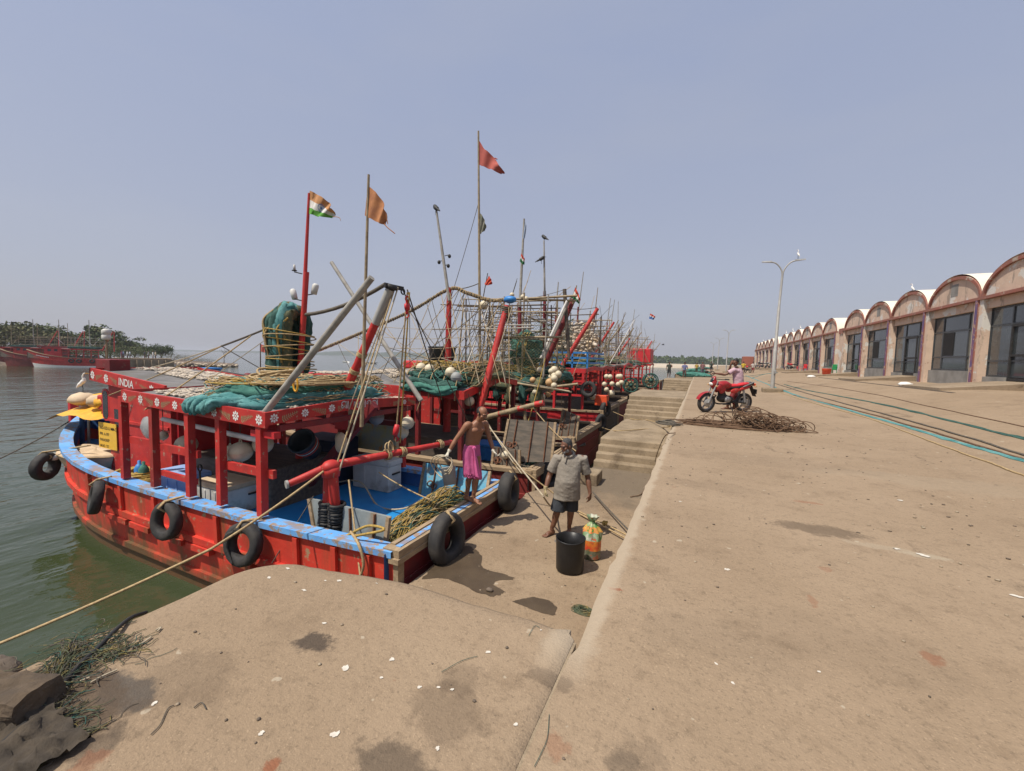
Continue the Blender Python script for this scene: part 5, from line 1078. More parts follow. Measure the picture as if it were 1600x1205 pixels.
# clutter under and along the roofs of the second and third boats
g = random.Random(121)
for (o_, yn, x0_, lab) in ((z2, 8.80, -5.25, 'second'), (z3, 13.1, -4.85, 'third')):
    for k in range(7):
        x = x0_-.05 if k < 4 else x0_-.3-.55*(k-3); y = yn+.2+.75*k if k < 4 else yn-.02; z = o_(x, y)-.05; L = g.uniform(.35, 1.1)
        tag(MB().tube([V((x, y, z)), V((x+.04, y+g.uniform(-.1, .1), z-L*.5)), V((x+g.uniform(-.05, .05), y+g.uniform(-.15, .15), z-L))], .011, 5).build('rope_end', M[('ropedark', 'rope')[k % 2]]), 'loose rope end hanging from the roof edge of the %s boat' % lab, 'rope', 'rope ends hanging from the roofs')
    for k in range(4):
        x, y = x0_-.2-.5*k, yn+.5+.6*k; r = g.uniform(.12, .17); buoy((x, y, o_(x, y)-.20-r), r, 'dusty float hung in the shade under the roof of the %s boat' % lab, ('float', 'floatg')[k % 2], 'floats hung in the shade of the roofs', False)
    tangle((x0_+.7, yn+1.3, -1.63), (.5, .6, .22), 20, .02, 'ropedark', 'rope_heap', 'dark rope heap on the after deck of the %s boat' % lab, 'rope', 1.2, seed=131)
    crate('fish_crate', (x0_-.9, yn+1.9, -1.64), (x0_-.2, yn+2.6, -1.15), 'bluebox' if lab == 'second' else 'whitebox', '%s fish crate in the shade on the deck of the %s boat' % (('blue', 'white')[lab == 'third'], lab), 'crate')
for k in range(7): fat_b = MB(); x = -4.95-.5*k; fat(fat_b, smoothpath([V((x+.2, 13.5, z3(x, 13.5)+.25)), V((x, 13.12, z3(x, 13.2)+.22)), V((x-.05, 13.02, z3(x, 13.1)-.1)), V((x-.05, 13.0, z3(x, 13.1)-.38-g.uniform(0, .3)))], 5), .16, k*3.3, 12); tag(fat_b.build('fishing_net', M[('netdark', 'netgreen')[k % 2]]), 'bunch of net drooping over the near roof edge of the third boat', 'fishing net', 'net bunches drooping over the third roof')
# open net hung to dry among the racks
g = random.Random(171)
for (xa_, xb_, y, zt, zb_, mm, lab) in ((-4.8, -6.6, 13.15, 2.5, .9, 'netdark', 'dark open net hung to dry on the near face of the racks'), (-6.3, -8.3, 14.9, 3.3, 1.3, 'ropedark', 'black open net hung in the middle of the racks'), (-5.0, -6.9, 17.2, 3.2, 1.4, 'netgreen', 'green open net hung on the far face of the racks'), (-5.0, -7.6, 20.1, 3.4, 2.0, 'ropedark', 'black open net hung above the blue roof rails'), (-4.9, -7.4, 24.7, 3.4, 1.5, 'netdark', 'dark open net hung on the racks of the fifth boat')):
    b = MB(); n = 15
    def q_(u, v): return V((xa_+(xb_-xa_)*u, y+.10*math.sin(u*9+v*2)+.06*nz((u*4, v*4, xa_), 1), zt-.25*math.sin(math.pi*u)*(1-v)-(zt-zb_)*v*(1+.18*nz((u*3, 2, y), 1))))
    for k in range(-n, n+1):
        for sgn in (1, -1):
            P = []
            for i in range(n+1):
                v = i/n; u = k/n+v*.9 if sgn > 0 else k/n+.9-v*.9
                if 0 <= u <= 1: P.append(q_(u, v))
            if len(P) > 2: b.tube(P, .0065, 3, 0, False)
    b.tube([q_(i/12, 0) for i in range(13)], .02, 5); tag(b.build('fishing_net', M[mm], fix=False), lab, 'fishing net', 'open nets hung to dry')
# lines laced between the second mast, the racks and the booms
b = MB(); g = random.Random(17)
U = smoothpath([PY(497, 548, 10.0), PY(560, 522, 10.1), PY(640, 487, 10.2), PY(702, 452, 10.3), PY(730, 458, 10.35), PY(765, 469, 10.4), PY(796, 468, 10.4)], 8)
rope('lashed_stay', U, .040, 'ropedark', 'thick lashed stay from the second mast down to the left and over to the boom', 7)
b = MB()
for i in range(0, len(U)-1):
    p, q = U[i], U[i+1]
    for k in range(3): b.torus(p.lerp(q, k/3), .05, .012, (q-p)+V((g.uniform(-.1, .1), g.uniform(-.1, .1), g.uniform(-.05, .05))), 8, 4)
tag(b.build('rope_binding', M['rope']), 'tan cord bound round the thick stay of the second mast', 'rope')
Lw = smoothpath([PY(560, 600, 9.2), PY(620, 598, 9.2), PY(680, 596, 9.2), PY(740, 600, 9.3), PY(790, 600, 9.6)], 12); k = 0
for i in range(4, len(U)-2, 4):
    for s_ in (-9, 10):
        j = min(len(Lw)-1, max(0, int(i/len(U)*len(Lw))+s_)); k += 1
        rope('net_line', sag(U[i], Lw[j], .05, 6), .0095, ('rope', 'ropedark', 'ropepale')[k % 3], 'thin line of the diamond lacing between the second mast stay and its roof')
for i in range(5):
    z = .18*i; rope('net_line', sag(PY(600, 575-i*16, 9.8), PY(800, 560-i*14, 10.6), .12, 8), .008, 'ropepale', 'thin line strung level between the second mast and the racks')
for o in sc.objects:
    if o.name.startswith('net_line'): o['group'] = 'thin lines laced above the second roof'
for (a, c, m, lab) in ((PY(757, 652, 9.6), PY(815, 740, 8.6), 'ropepale', 'pale line from the boom of the second boat down to its stern'), (PY(835, 640, 9.5), PY(900, 705, 8.9), 'rope', 'tan line from the end of the second boom to the rail'), (PY(690, 560, 9.3), PY(893, 613, 12.6), 'ropepale', 'long pale line slanting across the nets of the second and third boats'), (PY(852, 560, 9.9), PY(825, 660, 9.5), 'ropey', 'yellowish fall above the old man'), (PY(795, 480, 10.2), PY(797, 690, 9.7), 'rope', 'straight tan fall hanging from the blue topped boom'), (PY(800, 480, 10.2), PY(742, 660, 9.4), 'ropepale', 'pale line along the red boom of the second boat'), (PY(934, 482, 19.2), PY(915, 600, 19.3), 'ropedark', 'dark line hanging from the boom of the bright red boat'), (PY(934, 484, 19.2), PY(890, 600, 18.9), 'ropepale', 'pale stay beside the boom of the bright red boat'), (PY(703, 470, 10.3), PY(747, 320, 10.9), 'ropedark', 'thin stay from the second mast to the flag pole'), (PY(703, 452, 10.3), PY(750, 442, 10.9), 'ropedark', 'short line from the second mast head to the flag pole'), (PY(800, 470, 14), PY(884, 452, 14.2), 'ropedark', 'thin line sagging to the dark post of the racks'), (PY(933, 480, 19.2), PY(890, 482, 16), 'ropedark', 'torn black strip flying from the boom of the bright red boat')):
    rope('rigging_rope', sag(a, c, .06, 8), .014 if 'thin' not in lab else .009, m, lab)
g = random.Random(151)
for k in range(34):
    i = g.randrange(4, 9); yc = (15.2, 21.6, 26.2, 31, 36, 42)[g.randrange(0, 6)]; x0 = -4.2; t_ = V((x0-g.uniform(.3, 3.4), yc+g.uniform(-1, 1), g.uniform(3.4, 5.4))); e_ = V((x0-g.uniform(-.2, 7), yc+g.uniform(-1.9, 1.9), g.uniform(.8, 1.6)))
    rope('rigging_rope', sag(t_, e_, g.uniform(.0, .15), 6), .011, ('ropedark', 'ropedark', 'rope')[k % 3], 'thin stay among the masts and racks of the farther boats')['group'] = 'thin stays among the farther masts'
for k in range(16):
    t_ = U[g.randrange(6, len(U)-1)]; e_ = V((g.uniform(-9, -5.4), g.uniform(8.9, 12), 1.0)); rope('net_line', sag(t_, e_, g.uniform(.02, .2), 6), .010, ('ropedark', 'rope')[k % 2], 'thin line of the diamond lacing between the second mast stay and its roof')['group'] = 'thin lines laced above the second roof'
# flags on the other boats
flag('flag', [(748, 219), (757, 233), (766, 240), (778, 255), (787, 268)], [(748, 257), (757, 261), (766, 264), (776, 269), (784, 271)], 10.9, [RDC], lambda f: 0, 'large faded red flag flying highest of all', .10, tail=[([(773, 247), (775, 248), (777, 249)], .015)])
flag('flag', [(748.5, 332), (753, 336), (757, 345), (759, 352)], [(747, 360), (750, 365), (754, 363), (758, 358)], 10.9, [GYC, GYC], lambda f: 0, 'dirty drooping flag halfway up the tall bamboo flag pole', .05)
flag('flag', [(764, 431), (767, 436), (769, 442)], [(757, 444), (761, 446), (768, 444)], 12.0, [RD2], lambda f: 0, 'small orange red pennant behind the flag pole', .03)
pole(B3, 'pennant_staff', [PY(754, 470, 12.9), PY(762, 427, 12.9)], [.02, .015], 'darkwood', 5)
flag('flag', [(820, 346), (822, 352), (822, 356)], [(817, 372), (819, 374), (820, 370)], 14.5, [mat('grey_blue_cloth', (.30, .36, .46), None, 4, .9)], lambda f: 0, 'ragged grey blue flag on the third boat', .03)
flag('flag', [(814.5, 396), (817, 400), (819.5, 404)], [(812, 408), (815, 412), (819, 414)], 14.4, [RD2, WHC, DGR], lambda f: 0 if f < .33 else (1 if f < .6 else 2), 'small red, white and green flag on the pole of the third boat', .03)
flag('flag', [(899, 449), (903, 457), (907, 468)], [(893, 465), (899, 470), (904, 475)], 14.1, [RD2, WHC, DGR], lambda f: 0 if f < .3 else (1 if f < .62 else 2), 'bright tricolour flag at the outer end of the bamboo racks', .04)
pole(B3, 'flag_staff', [PY(895, 475, 14.15), PY(901, 446, 14.15)], [.03, .02], 'bamboo', 5)
flag('flag', [(1016, 490), (1020, 492), (1024, 495)], [(1014, 498), (1018, 499), (1021, 500)], 33, [RD2, WHC, NAV], lambda f: 0 if f < .3 else (1 if f < .5 else 2), 'tiny red, white and dark flag over the far boats', .05)
# boats and land across the water on the left
for i, (loc, ang, L, m, lab) in enumerate(((( -117.0, 47.0), 54, 14.5, 'red', 'far red trawler with white bottom paint across the water'), ((-124.8, 44.9), 54, 14, 'maroon', 'far maroon trawler beside the white bottomed one'), ((-131.5, 43.0), 54, 15, 'maroon', 'far trawler cut off by the left edge of the view'))):
    o = dict(seed=101+i, far=1, x0=0, yc=0, L=L, B=4.6, zs=-.6, zb=.9, xa=-3.0, xf=-9.0, rz=1.1, cam=.15, hull=m, cap='wood', fas='redbright' if i == 0 else 'red', stern='maroon', postm='red', label=lab, group='trawlers moored across the harbour', croof='redbright' if i == 0 else 'maroon',
       mast=[((-5, 0, 1), (-5, 0, 7.5), .10, M['greypole']), ((-8.5, .3, 1), (-8.4, .3, 6.6), .07, M['bamboo'])], boom=[((-3, -.5, .8), (-1.2, 0, 5.2), .11, M['red']), ((-1.0, -.5, .8), (-1.0, 0, 5.2), .09, M['red'])], rack=[(-1.5, -9, -1.4, 1.2, 2.0, 3.6, 3, 5)])
    r = trawler(o); H = o['H']
    if i == 0:
        b = MB(); b.grid([[H.pt(t, v, -1, .02) for v in (.66, .75, .9)] for t in TS[2:-1]]); b.grid([[H.pt(t, v, 1, .02) for v in (.66, .75, .9)] for t in TS[2:-1]]); b.build('bottom_paint', M['white'], r)
        for t in (.15, .28, .42, .5): b = MB(); b.torus(H.pt(t, .25, -1, .12), .35, .13, (0, 1, 0), 16, 8); b.build('tyre', M['rubber'], r)
        b = MB(); d = (H.pt(.86, .16, -1)-H.pt(.7, .16, -1)).normalized(); 
        for k in range(9): p = H.pt(.74+.017*k, .15, -1, .05); b.box((p.x-.09, p.y-.02, p.z-.09), (p.x+.07, p.y+.02, p.z+.09))
        b.build('lettering', M['white'], r)
    MB().bbox((-8, -1.6, 1.35), (-3.5, 1.6, 1.75), .1).build('deck_cover', M['netgreen'] if i != 1 else M['maroon'], r)
    r.location = (loc[0], loc[1], WZ); r.rotation_euler.z = rd(ang)
# ---------------------------------------------------------------- market sheds
def PG(x, y):      # where a sight line meets the sloping yard
    p = PZ(x, y, 0)
    for _ in range(30): p = PZ(x, y, gz(p.x))*.5+p*.5
    p.z = gz(p.x); return p
def wallmat():
    m = bpy.data.materials.new('peeling_plaster'); t = NT(m); t.world(); t.b.inputs['Roughness'].default_value = .9
    v = t.mix(t.ramp(t.noise(1.3, 6, .65), .35, .65), (.60, .45, .34), (.52, .385, .29))
    v = t.mix(t.ramp(t.noise(.9, 8, .62), .545, .565), v, (.60, .575, .52)); v = t.mix(t.mul(t.ramp(t.noise(1.9, 8, .7), .60, .63), .8), v, (.33, .20, .14)); v = t.mix(t.mul(t.ramp(t.noise(2.2, 8, .65, (1, 1, .35)), .555, .64), .75), v, (.22, .18, .145)); t.col(v); t.bump(t.noise(9, 6), .4, .02); return m
M['wall'] = wallmat()
M['trim'] = mat('red_plaster_trim', (.30, .105, .075), (.25, .12, .09), 2, .9, .3, 12, chip=(.40, .33, .26), ca=(.55, .62), csc=2.5)
M['vault'] = mat('cream_vault', (.76, .69, .56), (.68, .60, .48), .8, .8, dirt=(.36, .31, .25), da=(.55, .8), dsc=(1, 1, 1))
M['plinth'] = mat('grey_plinth', (.26, .25, .23), (.19, .18, .165), 2, .9, .3, 10)
M['purple'] = mat('purple_paint', (.17, .08, .13), (.07, .06, .16), 1.2, .8, chip=(.3, .2, .15), ca=(.52, .6), csc=3)
M['alu'] = mat('dark_frame', (.05, .055, .06), None, 4, .45)
M['shopglass'] = mat('grey_glass', (.06, .07, .075), (.045, .052, .055), 1, .06, spec=.9)
M['shopglass2'] = mat('curtained_glass', (.17, .15, .11), (.12, .11, .085), 2, .12, spec=.8)
M['ramp'] = concrete('ramp_concrete', (.31, .24, .165), (.24, .18, .12), (.16, .115, .075), spots=False)
BW = 4.32
def bayparts(kind):
    P = []; f = lambda nm, mb, m: P.append((nm, mb, m))
    b = MB(); b.box((-.16, -.02, -.3), (.35, .30, 3.58)); f('pilaster', b, 'wall'); b = MB(); b.box((-.16, BW-.30, -.3), (.35, BW+.02, 3.58)); f('pilaster', b, 'wall')
    b = MB(); b.box((-.02, .30, 3.14), (.34, BW-.30, 3.5)); f('lintel', b, 'wall')
    b = MB(); b.box((-.22, -.03, 3.50), (-.03, BW+.03, 3.62)); b.box((-.19, -.04, -.3), (-.162, .03, 3.5)); f('cornice', b, 'trim')
    n = 22; ar = [(BW/2-(BW/2-.03)*math.cos(math.pi*i/n), 3.60+1.18*math.sin(math.pi*i/n)) for i in range(n+1)]
    b = MB(); b.prism([(-.05, y, z) for y, z in ar], (.25, 0, 0)); f('gable', b, 'wall')
    b = MB(); o_ = [(BW/2-(BW/2+.02)*math.cos(math.pi*i/n), 3.60+1.30*math.sin(math.pi*i/n)) for i in range(n+1)]; i_ = [(BW/2-(BW/2-.13)*math.cos(math.pi*i/n), 3.60+1.08*math.sin(math.pi*i/n)) for i in range(n+1)]
    r_ = [(BW/2-(BW/2-.01)*math.cos(math.pi*i/n), 3.60+1.22*math.sin(math.pi*i/n)) for i in range(n+1)]; b.grid([[(-.14, *r_[i]), (-.14, *i_[i]), (-.04, *i_[i]), (-.04, *r_[i])] for i in range(n+1)], 0, False, True); f('arch_rim', b, 'trim')
    b = MB(); b.grid([[(x, *q) for q in o_] for x in frange(-.10, 14, 4)]); b.grid([[(x, q[0], q[1]-.1) for q in i_] for x in (-.05, 14)]); b.box((13.8, 0, -.3), (14, BW, 3.7)); b.box((.3, -.01, 3.3), (14, .02, 3.65)); f('vault_roof', b, 'vault')
    if kind == 'window':
        b = MB(); b.box((.0, .30, -.3), (.30, BW-.30, .62)); f('plinth', b, 'plinth')
        b = MB(); b.box((-.055, BW/2-.28, 3.95), (-.04, BW/2+.28, 4.5)); f('vent', b, 'plinth')
        zs_, zt = .62, 3.14; ys_ = (.30, 1.15, 3.17, BW-.30)
    else:
        b = MB(); b.box((.0, .30, -.3), (.30, 1.2, .42)); f('plinth', b, 'plinth'); b = MB(); b.box((.0, 2.75, -.3), (.30, BW-.3, .42)); f('plinth', b, 'plinth')
        b = MB(); b.hexa([(-2.6, .6, -.2), (.28, .9, -.2), (.28, 3.0, -.2), (-2.6, 3.6, -.2), (-2.6, .6, .0), (.28, .9, .30), (.28, 3.0, .30), (-2.6, 3.6, -.02)]); f('ramp', b, 'ramp')
        zs_, zt = .42, 3.14; ys_ = (.30, 1.2, 2.75, BW-.30)
    b = MB(); w_ = .035
    for y in ys_: b.box((.10, y-w_, zs_), (.17, y+w_, zt))
    for z in (zs_+.04, zs_+.62, 2.42, zt-.04): b.box((.105, .30, z-w_), (.165, BW-.3, z+w_))
    f('window_frame', b, 'alu')
    if kind == 'door':
        b = MB(); b.box((.06, 1.30, .30), (.105, 1.38, 2.4)); b.box((.06, 2.62, .30), (.105, 2.7, 2.4)); b.box((.06, 1.38, 2.3), (.105, 2.62, 2.4)); b.box((.06, 1.38, 1.2), (.105, 2.62, 1.28)); b.box((.06, 1.38, .30), (.105, 2.62, .4)); f('door', b, 'black')
    for j, (y0, y1) in enumerate(zip(ys_[:-1], ys_[1:])):
        b = MB(); b.box((.13, y0, zs_), (.14, y1, zt)); f('pane', b, 'shopglass2' if j == 0 else 'shopglass')
    if kind == 'window': b = MB(); b.box((.11, 2.25, 1.30), (.125, 3.1, 2.36)); f('open_sash', b, 'dark')  # near-black panel, painted shade of the unlit room behind the opening
    b = MB(); b.tube([(-.2, .06, -.2), (-.2, .06, 3.5)], .045, 6); f('drain_pipe', b, 'purple')
    return P
BAYS = {k: [(nm, mb.build(nm, M[m]), m) for nm, mb, m in bayparts(k)] for k in ('window', 'door')}
for k in BAYS:
    for nm, o, m in BAYS[k]:
        org = V(o['_org']); o.data.transform(Matrix.Translation(org)); o.location = (0, 0, 0); sc.collection.objects.unlink(o)
for Y0, nb, first, lab in ((14.56-BW, 7, 0, 'nearest vaulted market shed of pink peeling plaster with glass shop fronts'), (42.45, 6, 1, 'middle vaulted market shed just right of the tall lamp post'), (70.2, 6, 0, 'farthest vaulted market shed, mostly behind the lamp post')):
    root = thing('market_shed', (10.4, Y0, .76), lab, 'market shed', 'vaulted market sheds along the yard')
    for i in range(nb):
        kd = ('door', 'window')[(i+first) % 2]
        for nm, o, m in BAYS[kd]:
            c = o.copy(); sc.collection.objects.link(c); c.parent = root; c.location = (0, i*BW, 0); del c['_org']
    e = MB(); e.box((-.14, nb*BW+.03, -.3), (.5, nb*BW+1.0, 3.55), 0); e.box((-.2, nb*BW+.025, 3.3), (.5, nb*BW+1.05, 3.72), 1); o = e.build('end_pier', [M['wall'], M['trim']], root, org=V((0, 0, 0)))
    o = MB().box((.2, nb*BW+.02, -.3), (13.9, nb*BW+.3, 3.5)).build('end_wall', M['wall'], root, org=V((0, 0, 0)))
# ---------------------------------------------------------------- lamp posts
def lamp_post(loc, label, first=None):
    if first: return dup(first, loc, 0, label)
    r = local('lamp_post', label, 'lamp post', 'double armed lamp posts along the quay')
    b = MB(); b.bbox((-.45, -.38, -.05), (.45, .38, .22), .06); b.build('base', M['step'], r)
    b = MB(); b.tube([(0, 0, .2), (.02, 0, 2.2), (.02, 0, 2.22), (.06, 0, 4.4), (.06, 0, 4.42), (.12, 0, 6.1)], [.10, .088, .078, .068, .058, .052], 10); b.build('pole', M['galv'], r)
    for s_ in (-1, 1):
        b = MB(); b.tube(smoothpath([(.12, 0, 6.0), (.12+s_*.08, 0, 6.35), (.12+s_*.35, 0, 6.68), (.12+s_*.78, 0, 6.76)], 6), .034, 8); a = b.build('arm', M['galv'], r)
        b = MB(); b.hexa([(.12+s_*.5, -.07, 6.72), (.12+s_*.95, -.06, 6.75), (.12+s_*.95, .06, 6.75), (.12+s_*.5, .07, 6.72), (.12+s_*.5, -.05, 6.80), (.12+s_*.95, -.04, 6.80), (.12+s_*.95, .04, 6.80), (.12+s_*.5, .05, 6.80)]); b.build('lamp_head', M['steel'], a)
    MB().bbox((-.0, -.14, .95), (.12, -.07, 1.15), .02).build('switch_box', M['steel'], r)
    r.location = V(loc); return r
L1 = lamp_post((3.55, 25.2, gz(3.55)), 'nearest double armed lamp post standing beside the motorcycle')
for loc, lab in (((3.95, 74, gz(3.9)), 'second lamp post, right of the two farther small ones'), ((3.5, 96, gz(3.5)), 'third lamp post, in the middle of the far group'), ((3.0, 117, 0), 'smallest and farthest lamp post')): lamp_post(loc, lab, L1)
# ---------------------------------------------------------------- birds
def bird(loc, h, m, label, cat, heading=0, neck=True, beak='black', lean=.5, leg='black'):
    r = local(cat.replace(' ', '_'), label, cat); k = h
    b = MB()
    if neck: b.tube(smoothpath([(-.24*k, 0, .22*k), (-.13*k, 0, .36*k), (-.02*k, 0, .50*k), (.05*k, 0, .62*k), (.00*k, 0, .75*k), (.03*k, 0, .90*k), (.09*k, 0, .95*k)], 4), [.015*k]*2+[.05*k]*2+[.085*k]*4+[.095*k]*4+[.07*k]*3+[.034*k]*4+[.026*k]*3+[.032*k]*3, 8)
    else: b.tube(smoothpath([(-.75*k, 0, .12*k), (-.35*k, 0, .36*k), (0, 0, .56*k), (.20*k, 0, .74*k), (.32*k, 0, .80*k)], 5), [.05*k]*3+[.10*k]*4+[.19*k]*7+[.15*k]*4+[.11*k]*3, 8)
    b.build('body', M[m], r)
    hd_ = (.10*k, 0, .95*k) if neck else (.32*k, 0, .80*k); b = MB(); b.tube([hd_, (hd_[0]+(.20*k if neck else .26*k), 0, hd_[2]-.03*k)], [.022*k if neck else .05*k, .004*k], 6); b.build('beak', M[beak], r)
    for s_ in (-1, 1): MB().tube([(-.02*k, s_*.04*k, .36*k), (.0, s_*.04*k, .18*k), (-.01*k, s_*.045*k, 0), (.05*k, s_*.05*k, -.0)], .012*k, 5).build('leg', M[leg], r)
    r.location = V(loc); r.rotation_euler.z = heading; return r
q = PY(130, 613, 5.6); bird(q, .58, 'white', 'white egret standing on the tarps at the bow of the nearest boat', 'egret', 1.2, beak='tarp')
bird(PY(681, 336, 10.25), .36, 'black', 'black crow perched on the grey mast of the second boat', 'crow', 2.6, False)
bird(PY(850, 379, 15.5), .36, 'black', 'black crow perched on top of the far thin mast', 'crow', 2.6, False)
bird(PY(846, 412, 15.4), .34, 'black', 'black crow clinging lower on the far thin mast', 'crow', .6, False)
q = V((3.55+.12+.62, 25.2, gz(3.55)+6.80)); bird(q, .5, 'white', 'white egret standing on the arm of the nearest lamp post', 'egret', 2.0, beak='tarp')
for i, (Yb, lab) in enumerate(((30.0, 'white egret on the second vault left of the largest arch'), (57.5, 'white egret on a vault of the middle shed'), (61.7, 'white egret on the next vault beyond the first one of the middle shed'), (66.0, 'white egret on the last vault of the middle shed'), (88.0, 'white egret on the end vault of the farthest shed'))): bird((10.5, Yb, .76+4.86), .5, 'white', lab, 'egret', 2.2, beak='tarp')
def gull(loc, s_, label):
    r = local('flying_bird', label, 'bird'); b = MB(); b.tube([(-.2*s_, 0, 0), (0, 0, .02*s_), (.18*s_, 0, 0)], [.02*s_, .06*s_, .02*s_], 6)
    b.build('body', M['black'], r)
    for q in (-1, 1): w_ = MB(); w_.add([(.08*s_, 0, .02*s_), (.12*s_, q*.25*s_, .14*s_), (-.02*s_, q*.55*s_, .05*s_), (-.06*s_, q*.25*s_, .11*s_), (-.08*s_, 0, .02*s_)], [(0, 1, 3, 4), (1, 2, 3)]); w_.build('wing', M['black'], r)
    r.location = V(loc); return r
gull(PY(49, 509, 40), 1.6, 'dark bird flying over the trees across the harbour'); gull(PY(1036, 539, 55), 1.0, 'small dark bird flying over the far boats')
# ---------------------------------------------------------------- people
def fuse(mb, name, m, parent, vox=.012, it=4):
    o = mb.build(name, m, parent); a = o.modifiers.new('r', 'REMESH'); a.mode = 'VOXEL'; a.voxel_size = vox; a.use_smooth_shade = True
    s_ = o.modifiers.new('s', 'SMOOTH'); s_.iterations = it; s_.factor = .5
    dg = bpy.context.evaluated_depsgraph_get(); me = bpy.data.meshes.new_from_object(o.evaluated_get(dg)); me.name = name; o.modifiers.clear(); o.data = me
    if not me.materials: me.materials.append(m)
    me.polygons.foreach_set('use_smooth', [True]*len(me.polygons)); return o
def limb(b, P, r): 
    pts = smoothpath(P, 5); n = len(pts); k = len(r)-1; rs = []
    for i in range(n):
        t = i/(n-1)*k; j = min(k-1, int(t)); f = t-j; f = f*f*(3-2*f); rs.append(r[j]+(r[j+1]-r[j])*f)
    b.tube(pts, rs, 12)
def rings(b, R_, ax, n=20):   # R_: (centre, half width, half depth)
    axn = V(ax).normalized(); rows = []
    for c, a, d in R_:
        dv = axn.cross(V((0, 0, 1))).normalized(); rows.append([V(c)+axn*(a*math.cos(t)*1)+dv*(d*math.sin(t)) for t in [2*math.pi*i/n for i in range(n)]])
    b.grid(rows, 0, True, True); b.add(rows[0], [list(range(n))]); b.add(rows[-1], [list(range(n))])
def hand(b, w_, d, side, palm, curl=.5, k=1.0):
    """w_: wrist, d: direction of the fingers, side: direction of the thumb, palm: direction the palm faces"""
    w_ = V(w_); d = V(d).normalized(); s_ = V(side); s_ = (s_-d*s_.dot(d)).normalized(); p = d.cross(s_); p = p if p.dot(V(palm)) > 0 else -p
    for f in (-.028, -.009, .010, .028): b.tube([w_+s_*f*.6, w_+d*.05*k+s_*f, w_+d*.092*k+s_*f], [.017, .016, .0125], 8)
    for i, (f, l) in enumerate(((.030, .072), (.010, .082), (-.010, .076), (-.030, .060))):
        b0 = w_+d*.09*k+s_*f; l *= k; c = curl*(1+.12*i); q = b0
        pts = [b0-d*.01]; a = 0
        for seg in (.42, .33, .25): a += c*.9; q = q+(d*math.cos(a)+p*math.sin(a))*l*seg; pts.append(q)
        b.tube(pts, [.0095, .009, .0085, .0065], 8)
    t0 = w_+d*.028+s_*.028; td = (s_*.75+d*.65+p*.25).normalized(); b.tube([t0, t0+td*.035, t0+td*.05+(d*.9+p*.3).normalized()*.028], [.013, .011, .008], 8)
def foot(b, an, toe, k=1.0):
    an = V(an); toe = V(toe); d = V((toe.x-an.x, toe.y-an.y, 0)).normalized(); s_ = V((-d.y, d.x, 0)); z0 = toe.z
    heel = V((an.x, an.y, z0+.035))-d*.045
    limb(b, [an+V((0, 0, .05)), an, heel+V((0, 0, -.002))], [.036, .036, .032])
    limb(b, [heel, V((an.x, an.y, z0+.045))+d*.07, V((an.x, an.y, z0+.028))+d*.13], [.032, .036, .026])
    for f in (-.022, .0, .022): limb(b, [V((an.x, an.y, z0+.04))+d*.03, V((an.x, an.y, z0+.028))+d*.12+s_*f*1.1], [.028, .022])
    for i, (f, l) in enumerate(((-.034, .19), (-.017, .195), (0, .188), (.016, .178), (.031, .165))): b.tube([V((an.x, an.y, z0+.022))+d*.12+s_*f, V((an.x, an.y, z0+.015))+d*l+s_*f*1.08], [.014, .010], 7)
def head(b, c, yaw, pitch, k=1.0, roll=0):
    """returns the rotation of the head; local -y is the face"""
    R_ = (Euler((0, 0, yaw)).to_matrix() @ Euler((pitch, roll, 0)).to_matrix()); c = V(c)
    def e(p, r, fn=None, n=14, m=10): b.ell(c+R_@(V(p)*k), tuple(x*k for x in r), n, m, 0, R_, fn)
    e((0, .012, .03), (.076, .094, .088)); e((0, -.018, -.045), (.060, .068, .072)); e((0, -.052, -.085), (.034, .034, .030)); e((0, -.088, -.012), (.013, .020, .026)); e((0, -.098, -.030), (.017, .014, .012))
    e((0, -.075, .028), (.055, .022, .014)); e((0, -.080, -.058), (.026, .012, .007)); e((0, -.078, -.069), (.022, .012, .007))
    for s_ in (-1, 1): e((s_*.044, -.058, -.022), (.024, .024, .022)); e((s_*.077, .012, -.008), (.010, .022, .032))
    return R_
def face(parent, c, R_, k=1.0, brow='hair'):
    c = V(c); b = MB()
    for s_ in (-1, 1): b.ell(c+R_@(V((s_*.031, -.078, .004))*k), (.011*k, .006*k, .005*k), 8, 6, 0, R_); b.ell(c+R_@(V((s_*.031, -.085, .003))*k), (.006*k, .005*k, .005*k), 6, 5, 1, R_)
    b.build('eye', [M['eye'], M['ink']], parent)
    b = MB()
    for s_ in (-1, 1): b.tube([c+R_@(V((s_*.012, -.096, .024))*k), c+R_@(V((s_*.032, -.094, .032))*k), c+R_@(V((s_*.052, -.080, .026))*k)], .0032*k, 5)
    b.build('eyebrow', M[brow], parent)
    b = MB(); b.tube([c+R_@(V((-.022, -.088, -.063))*k), c+R_@(V((0, -.094, -.063))*k), c+R_@(V((.022, -.088, -.063))*k)], .003*k, 5); b.build('mouth', M['skind'], parent)
def hairm(parent, c, R_, m, back=.0, k=1.0, bald=0, name='hair'):
    c = V(c); b = MB()
    for p, r in (((0, .022, .050), (.078, .090, .078)), ((0, .050, .005), (.076, .060, .080)), ((.058, .020, .02), (.022, .052, .05)), ((-.058, .020, .02), (.022, .052, .05))) if not bald else (((0, .066, .020), (.080, .060, .080)), ((.060, .022, .012), (.024, .055, .048)), ((-.060, .022, .012), (.024, .055, .048))):
        b.ell(c+R_@(V(p)*k), tuple(x*k for x in r), 16, 12, 0, R_, fn=lambda q: 1+.05*nz(q*5, 1))
    return fuse(b, name, M[m], parent, .010, 2)
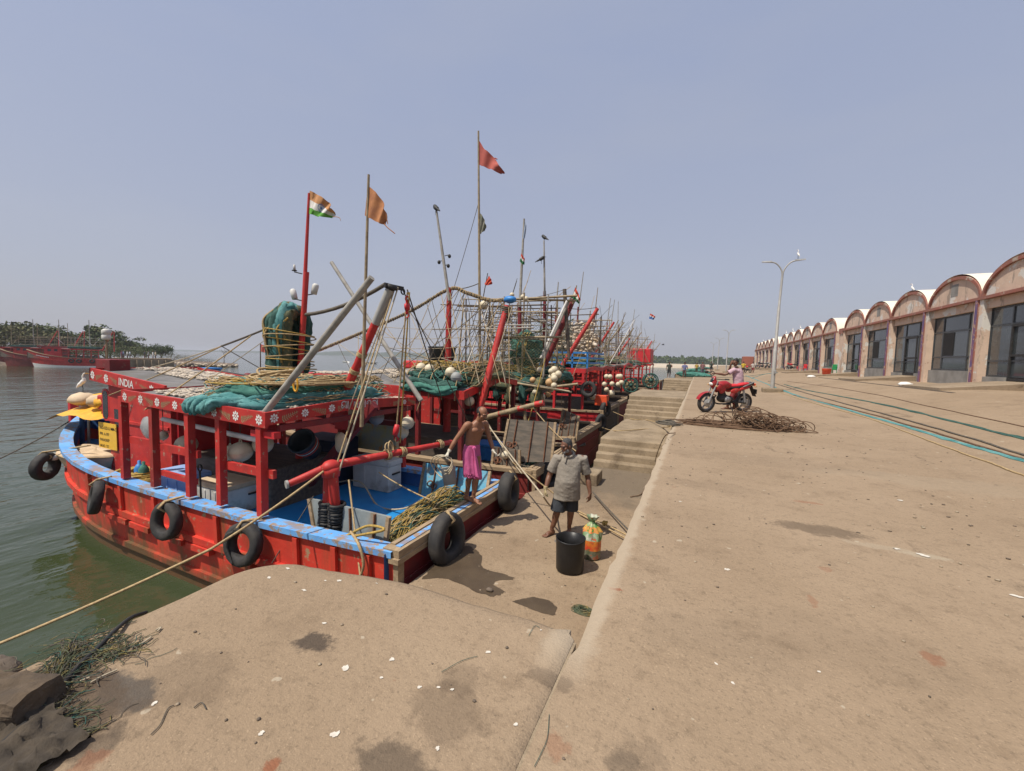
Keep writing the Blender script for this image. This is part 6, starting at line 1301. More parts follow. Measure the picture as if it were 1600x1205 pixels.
# -- the old man on the landing
pl = PZ(876, 838, LZ); R2 = local('person', 'bearded man in grey polo shirt and dark shorts standing barefoot on the landing', 'person')
b = MB(); ax = V((1, .08, 0))
rings(b, [((.07, .03, .78), .15, .11), ((.075, .02, .90), .165, .125), ((.085, .0, 1.02), .165, .14), ((.10, .0, 1.16), .17, .125), ((.11, .01, 1.28), .19, .11), ((.115, .015, 1.37), .13, .085), ((.10, .0, 1.43), .06, .06)], ax)
limb(b, [(.11, .01, 1.36), (.085, -.03, 1.42), (.06, -.05, 1.48)], [.066, .06, .058])
HC2 = V((.045, -.075, 1.555)); RH2 = head(b, HC2, rd(-52), rd(14))
sL, eL, wL = V((-.10, .0, 1.325)), V((-.215, -.0, 1.04)), V((-.275, -.13, .83)); sR, eR, wR = V((.32, .03, 1.325)), V((.415, .07, 1.02)), V((.46, -.02, .76))
for s_, e_, w_ in ((sL, eL, wL), (sR, eR, wR)): limb(b, [V((.11, .01, 1.30)).lerp(s_, .7), s_, s_.lerp(e_, .5), e_, e_.lerp(w_, .35), w_], [.06, .062, .055, .045, .046, .030])
hand(b, wR, (-.10, -.12, -1), (-.6, -.8, 0), (-1, .2, 0), .45)
kL, aL, kR, aR = V((-.06, -.03, .47)), V((-.15, .03, .09)), V((.16, .08, .47)), V((.14, .17, .09))
for h_, k_, a_ in ((V((-.0, .03, .84)), kL, aL), (V((.15, .05, .84)), kR, aR)): limb(b, [h_, h_.lerp(k_, .5), k_, k_.lerp(a_, .3)+V((0, .015, 0)), k_.lerp(a_, .7), a_+V((0, 0, .04))], [.088, .078, .056, .060, .045, .037])
foot(b, aL, (-.30, -.12, 0)); foot(b, aR, (.10, -.02, 0))
fuse(b, 'body', M['skind'], R2, .0065, 3); face(R2, HC2, RH2, 1, 'hairg'); hairm(R2, HC2, RH2, 'hairg')
b = MB(); 
for p, r in (((0, -.066, -.088), (.038, .030, .034)), ((.046, -.030, -.066), (.020, .040, .036)), ((-.046, -.030, -.066), (.020, .040, .036)), ((0, -.096, -.046), (.026, .008, .007))): b.ell(HC2+RH2@V(p), r, 12, 8, 0, RH2)
fuse(b, 'beard', M['beard'], R2, .008, 2)
b = MB(); fz = lambda q: q
def shirt_rings(): 
    R_ = []
    for z, a, d, cx, cy in ((.655, .225, .165, .075, .0), (.72, .222, .170, .075, .0), (.85, .215, .178, .08, -.012), (.98, .208, .180, .088, -.018), (1.10, .202, .162, .098, -.008), (1.22, .205, .140, .108, 0), (1.30, .20, .118, .112, .01), (1.365, .155, .095, .113, .015), (1.40, .092, .080, .105, .005)): R_.append(((cx, cy, z), a, d))
    return R_
rings(b, shirt_rings(), ax, 28)
for s_, e_ in ((sL, eL), (sR, eR)):
    t_ = s_.lerp(e_, .80); b.tube([V((.11, .01, 1.29)).lerp(s_, .75), s_+V((0, 0, .01)), s_.lerp(e_, .5), t_], [.085, .085, .082, .086], 14)
b.v = [p+V((nz((p.x*6, p.z*7, 1), 1), nz((p.x*6, p.z*7, 5), 1), 0))*.014 for p in b.v]
sh = fuse(b, 'shirt', M['shirt'], R2, .0085, 2)
for vv in sh.data.vertices:
    w_ = nz((vv.co.x*9+vv.co.z*6, vv.co.y*6, vv.co.z*13), 1)*.006+nz((vv.co.x*22, vv.co.y*9, vv.co.z*26), 1)*.002; vv.co += vv.normal*w_
b = MB(); cn = V((.09, -.015, 1.405)); b.torus(cn, .082, .022, (-.25, -.35, 1), 20, 6, 0, 1.0); b.bar(cn+V((-.04, -.085, 0)), cn+V((-.06, -.115, -.12)), .03, .008); fuse(b, 'collar', M['shirt'], R2, .007, 1)
b = MB(); rings(b, [((.075, .03, .84), .18, .135), ((.075, .03, .70), .19, .14), ((.07, .03, .64), .185, .135)], ax)
for h_, k_ in ((V((-.015, .03, .80)), kL), (V((.165, .05, .80)), kR)): b.tube([h_, h_.lerp(k_, .6), h_.lerp(k_, 1.08)], [.118, .118, .125], 14)
sh = fuse(b, 'shorts', M['shorts'], R2, .010, 3)
for vv in sh.data.vertices: vv.co += vv.normal*nz((vv.co.x*12, vv.co.y*12, vv.co.z*5), 1)*.008
b = MB(); hand(b, wL, (-.08, -.25, -1), (.2, -1, 0), (1, -.2, 0), 1.0, 1.05); limb(b, [wL+V((.005, .01, .05)), wL], [.036, .034]); fuse(b, 'glove', M['glovey'], R2, .0065, 2)
R2.location = pl; R2.rotation_euler.z = rd(17)
m2 = Matrix.Translation(pl) @ Euler((0, 0, rd(17))).to_matrix().to_4x4()
# -- the man on the stern rail
p1 = PX(738, 786, -3.47); p1.z = -1.07; R1 = local('person', 'bare chested man in a pink lungi standing on the stern rail of the nearest boat', 'person')
b = MB(); ax = V((.75, .62, 0))
rings(b, [((-.03, .0, .76), .15, .10), ((-.03, .0, .88), .150, .105), ((-.02, .0, 1.0), .138, .098), ((.0, .0, 1.12), .150, .10), ((.03, -.0, 1.25), .172, .108), ((.045, .0, 1.34), .170, .092), ((.06, -.01, 1.40), .10, .075), ((.075, -.02, 1.44), .055, .055)], ax)
for s_ in (-1, 1): b.ell(V((.07, -.06, 1.27))+ax.normalized()*(s_*.075), (.075, .045, .05), 12, 8)
limb(b, [(.06, -.01, 1.38), (.09, -.035, 1.44), (.12, -.055, 1.50)], [.062, .055, .055])
HC1 = V((.145, -.075, 1.555)); RH1 = head(b, HC1, rd(40), rd(26))
sL, eL, wL = V((-.105, -.12, 1.365)), V((-.285, -.16, 1.13)), V((-.40, -.22, .93)); sR, eR, wR = V((.195, .12, 1.35)), V((.285, .13, 1.07)), V((.355, .05, .88))
for s_, e_, w_ in ((sL, eL, wL), (sR, eR, wR)): limb(b, [V((.045, 0, 1.32)).lerp(s_, .65), s_, s_.lerp(e_, .5), e_, e_.lerp(w_, .35), w_], [.055, .060, .047, .038, .040, .027])
kL, aL, kR, aR = V((-.05, -.02, .46)), V((-.10, .07, .10)), V((.055, -.09, .46)), V((.02, -.03, .09))
for h_, k_, a_ in ((V((-.09, .03, .82)), kL, aL), (V((.05, -.04, .82)), kR, aR)): limb(b, [h_, h_.lerp(k_, .5), k_, k_.lerp(a_, .3)+V((-.01, .012, 0)), k_.lerp(a_, .7), a_+V((0, 0, .04))], [.085, .072, .050, .054, .040, .034])
foot(b, aL, (.02, -.02, .0)); foot(b, aR, (.15, -.14, .0))
fuse(b, 'body', M['skin'], R1, .0065, 3); face(R1, HC1, RH1); hairm(R1, HC1, RH1, 'hair', bald=1)
b = MB(); b.ell(HC1+RH1@V((0, -.093, -.048)), (.026, .009, .008), 10, 6, 0, RH1); b.build('moustache', M['hair'], R1)
b = MB(); ax2 = V((.75, .62, 0)); R_ = []
for z, a, d, cx, cy in ((.42, .165, .135, .0, -.03), (.50, .165, .14, -.005, -.03), (.62, .168, .14, -.015, -.02), (.75, .168, .135, -.025, -.005), (.88, .165, .122, -.03, 0), (.985, .152, .112, -.022, 0), (1.01, .15, .11, -.02, 0)): R_.append(((cx, cy, z), a, d))
rings(b, R_, ax2, 28); lg = fuse(b, 'lungi', M['pink'], R1, .0085, 2)
for vv in lg.data.vertices:
    a = math.atan2(vv.co.y, vv.co.x); vv.co += vv.normal*(.010*math.sin(a*11+vv.co.z*7)*min(1, (1.0-vv.co.z)*2.5)+.006*nz((vv.co.x*14, vv.co.y*14, vv.co.z*6), 1)); 
    if vv.co.z < .5: vv.co.z += -.05*math.sin(a+.6)
b = MB(); rows = []
for i in range(13):
    t = i/12; rows.append([(.035+.12*t*k/6-.02*(1-t)+.012*math.sin(k*2.2+i*.3), -.135-.050*math.sin(math.pi*k/6)-.012*t*math.sin(k*2.5), 1.0-.50*t-.03*k/6) for k in range(7)])
b.grid(rows); b.ell((.02, -.135, .97), (.035, .03, .035), 10, 6); b.build('lungi_fold', M['pinkl'], R1)
for w_, d, s_, nm in ((wL, (-.5, -.3, -.8), (.3, -1, .2), 'glove'), (wR, (.5, -.35, -.6), (-.2, -1, .3), 'glove')):
    b = MB(); hand(b, w_, d, s_, (1 if nm else 1, -.3, -.2), .9, 1.05); limb(b, [w_-V(d).normalized()*.04, w_], [.034, .032]); fuse(b, nm, M['glove'], R1, .0065, 2)
R1.location = p1; R1.rotation_euler.z = rd(28)
m1 = Matrix.Translation(p1) @ Euler((0, 0, rd(28))).to_matrix().to_4x4()
hl = m1 @ (wL+V((-.06, -.03, -.075)))
b = MB()
for k in range(3):
    pts = []; 
    for i in range(19): a = math.pi*2*i/18; pts.append(hl+V((-.10*k*.5+(.13+.04*k)*math.sin(a), .03*k+.05*math.sin(a*2), -(.24+.07*k)*(1-math.cos(a))*.5*1.0)))
    b.tube(pts, .011, 6)
tag(b.build('rope_loops', M['ropepale']), 'pale rope loops held in the gloved hand of the man in pink', 'rope')
b = MB(); q = hl+V((.02, .10, -.34)); b.lathe([(0, -.16), (.10, -.16), (.125, .12), (.135, .13), (.12, .14), (.095, -.14), (0, -.14)], q, 16, 0, axis=(-.3, .2, 1)); tag(b.build('pail', M['floatg']), 'small grey pail hanging behind the rope loops of the man in pink', 'pail')
# -- motorcycle and its rider
mc_ = PZ(1131, 644, 0); hd_ = math.atan2(-rt.y, -rt.x)+rd(13); KB = 1.0
M['bikered'] = mat('motorcycle_red', (.34, .018, .022), (.27, .018, .02), 6, .35, .1, 20, dirt=(.25, .15, .10), da=(.55, .8), dsc=(6, 6, 6))
BK = local('motorcycle', 'red motorcycle parked on its stand behind the heap of rusty cable', 'motorcycle')
def wheel(x, R_=.29):
    b = MB(); b.torus((x, 0, R_), R_-.045, .047, (0, 1, 0), 30, 10); o = b.build('wheel', M['rubber'], BK)
    b = MB(); b.torus((x, 0, R_), R_-.09, .016, (0, 1, 0), 26, 6, 0, 1.8); b.lathe([(0, -.06), (.05, -.06), (.055, 0), (.05, .06), (0, .06)], (x, 0, R_), 12, 0, axis=(0, 1, 0))
    for k in range(5): a = 2*math.pi*k/5+.3; b.bar((x, 0, R_), (x+math.cos(a)*(R_-.09), 0, R_+math.sin(a)*(R_-.09)), .03, .035, 0, V((0, 1, 0)))
    b.build('rim', M['steel'], o); b = MB(); b.lathe([(.05, .045), (.12, .047), (.12, .052), (.05, .054)], (x, 0, R_), 18, 0, axis=(0, 1, 0)); b.build('brake_disc', M['galv'], o)
wheel(.64); wheel(-.64)
for s_ in (-1, 1): MB().tube([(.64, s_*.085, .29), (.52, s_*.085, .62), (.40, s_*.085, .93)], [.026, .026, .02], 8).build('fork', M['steel'], BK)
b = MB(); b.grid([[(.64+math.cos(a)*.33, y, .29+math.sin(a)*.33+(-.012 if abs(y) > .05 else 0)) for y in (-.07, -.04, 0, .04, .07)] for a in [rd(18+12*i) for i in range(11)]]); b.build('front_fender', M['bikered'], BK)
def blob(nm, L_, m, vox=.012, it=3): 
    b = MB(); 
    for c, r, ro in L_: b.ell(c, r, 14, 10, 0, Euler(ro).to_matrix())
    return fuse(b, nm, M[m], BK, vox, it)
blob('tank', [((.16, 0, .82), (.23, .13, .12), (0, .15, 0)), ((.02, 0, .80), (.16, .11, .10), (0, .1, 0)), ((.30, .09, .76), (.15, .05, .10), (0, .5, 0)), ((.30, -.09, .76), (.15, .05, .10), (0, .5, 0)), ((.22, .10, .66), (.12, .035, .08), (0, .5, 0)), ((.22, -.10, .66), (.12, .035, .08), (0, .5, 0))], 'bikered')
blob('headlight_cowl', [((.47, 0, .86), (.11, .10, .13), (0, -.4, 0)), ((.49, 0, .97), (.05, .07, .12), (0, -.5, 0))], 'bikered')
b = MB(); b.ell((.555, 0, .84), (.035, .075, .055), 12, 8, 0, Euler((0, .3, 0)).to_matrix()); b.build('headlight', M['white'], BK)
b = MB(); b.ell((.535, 0, .96), (.02, .06, .08), 12, 8, 0, Euler((0, -.5, 0)).to_matrix()); b.build('windscreen', GLASS, BK)
blob('seat', [((-.22, 0, .80), (.26, .105, .055), (0, .05, 0)), ((-.52, 0, .84), (.24, .095, .055), (0, .16, 0))], 'redbright'); blob('seat_side', [((-.25, 0, .755), (.27, .118, .055), (0, .03, 0)), ((-.55, 0, .79), (.26, .105, .05), (0, .2, 0)), ((-.83, 0, .87), (.09, .08, .04), (0, .3, 0))], 'black')
for s_ in (-1, 1): blob('side_panel', [((-.20, s_*.105, .66), (.16, .03, .075), (0, .2, 0)), ((-.52, s_*.10, .74), (.24, .03, .05), (0, .28, 0))], 'red'); MB().tube([(-.45, s_*.12, .78), (-.75, s_*.12, .90), (-.86, s_*.06, .92)], .014, 6).build('grab_rail', M['steel'], BK)
blob('engine', [((.10, 0, .42), (.20, .13, .13), (0, 0, 0)), ((.17, 0, .56), (.09, .10, .14), (0, -.3, 0)), ((-.1, 0, .40), (.14, .12, .10), (0, 0, 0))], 'black'); b = MB(); b.lathe([(0, -.16), (.085, -.16), (.09, -.12), (.09, .12), (.085, .16), (0, .16)], (.04, 0, .40), 16, 0, axis=(0, 1, 0)); b.build('crankcase', M['steel'], BK)
b = MB(); b.tube(smoothpath([(.24, -.12, .50), (.30, -.14, .32), (.10, -.16, .22), (-.3, -.16, .24), (-.45, -.17, .28)], 5), .022, 8); b.tube([(-.40, -.17, .27), (-.52, -.17, .30), (-.95, -.18, .42)], [.03, .048, .044], 10); b.build('exhaust', M['black'], BK)
b = MB(); b.tube([(.42, 0, .90), (.10, 0, .66), (-.05, 0, .35)], .03, 7); b.tube([(.05, 0, .70), (-.7, 0, .72), (-.85, 0, .78)], .025, 6); b.tube([(-.05, .07, .34), (-.64, .09, .29)], .022, 6); b.tube([(-.05, -.07, .34), (-.64, -.09, .29)], .022, 6); b.build('frame', M['black'], BK)
for s_ in (-1, 1): MB().tube([(-.60, s_*.10, .32), (-.50, s_*.10, .68)], .032, 8).build('shock_absorber', M['steel'], BK)
b = MB(); b.tube(smoothpath([(.30, -.36, 1.02), (.38, -.18, 1.0), (.42, 0, .99), (.38, .18, 1.0), (.30, .36, 1.02)], 5), .013, 6); o = b.build('handlebar', M['black'], BK)
for s_ in (-1, 1): MB().tube([(.33, s_*.27, 1.015), (.29, s_*.38, 1.025)], .02, 8).build('grip', M['rubber'], o); MB().ell((.50, s_*.17, .80), (.045, .03, .025), 8, 6).build('indicator', M['floato'], BK); MB().ell((-.88, s_*.13, .80), (.04, .03, .025), 8, 6).build('indicator', M['floato'], BK)
b = MB(); b.bbox((-1.0, -.08, .56), (-.975, .08, .70), .005); b.grid([[(-.80-.2*t, y, .82-.34*t) for y in (-.08, .08)] for t in (0, .3, .6, 1)]); b.build('rear_fender', M['black'], BK); MB().bbox((-.96, -.06, .80), (-.90, .06, .87), .015).build('tail_light', M['orange'], BK)
MB().tube([(-.05, .10, .32), (-.10, .28, .02)], .014, 6).build('side_stand', M['black'], BK); MB().box((-.08, .08, .25), (.18, .16, .28)).build('foot_peg', M['black'], BK)
BK.location = mc_; BK.rotation_euler = (rd(-5), 0, hd_); BK.scale = (KB,)*3
RR = local('person', 'man in a lilac shirt leaning on the red motorcycle with a hand to his head', 'person')
q = PZ(1142, 637, 0); q = V((1.02, 14.55, 0)); sc_ = (q-EYE).dot(fw)/640     # metres per pixel there
def jp(x, y, d=0): return V(((x-1142)*sc_, d, (643-y)*sc_))
b = MB(); ax = V((.75, .55, 0)); zl = lambda y: (643-y)*sc_
rings(b, [(jp(1148, 612), .13, .10), (jp(1147, 600), .13, .10), (jp(1146, 590), .15, .105), (jp(1146, 582), .17, .095), (jp(1145, 578.5), .10, .07), (jp(1143, 576), .05, .05)], ax)
HCR = jp(1142.5, 569.5, -.06); RHR = head(b, HCR, rd(-40), rd(18), .98); limb(b, [jp(1145, 580), jp(1144, 576, -.03)], [.06, .055])
a1, a2, a3 = jp(1141, 581, -.14), jp(1129, 588.5, -.22), jp(1115, 587.0, -.30); limb(b, [jp(1145, 582), a1, a1.lerp(a2, .5), a2, a2.lerp(a3, .4), a3], [.055, .056, .046, .036, .038, .027]); hand(b, a3, (-1, -.2, -.1), (0, -1, .3), (0, 0, -1), .8)
c1, c2, c3 = jp(1150, 581, .08), jp(1134, 585, .06), jp(1136.5, 571.5, -.05); limb(b, [jp(1147, 582), c1, c2, c2.lerp(c3, .4), c3], [.05, .052, .036, .037, .027]); hand(b, c3, (.3, .1, 1), (.7, -.7, 0), (1, 0, 0), .7)
for dx, dy in ((-4, -.02), (3, .10)): h_ = jp(1148+dx*.5, 609, dy); k_ = jp(1143+dx, 625, dy-.08); a_ = jp(1140+dx*1.3, 639, dy); limb(b, [h_, k_, a_], [.085, .052, .036]); foot(b, a_, (a_.x-.2, a_.y-.1, 0))
fuse(b, 'body', M['skind'], RR, .009, 3); face(RR, HCR, RHR); hairm(RR, HCR, RHR, 'hair')
b = MB(); rings(b, [(jp(1148.5, 609), .165, .13), (jp(1148, 600), .16, .13), (jp(1147, 590), .172, .125), (jp(1146, 582.5), .18, .105), (jp(1145.5, 578.5), .11, .08)], ax, 24); b.tube([jp(1146, 583, -.06), a1, a1.lerp(a2, .62)], [.08, .078, .08], 12); b.tube([jp(1147, 583, .03), c1, c1.lerp(c2, .6)], [.075, .074, .075], 12)
sh = fuse(b, 'shirt', M['lilac'], RR, .010, 2)
for vv in sh.data.vertices: vv.co += vv.normal*nz((vv.co.x*10+vv.co.z*6, vv.co.y*8, vv.co.z*12), 1)*.010
b = MB(); rings(b, [(jp(1148, 613), .15, .12), (jp(1148, 605), .155, .12)], ax)
for dx, dy in ((-4, -.02), (3, .10)): b.tube([jp(1148+dx*.5, 609, dy), jp(1143+dx, 625, dy-.08), jp(1140.5+dx*1.3, 635, dy-.02)], [.10, .07, .065], 12)
fuse(b, 'trousers', M['reddark'], RR, .011, 3)
RR.location = q+V((0, 0, 0)); RR.rotation_euler.z = rd(-2)
# -- small figures far along the quay
def small(px, py, hpx, Ygnd, label, top, bottom, pose=0, flip=1):
    p = PG(px, py); s_ = hpx*((p-EYE).dot(fw)/640)/1.68; r = local('person', label, 'person'); b = MB()
    rings(b, [((0, 0, .80), .15, .10), ((0, 0, .95), .14, .10), ((0, -.02, 1.15), .16, .11), ((0, -.02, 1.33), .18, .09), ((0, -.02, 1.42), .06, .06)], (1, .3*flip, 0), 12); c = V((0, -.04, 1.56)); RH = head(b, c, rd(40*flip), rd(10)); limb(b, [(0, -.02, 1.38), (0, -.03, 1.5)], [.06, .055])
    for s in (-1, 1):
        e_ = V((s*.26, -.05, 1.08)) if not pose or s < 0 else V((s*.24, -.2, 1.12)); w_ = V((s*.27, -.16, .84)) if not pose or s < 0 else V((s*.12, -.42, 1.10)); limb(b, [(s*.13, -.02, 1.33), (s*.20, -.02, 1.32), e_, w_], [.05, .055, .04, .028]); hand(b, w_, (0, -.2, -1), (-s*.3, -1, 0), (-s, 0, 0), .5)
        k_ = V((s*.10, -.04-.06*s*flip, .46)); a_ = V((s*.11, .04+.10*s*flip, .08)); limb(b, [(s*.085, 0, .84), k_, k_.lerp(a_, .35), a_], [.085, .052, .054, .036]); foot(b, a_, (s*.13, a_.y-.16, 0))
    fuse(b, 'body', M['skind'], r, .016, 2); hairm(r, c, RH, 'hair')
    b = MB(); rings(b, [((0, 0, .84), .165, .12), ((0, -.01, 1.1), .17, .125), ((0, -.02, 1.33), .195, .105), ((0, -.02, 1.40), .09, .08)], (1, .3*flip, 0), 14)
    for s in (-1, 1): b.tube([(s*.16, -.02, 1.31), (s*.215, -.02, 1.27), (s*.245, -.04, 1.14)], .075, 10)
    fuse(b, 'shirt', top, r, .018, 2)
    b = MB(); rings(b, [((0, 0, .92), .16, .115), ((0, 0, .78), .17, .12)], (1, .3*flip, 0), 14)
    for s in (-1, 1): b.tube([(s*.085, 0, .84), (s*.10, -.04-.06*s*flip, .44)], [.105, .085], 10)
    fuse(b, 'shorts', bottom, r, .018, 2)
    r.location = p; r.scale = (s_,)*3; r.rotation_euler.z = rd(10); return r
cl = lambda n, c: mat(n, c, None, 5, .9)
small(1161, 584, 19, 0, 'man in a bright yellow shirt walking far behind the rider', cl('yellow_shirt', (.72, .52, .05)), cl('dark_shorts', (.05, .03, .03)))
small(1176, 583.5, 18, 0, 'man in a white shirt and red shorts beside the far parked motorcycles', cl('white_shirt', (.6, .56, .52)), cl('red_shorts', (.25, .05, .05)), 1)
small(1097, 588, 22.5, 0, 'figure in a dark striped wrap standing by the quay edge nets', cl('pink_stripe_top', (.28, .14, .14)), cl('grey_wrap', (.10, .10, .12)), 1, -1)
small(1111, 582, 17.5, 0, 'dark clothed man carrying something by the far green nets', cl('dark_green_shirt', (.04, .06, .05)), cl('black_trousers', (.02, .02, .025)), 1)
small(1088, 584, 17, 0, 'figure with a yellow shawl among the green nets', cl('yellow_shawl', (.5, .36, .08)), cl('dark_wrap', (.05, .06, .03)), 1, -1)
p = small(1069, 591, 25, 0, 'man in a blue shirt walking on the far stair platform', cl('blue_shirt', (.20, .22, .40)), cl('brown_shorts', (.12, .08, .07)), 0)
small(1045, 590, 25, 0, 'man in dark clothes standing at the head of the far stairs', cl('olive_shirt', (.08, .09, .07)), cl('dark_trousers', (.05, .05, .05)), 1)
# ---------------------------------------------------------------- things on the landing and the quay
q = PZ(890, 890, LZ); b = MB(); sq = lambda a: 1+.035*math.cos(3*a+.6)
def ringz(r, z): return [(q.x+math.cos(a)*r*sq(a), q.y+math.sin(a)*r*sq(a), LZ+z+(.012*math.sin(2*a+1) if z > .4 else 0)) for a in [2*math.pi*i/28 for i in range(28)]]
b.grid([ringz(r, z) for r, z in ((.02, .004), (.17, .004), (.192, .03), (.197, .25), (.205, .45), (.21, .47), (.198, .468), (.188, .25), (.178, .05), (.02, .03))], 0, True, True); tub = tag(b.build('tub', M['bucket']), 'black plastic tub standing on the landing in front of the old man', 'tub')
MB().tube([(q.x-.205, q.y-.02, LZ+.40), (q.x-.225, q.y-.02, LZ+.38), (q.x-.205, q.y-.02, LZ+.36)], .008, 5).build('handle', M['steel'], tub)
q = PZ(919, 876, LZ)+V((.02, .10, 0)); b = MB(); rows = []; g = random.Random(3)
for z, r in ((0, .10), (.02, .125), (.15, .135), (.30, .14), (.42, .125), (.50, .08), (.555, .035), (.575, .028), (.60, .06), (.65, .085)): rows.append([(q.x+math.cos(a)*r*(1+.10*nz((math.cos(a)*2, math.sin(a)*2, z*6), 1)+(.22*math.sin(a*7) if z > .38 else 0)), q.y+math.sin(a)*r*.8*(1+.10*nz((math.cos(a)*2, 5+math.sin(a)*2, z*6), 1)+(.22*math.sin(a*7) if z > .38 else 0)), LZ+z) for a in [2*math.pi*i/30 for i in range(30)]])
cols = {0: 0, 1: 4, 2: 1, 3: 3, 4: 2, 5: 0, 6: 0, 7: 0, 8: 3}
BG = [mat('bag_green', (.03, .26, .05), (.35, .38, .22), 9, .35, .3, 30, chip=(.6, .55, .4), ca=(.58, .62), csc=9), mat('bag_red', (.62, .06, .03), (.70, .32, .04), 7, .35, .3, 30, chip=(.10, .14, .06), ca=(.6, .64), csc=12), mat('bag_gold', (.62, .45, .10), (.55, .12, .05), 8, .35, .3, 30, chip=(.05, .25, .06), ca=(.56, .6), csc=11), mat('bag_white', (.62, .58, .50), (.10, .32, .10), 8, .35, .3, 30, chip=(.6, .1, .05), ca=(.58, .62), csc=10), mat('bag_dark', (.10, .12, .06), (.28, .26, .20), 9, .4, .3, 30, chip=(.45, .10, .04), ca=(.56, .6), csc=9)]
for i in range(len(rows)-1): b.grid([rows[i], rows[i+1]], cols[i], True, True)
b.add(rows[0], [list(range(30))]); bag = tag(b.build('plastic_bag', BG), 'colourful red and green plastic bag twisted shut beside the black tub', 'bag')
# concrete block, wet patches, weed
q = PZ(917, 757, LZ); tag(MB().bbox((q.x-.32, q.y-.05, LZ-.02), (q.x+.25, q.y+.55, LZ+.27), .03).build('concrete_block', M['step']), 'pale concrete block on the landing behind the old man', 'block')
def patch(name, pts, z, m, label, kind='thing', seed=0, cat='stain', rag=.10):
    c = sum((V(p) for p in pts), V((0, 0, 0)))/len(pts); sp = smoothpath(list(pts)+[pts[0]], 10); P = []
    for i, p in enumerate(sp[:-1]): d = (V(p)-c); P.append(c+d*(1+rag*nz((d.x*6+seed, d.y*6, i*.11), 1)+rag*.5*nz((d.x*22+seed, d.y*22, 3), 1)))
    for p in P: p.z = z(p) if callable(z) else z
    o = MB().add(P, [list(range(len(P)))]).build(name, m); return tag(o, label, cat)
pz = lambda L: [PZ(x, y, LZ) for x, y in L]
def wetpatch(pts, seed, lab):
    c = sum((V(p) for p in pts), V((0, 0, 0)))/len(pts); sp = smoothpath(list(pts)+[pts[0]], 10)[:-1]; b = MB(); P = []
    for i, p in enumerate(sp): d = V(p)-c; P.append(c+d*(1+.12*nz((d.x*6+seed, d.y*6, i*.11), 1)+.06*nz((d.x*24+seed, d.y*24, 3), 1)))
    for p in P: p.z = LZ+.004
    b.add(P, [list(range(len(P)))]); return struct(b, 'wet_patch', M['wet'])
wetpatch(pz([(660, 905), (700, 905), (745, 925), (775, 932), (788, 925), (770, 912), (800, 905), (790, 898), (755, 888), (752, 868), (735, 856), (712, 856), (690, 872)]), 1, '')
wetpatch(pz([(800, 940), (830, 934), (858, 940), (870, 952), (864, 962), (830, 952)]), 4, '')
q = PZ(912, 955, LZ); tangle(q, (.13, .08, .04), 26, .0035, 'netdark', 'weed', 'clump of green net scraps in the corner of the landing', 'net scrap', 1.0, seed=81)
q = PZ(765, 924, LZ); tag(MB().ell(q+V((0, 0, .02)), (.05, .035, .025), 8, 6, fn=lambda v: 1+.3*nz(v*3, 1)).build('stone', M['bark']), 'small dark lump lying on the wet patch', 'stone')
# mooring lines over the landing
hw = m2 @ (V((-.275, -.13, .83))+V((-.03, -.05, -.10))); anc = PZ(992, 842, LZ+.10); anc2 = PZ(992, 838, LZ+.16)
for a, c, s_, m, lab in ((PY(757, 657, 9.5), hw, .02, 'ropepale', 'taut pale rope from the second boat to the gloved hand of the old man'), (hw, PZ(870, 800, LZ)+V((0, 0, .05)), .05, 'ropepale', 'slack rope end hanging below the gloved hand of the old man'), (PX(800, 722, -3.3), PZ(900, 801, LZ)+V((0, 0, .05)), .0, 'rope', 'taut tan rope from the nearest stern down behind the old man'), (PZ(898, 800, LZ)+V((0, 0, .05)), anc, .0, 'rope', 'tan rope lying on the landing from behind the old man to the quay wall'), (PZ(905, 806, LZ)+V((0, 0, .04)), anc+V((0, -.1, -.02)), .0, 'rope', 'second tan rope lying just under the other one by the quay wall'), (PZ(926, 776, LZ)+V((0, 0, .1)), anc2, .02, 'ropedark', 'dark rope from the second stern to the quay wall beside the old man'), (PY(838, 668, 9.4), PX(893, 690, -3.5), .02, 'ropepale', 'pale line across the deck of the second boat')):
    rope('mooring_rope', sag(a, c, s_, 12), .016, m, lab)
q = anc.lerp(PZ(898, 800, LZ), .45)+V((0, 0, .02)); b = MB()
for k in range(6): b.torus(q+V((RND.uniform(-.02, .02), RND.uniform(-.02, .02), RND.uniform(0, .03))), .035, .011, (RND.uniform(-1, 1), RND.uniform(-1, 1), RND.uniform(-1, 1)), 10, 5)
tag(b.build('knot', M['ropey']), 'yellow knot tied round the two tan ropes near the quay wall', 'knot')
def pgl(L, dz=.012): return [PG(x, y)+V((0, 0, dz)) for x, y in L]
rope('mooring_rope', smoothpath([PX(952, 641, -4.1), PZ(985, 655, -.85)+V((0, 0, .02)), PZ(1010, 657, -.85)+V((0, 0, .02)), PZ(1042, 664, -.55), PG(1047, 670)+V((0, 0, .02))], 6), .018, 'rope', 'tan mooring rope across the upper stair platform')
rope('mooring_rope', smoothpath([PX(940, 668, -3.7)]+[PZ(x, y, -.85)+V((0, 0, .02)) for x, y in ((960, 674), (1000, 672), (1036, 669))]+[PG(1048, 668)+V((0, 0, .03))], 6), .016, 'rope', 'second tan mooring rope lying along the stair platform')
q = PG(1046, 664); tangle(q+V((-.05, 0, 0)), (.28, .16, .10), 14, .014, 'ropedark', 'rope_heap', 'dark rope heap at the quay edge by the stair platform', 'rope', 1.3, seed=77)
rope('cable', smoothpath([PG(1055, 678)+V((0, 0, .02)), PG(1040, 682)+V((0, 0, .02)), PZ(1030, 700, -.7), PZ(1025, 715, -1.1), PZ(1020, 735, LZ)+V((0, 0, .02)), PZ(1005, 770, LZ)+V((0, 0, .02)), PZ(985, 778, LZ)+V((0, 0, .02))], 6), .010, 'wire', 'thin dark cable trailing from the rusty heap down to the landing')
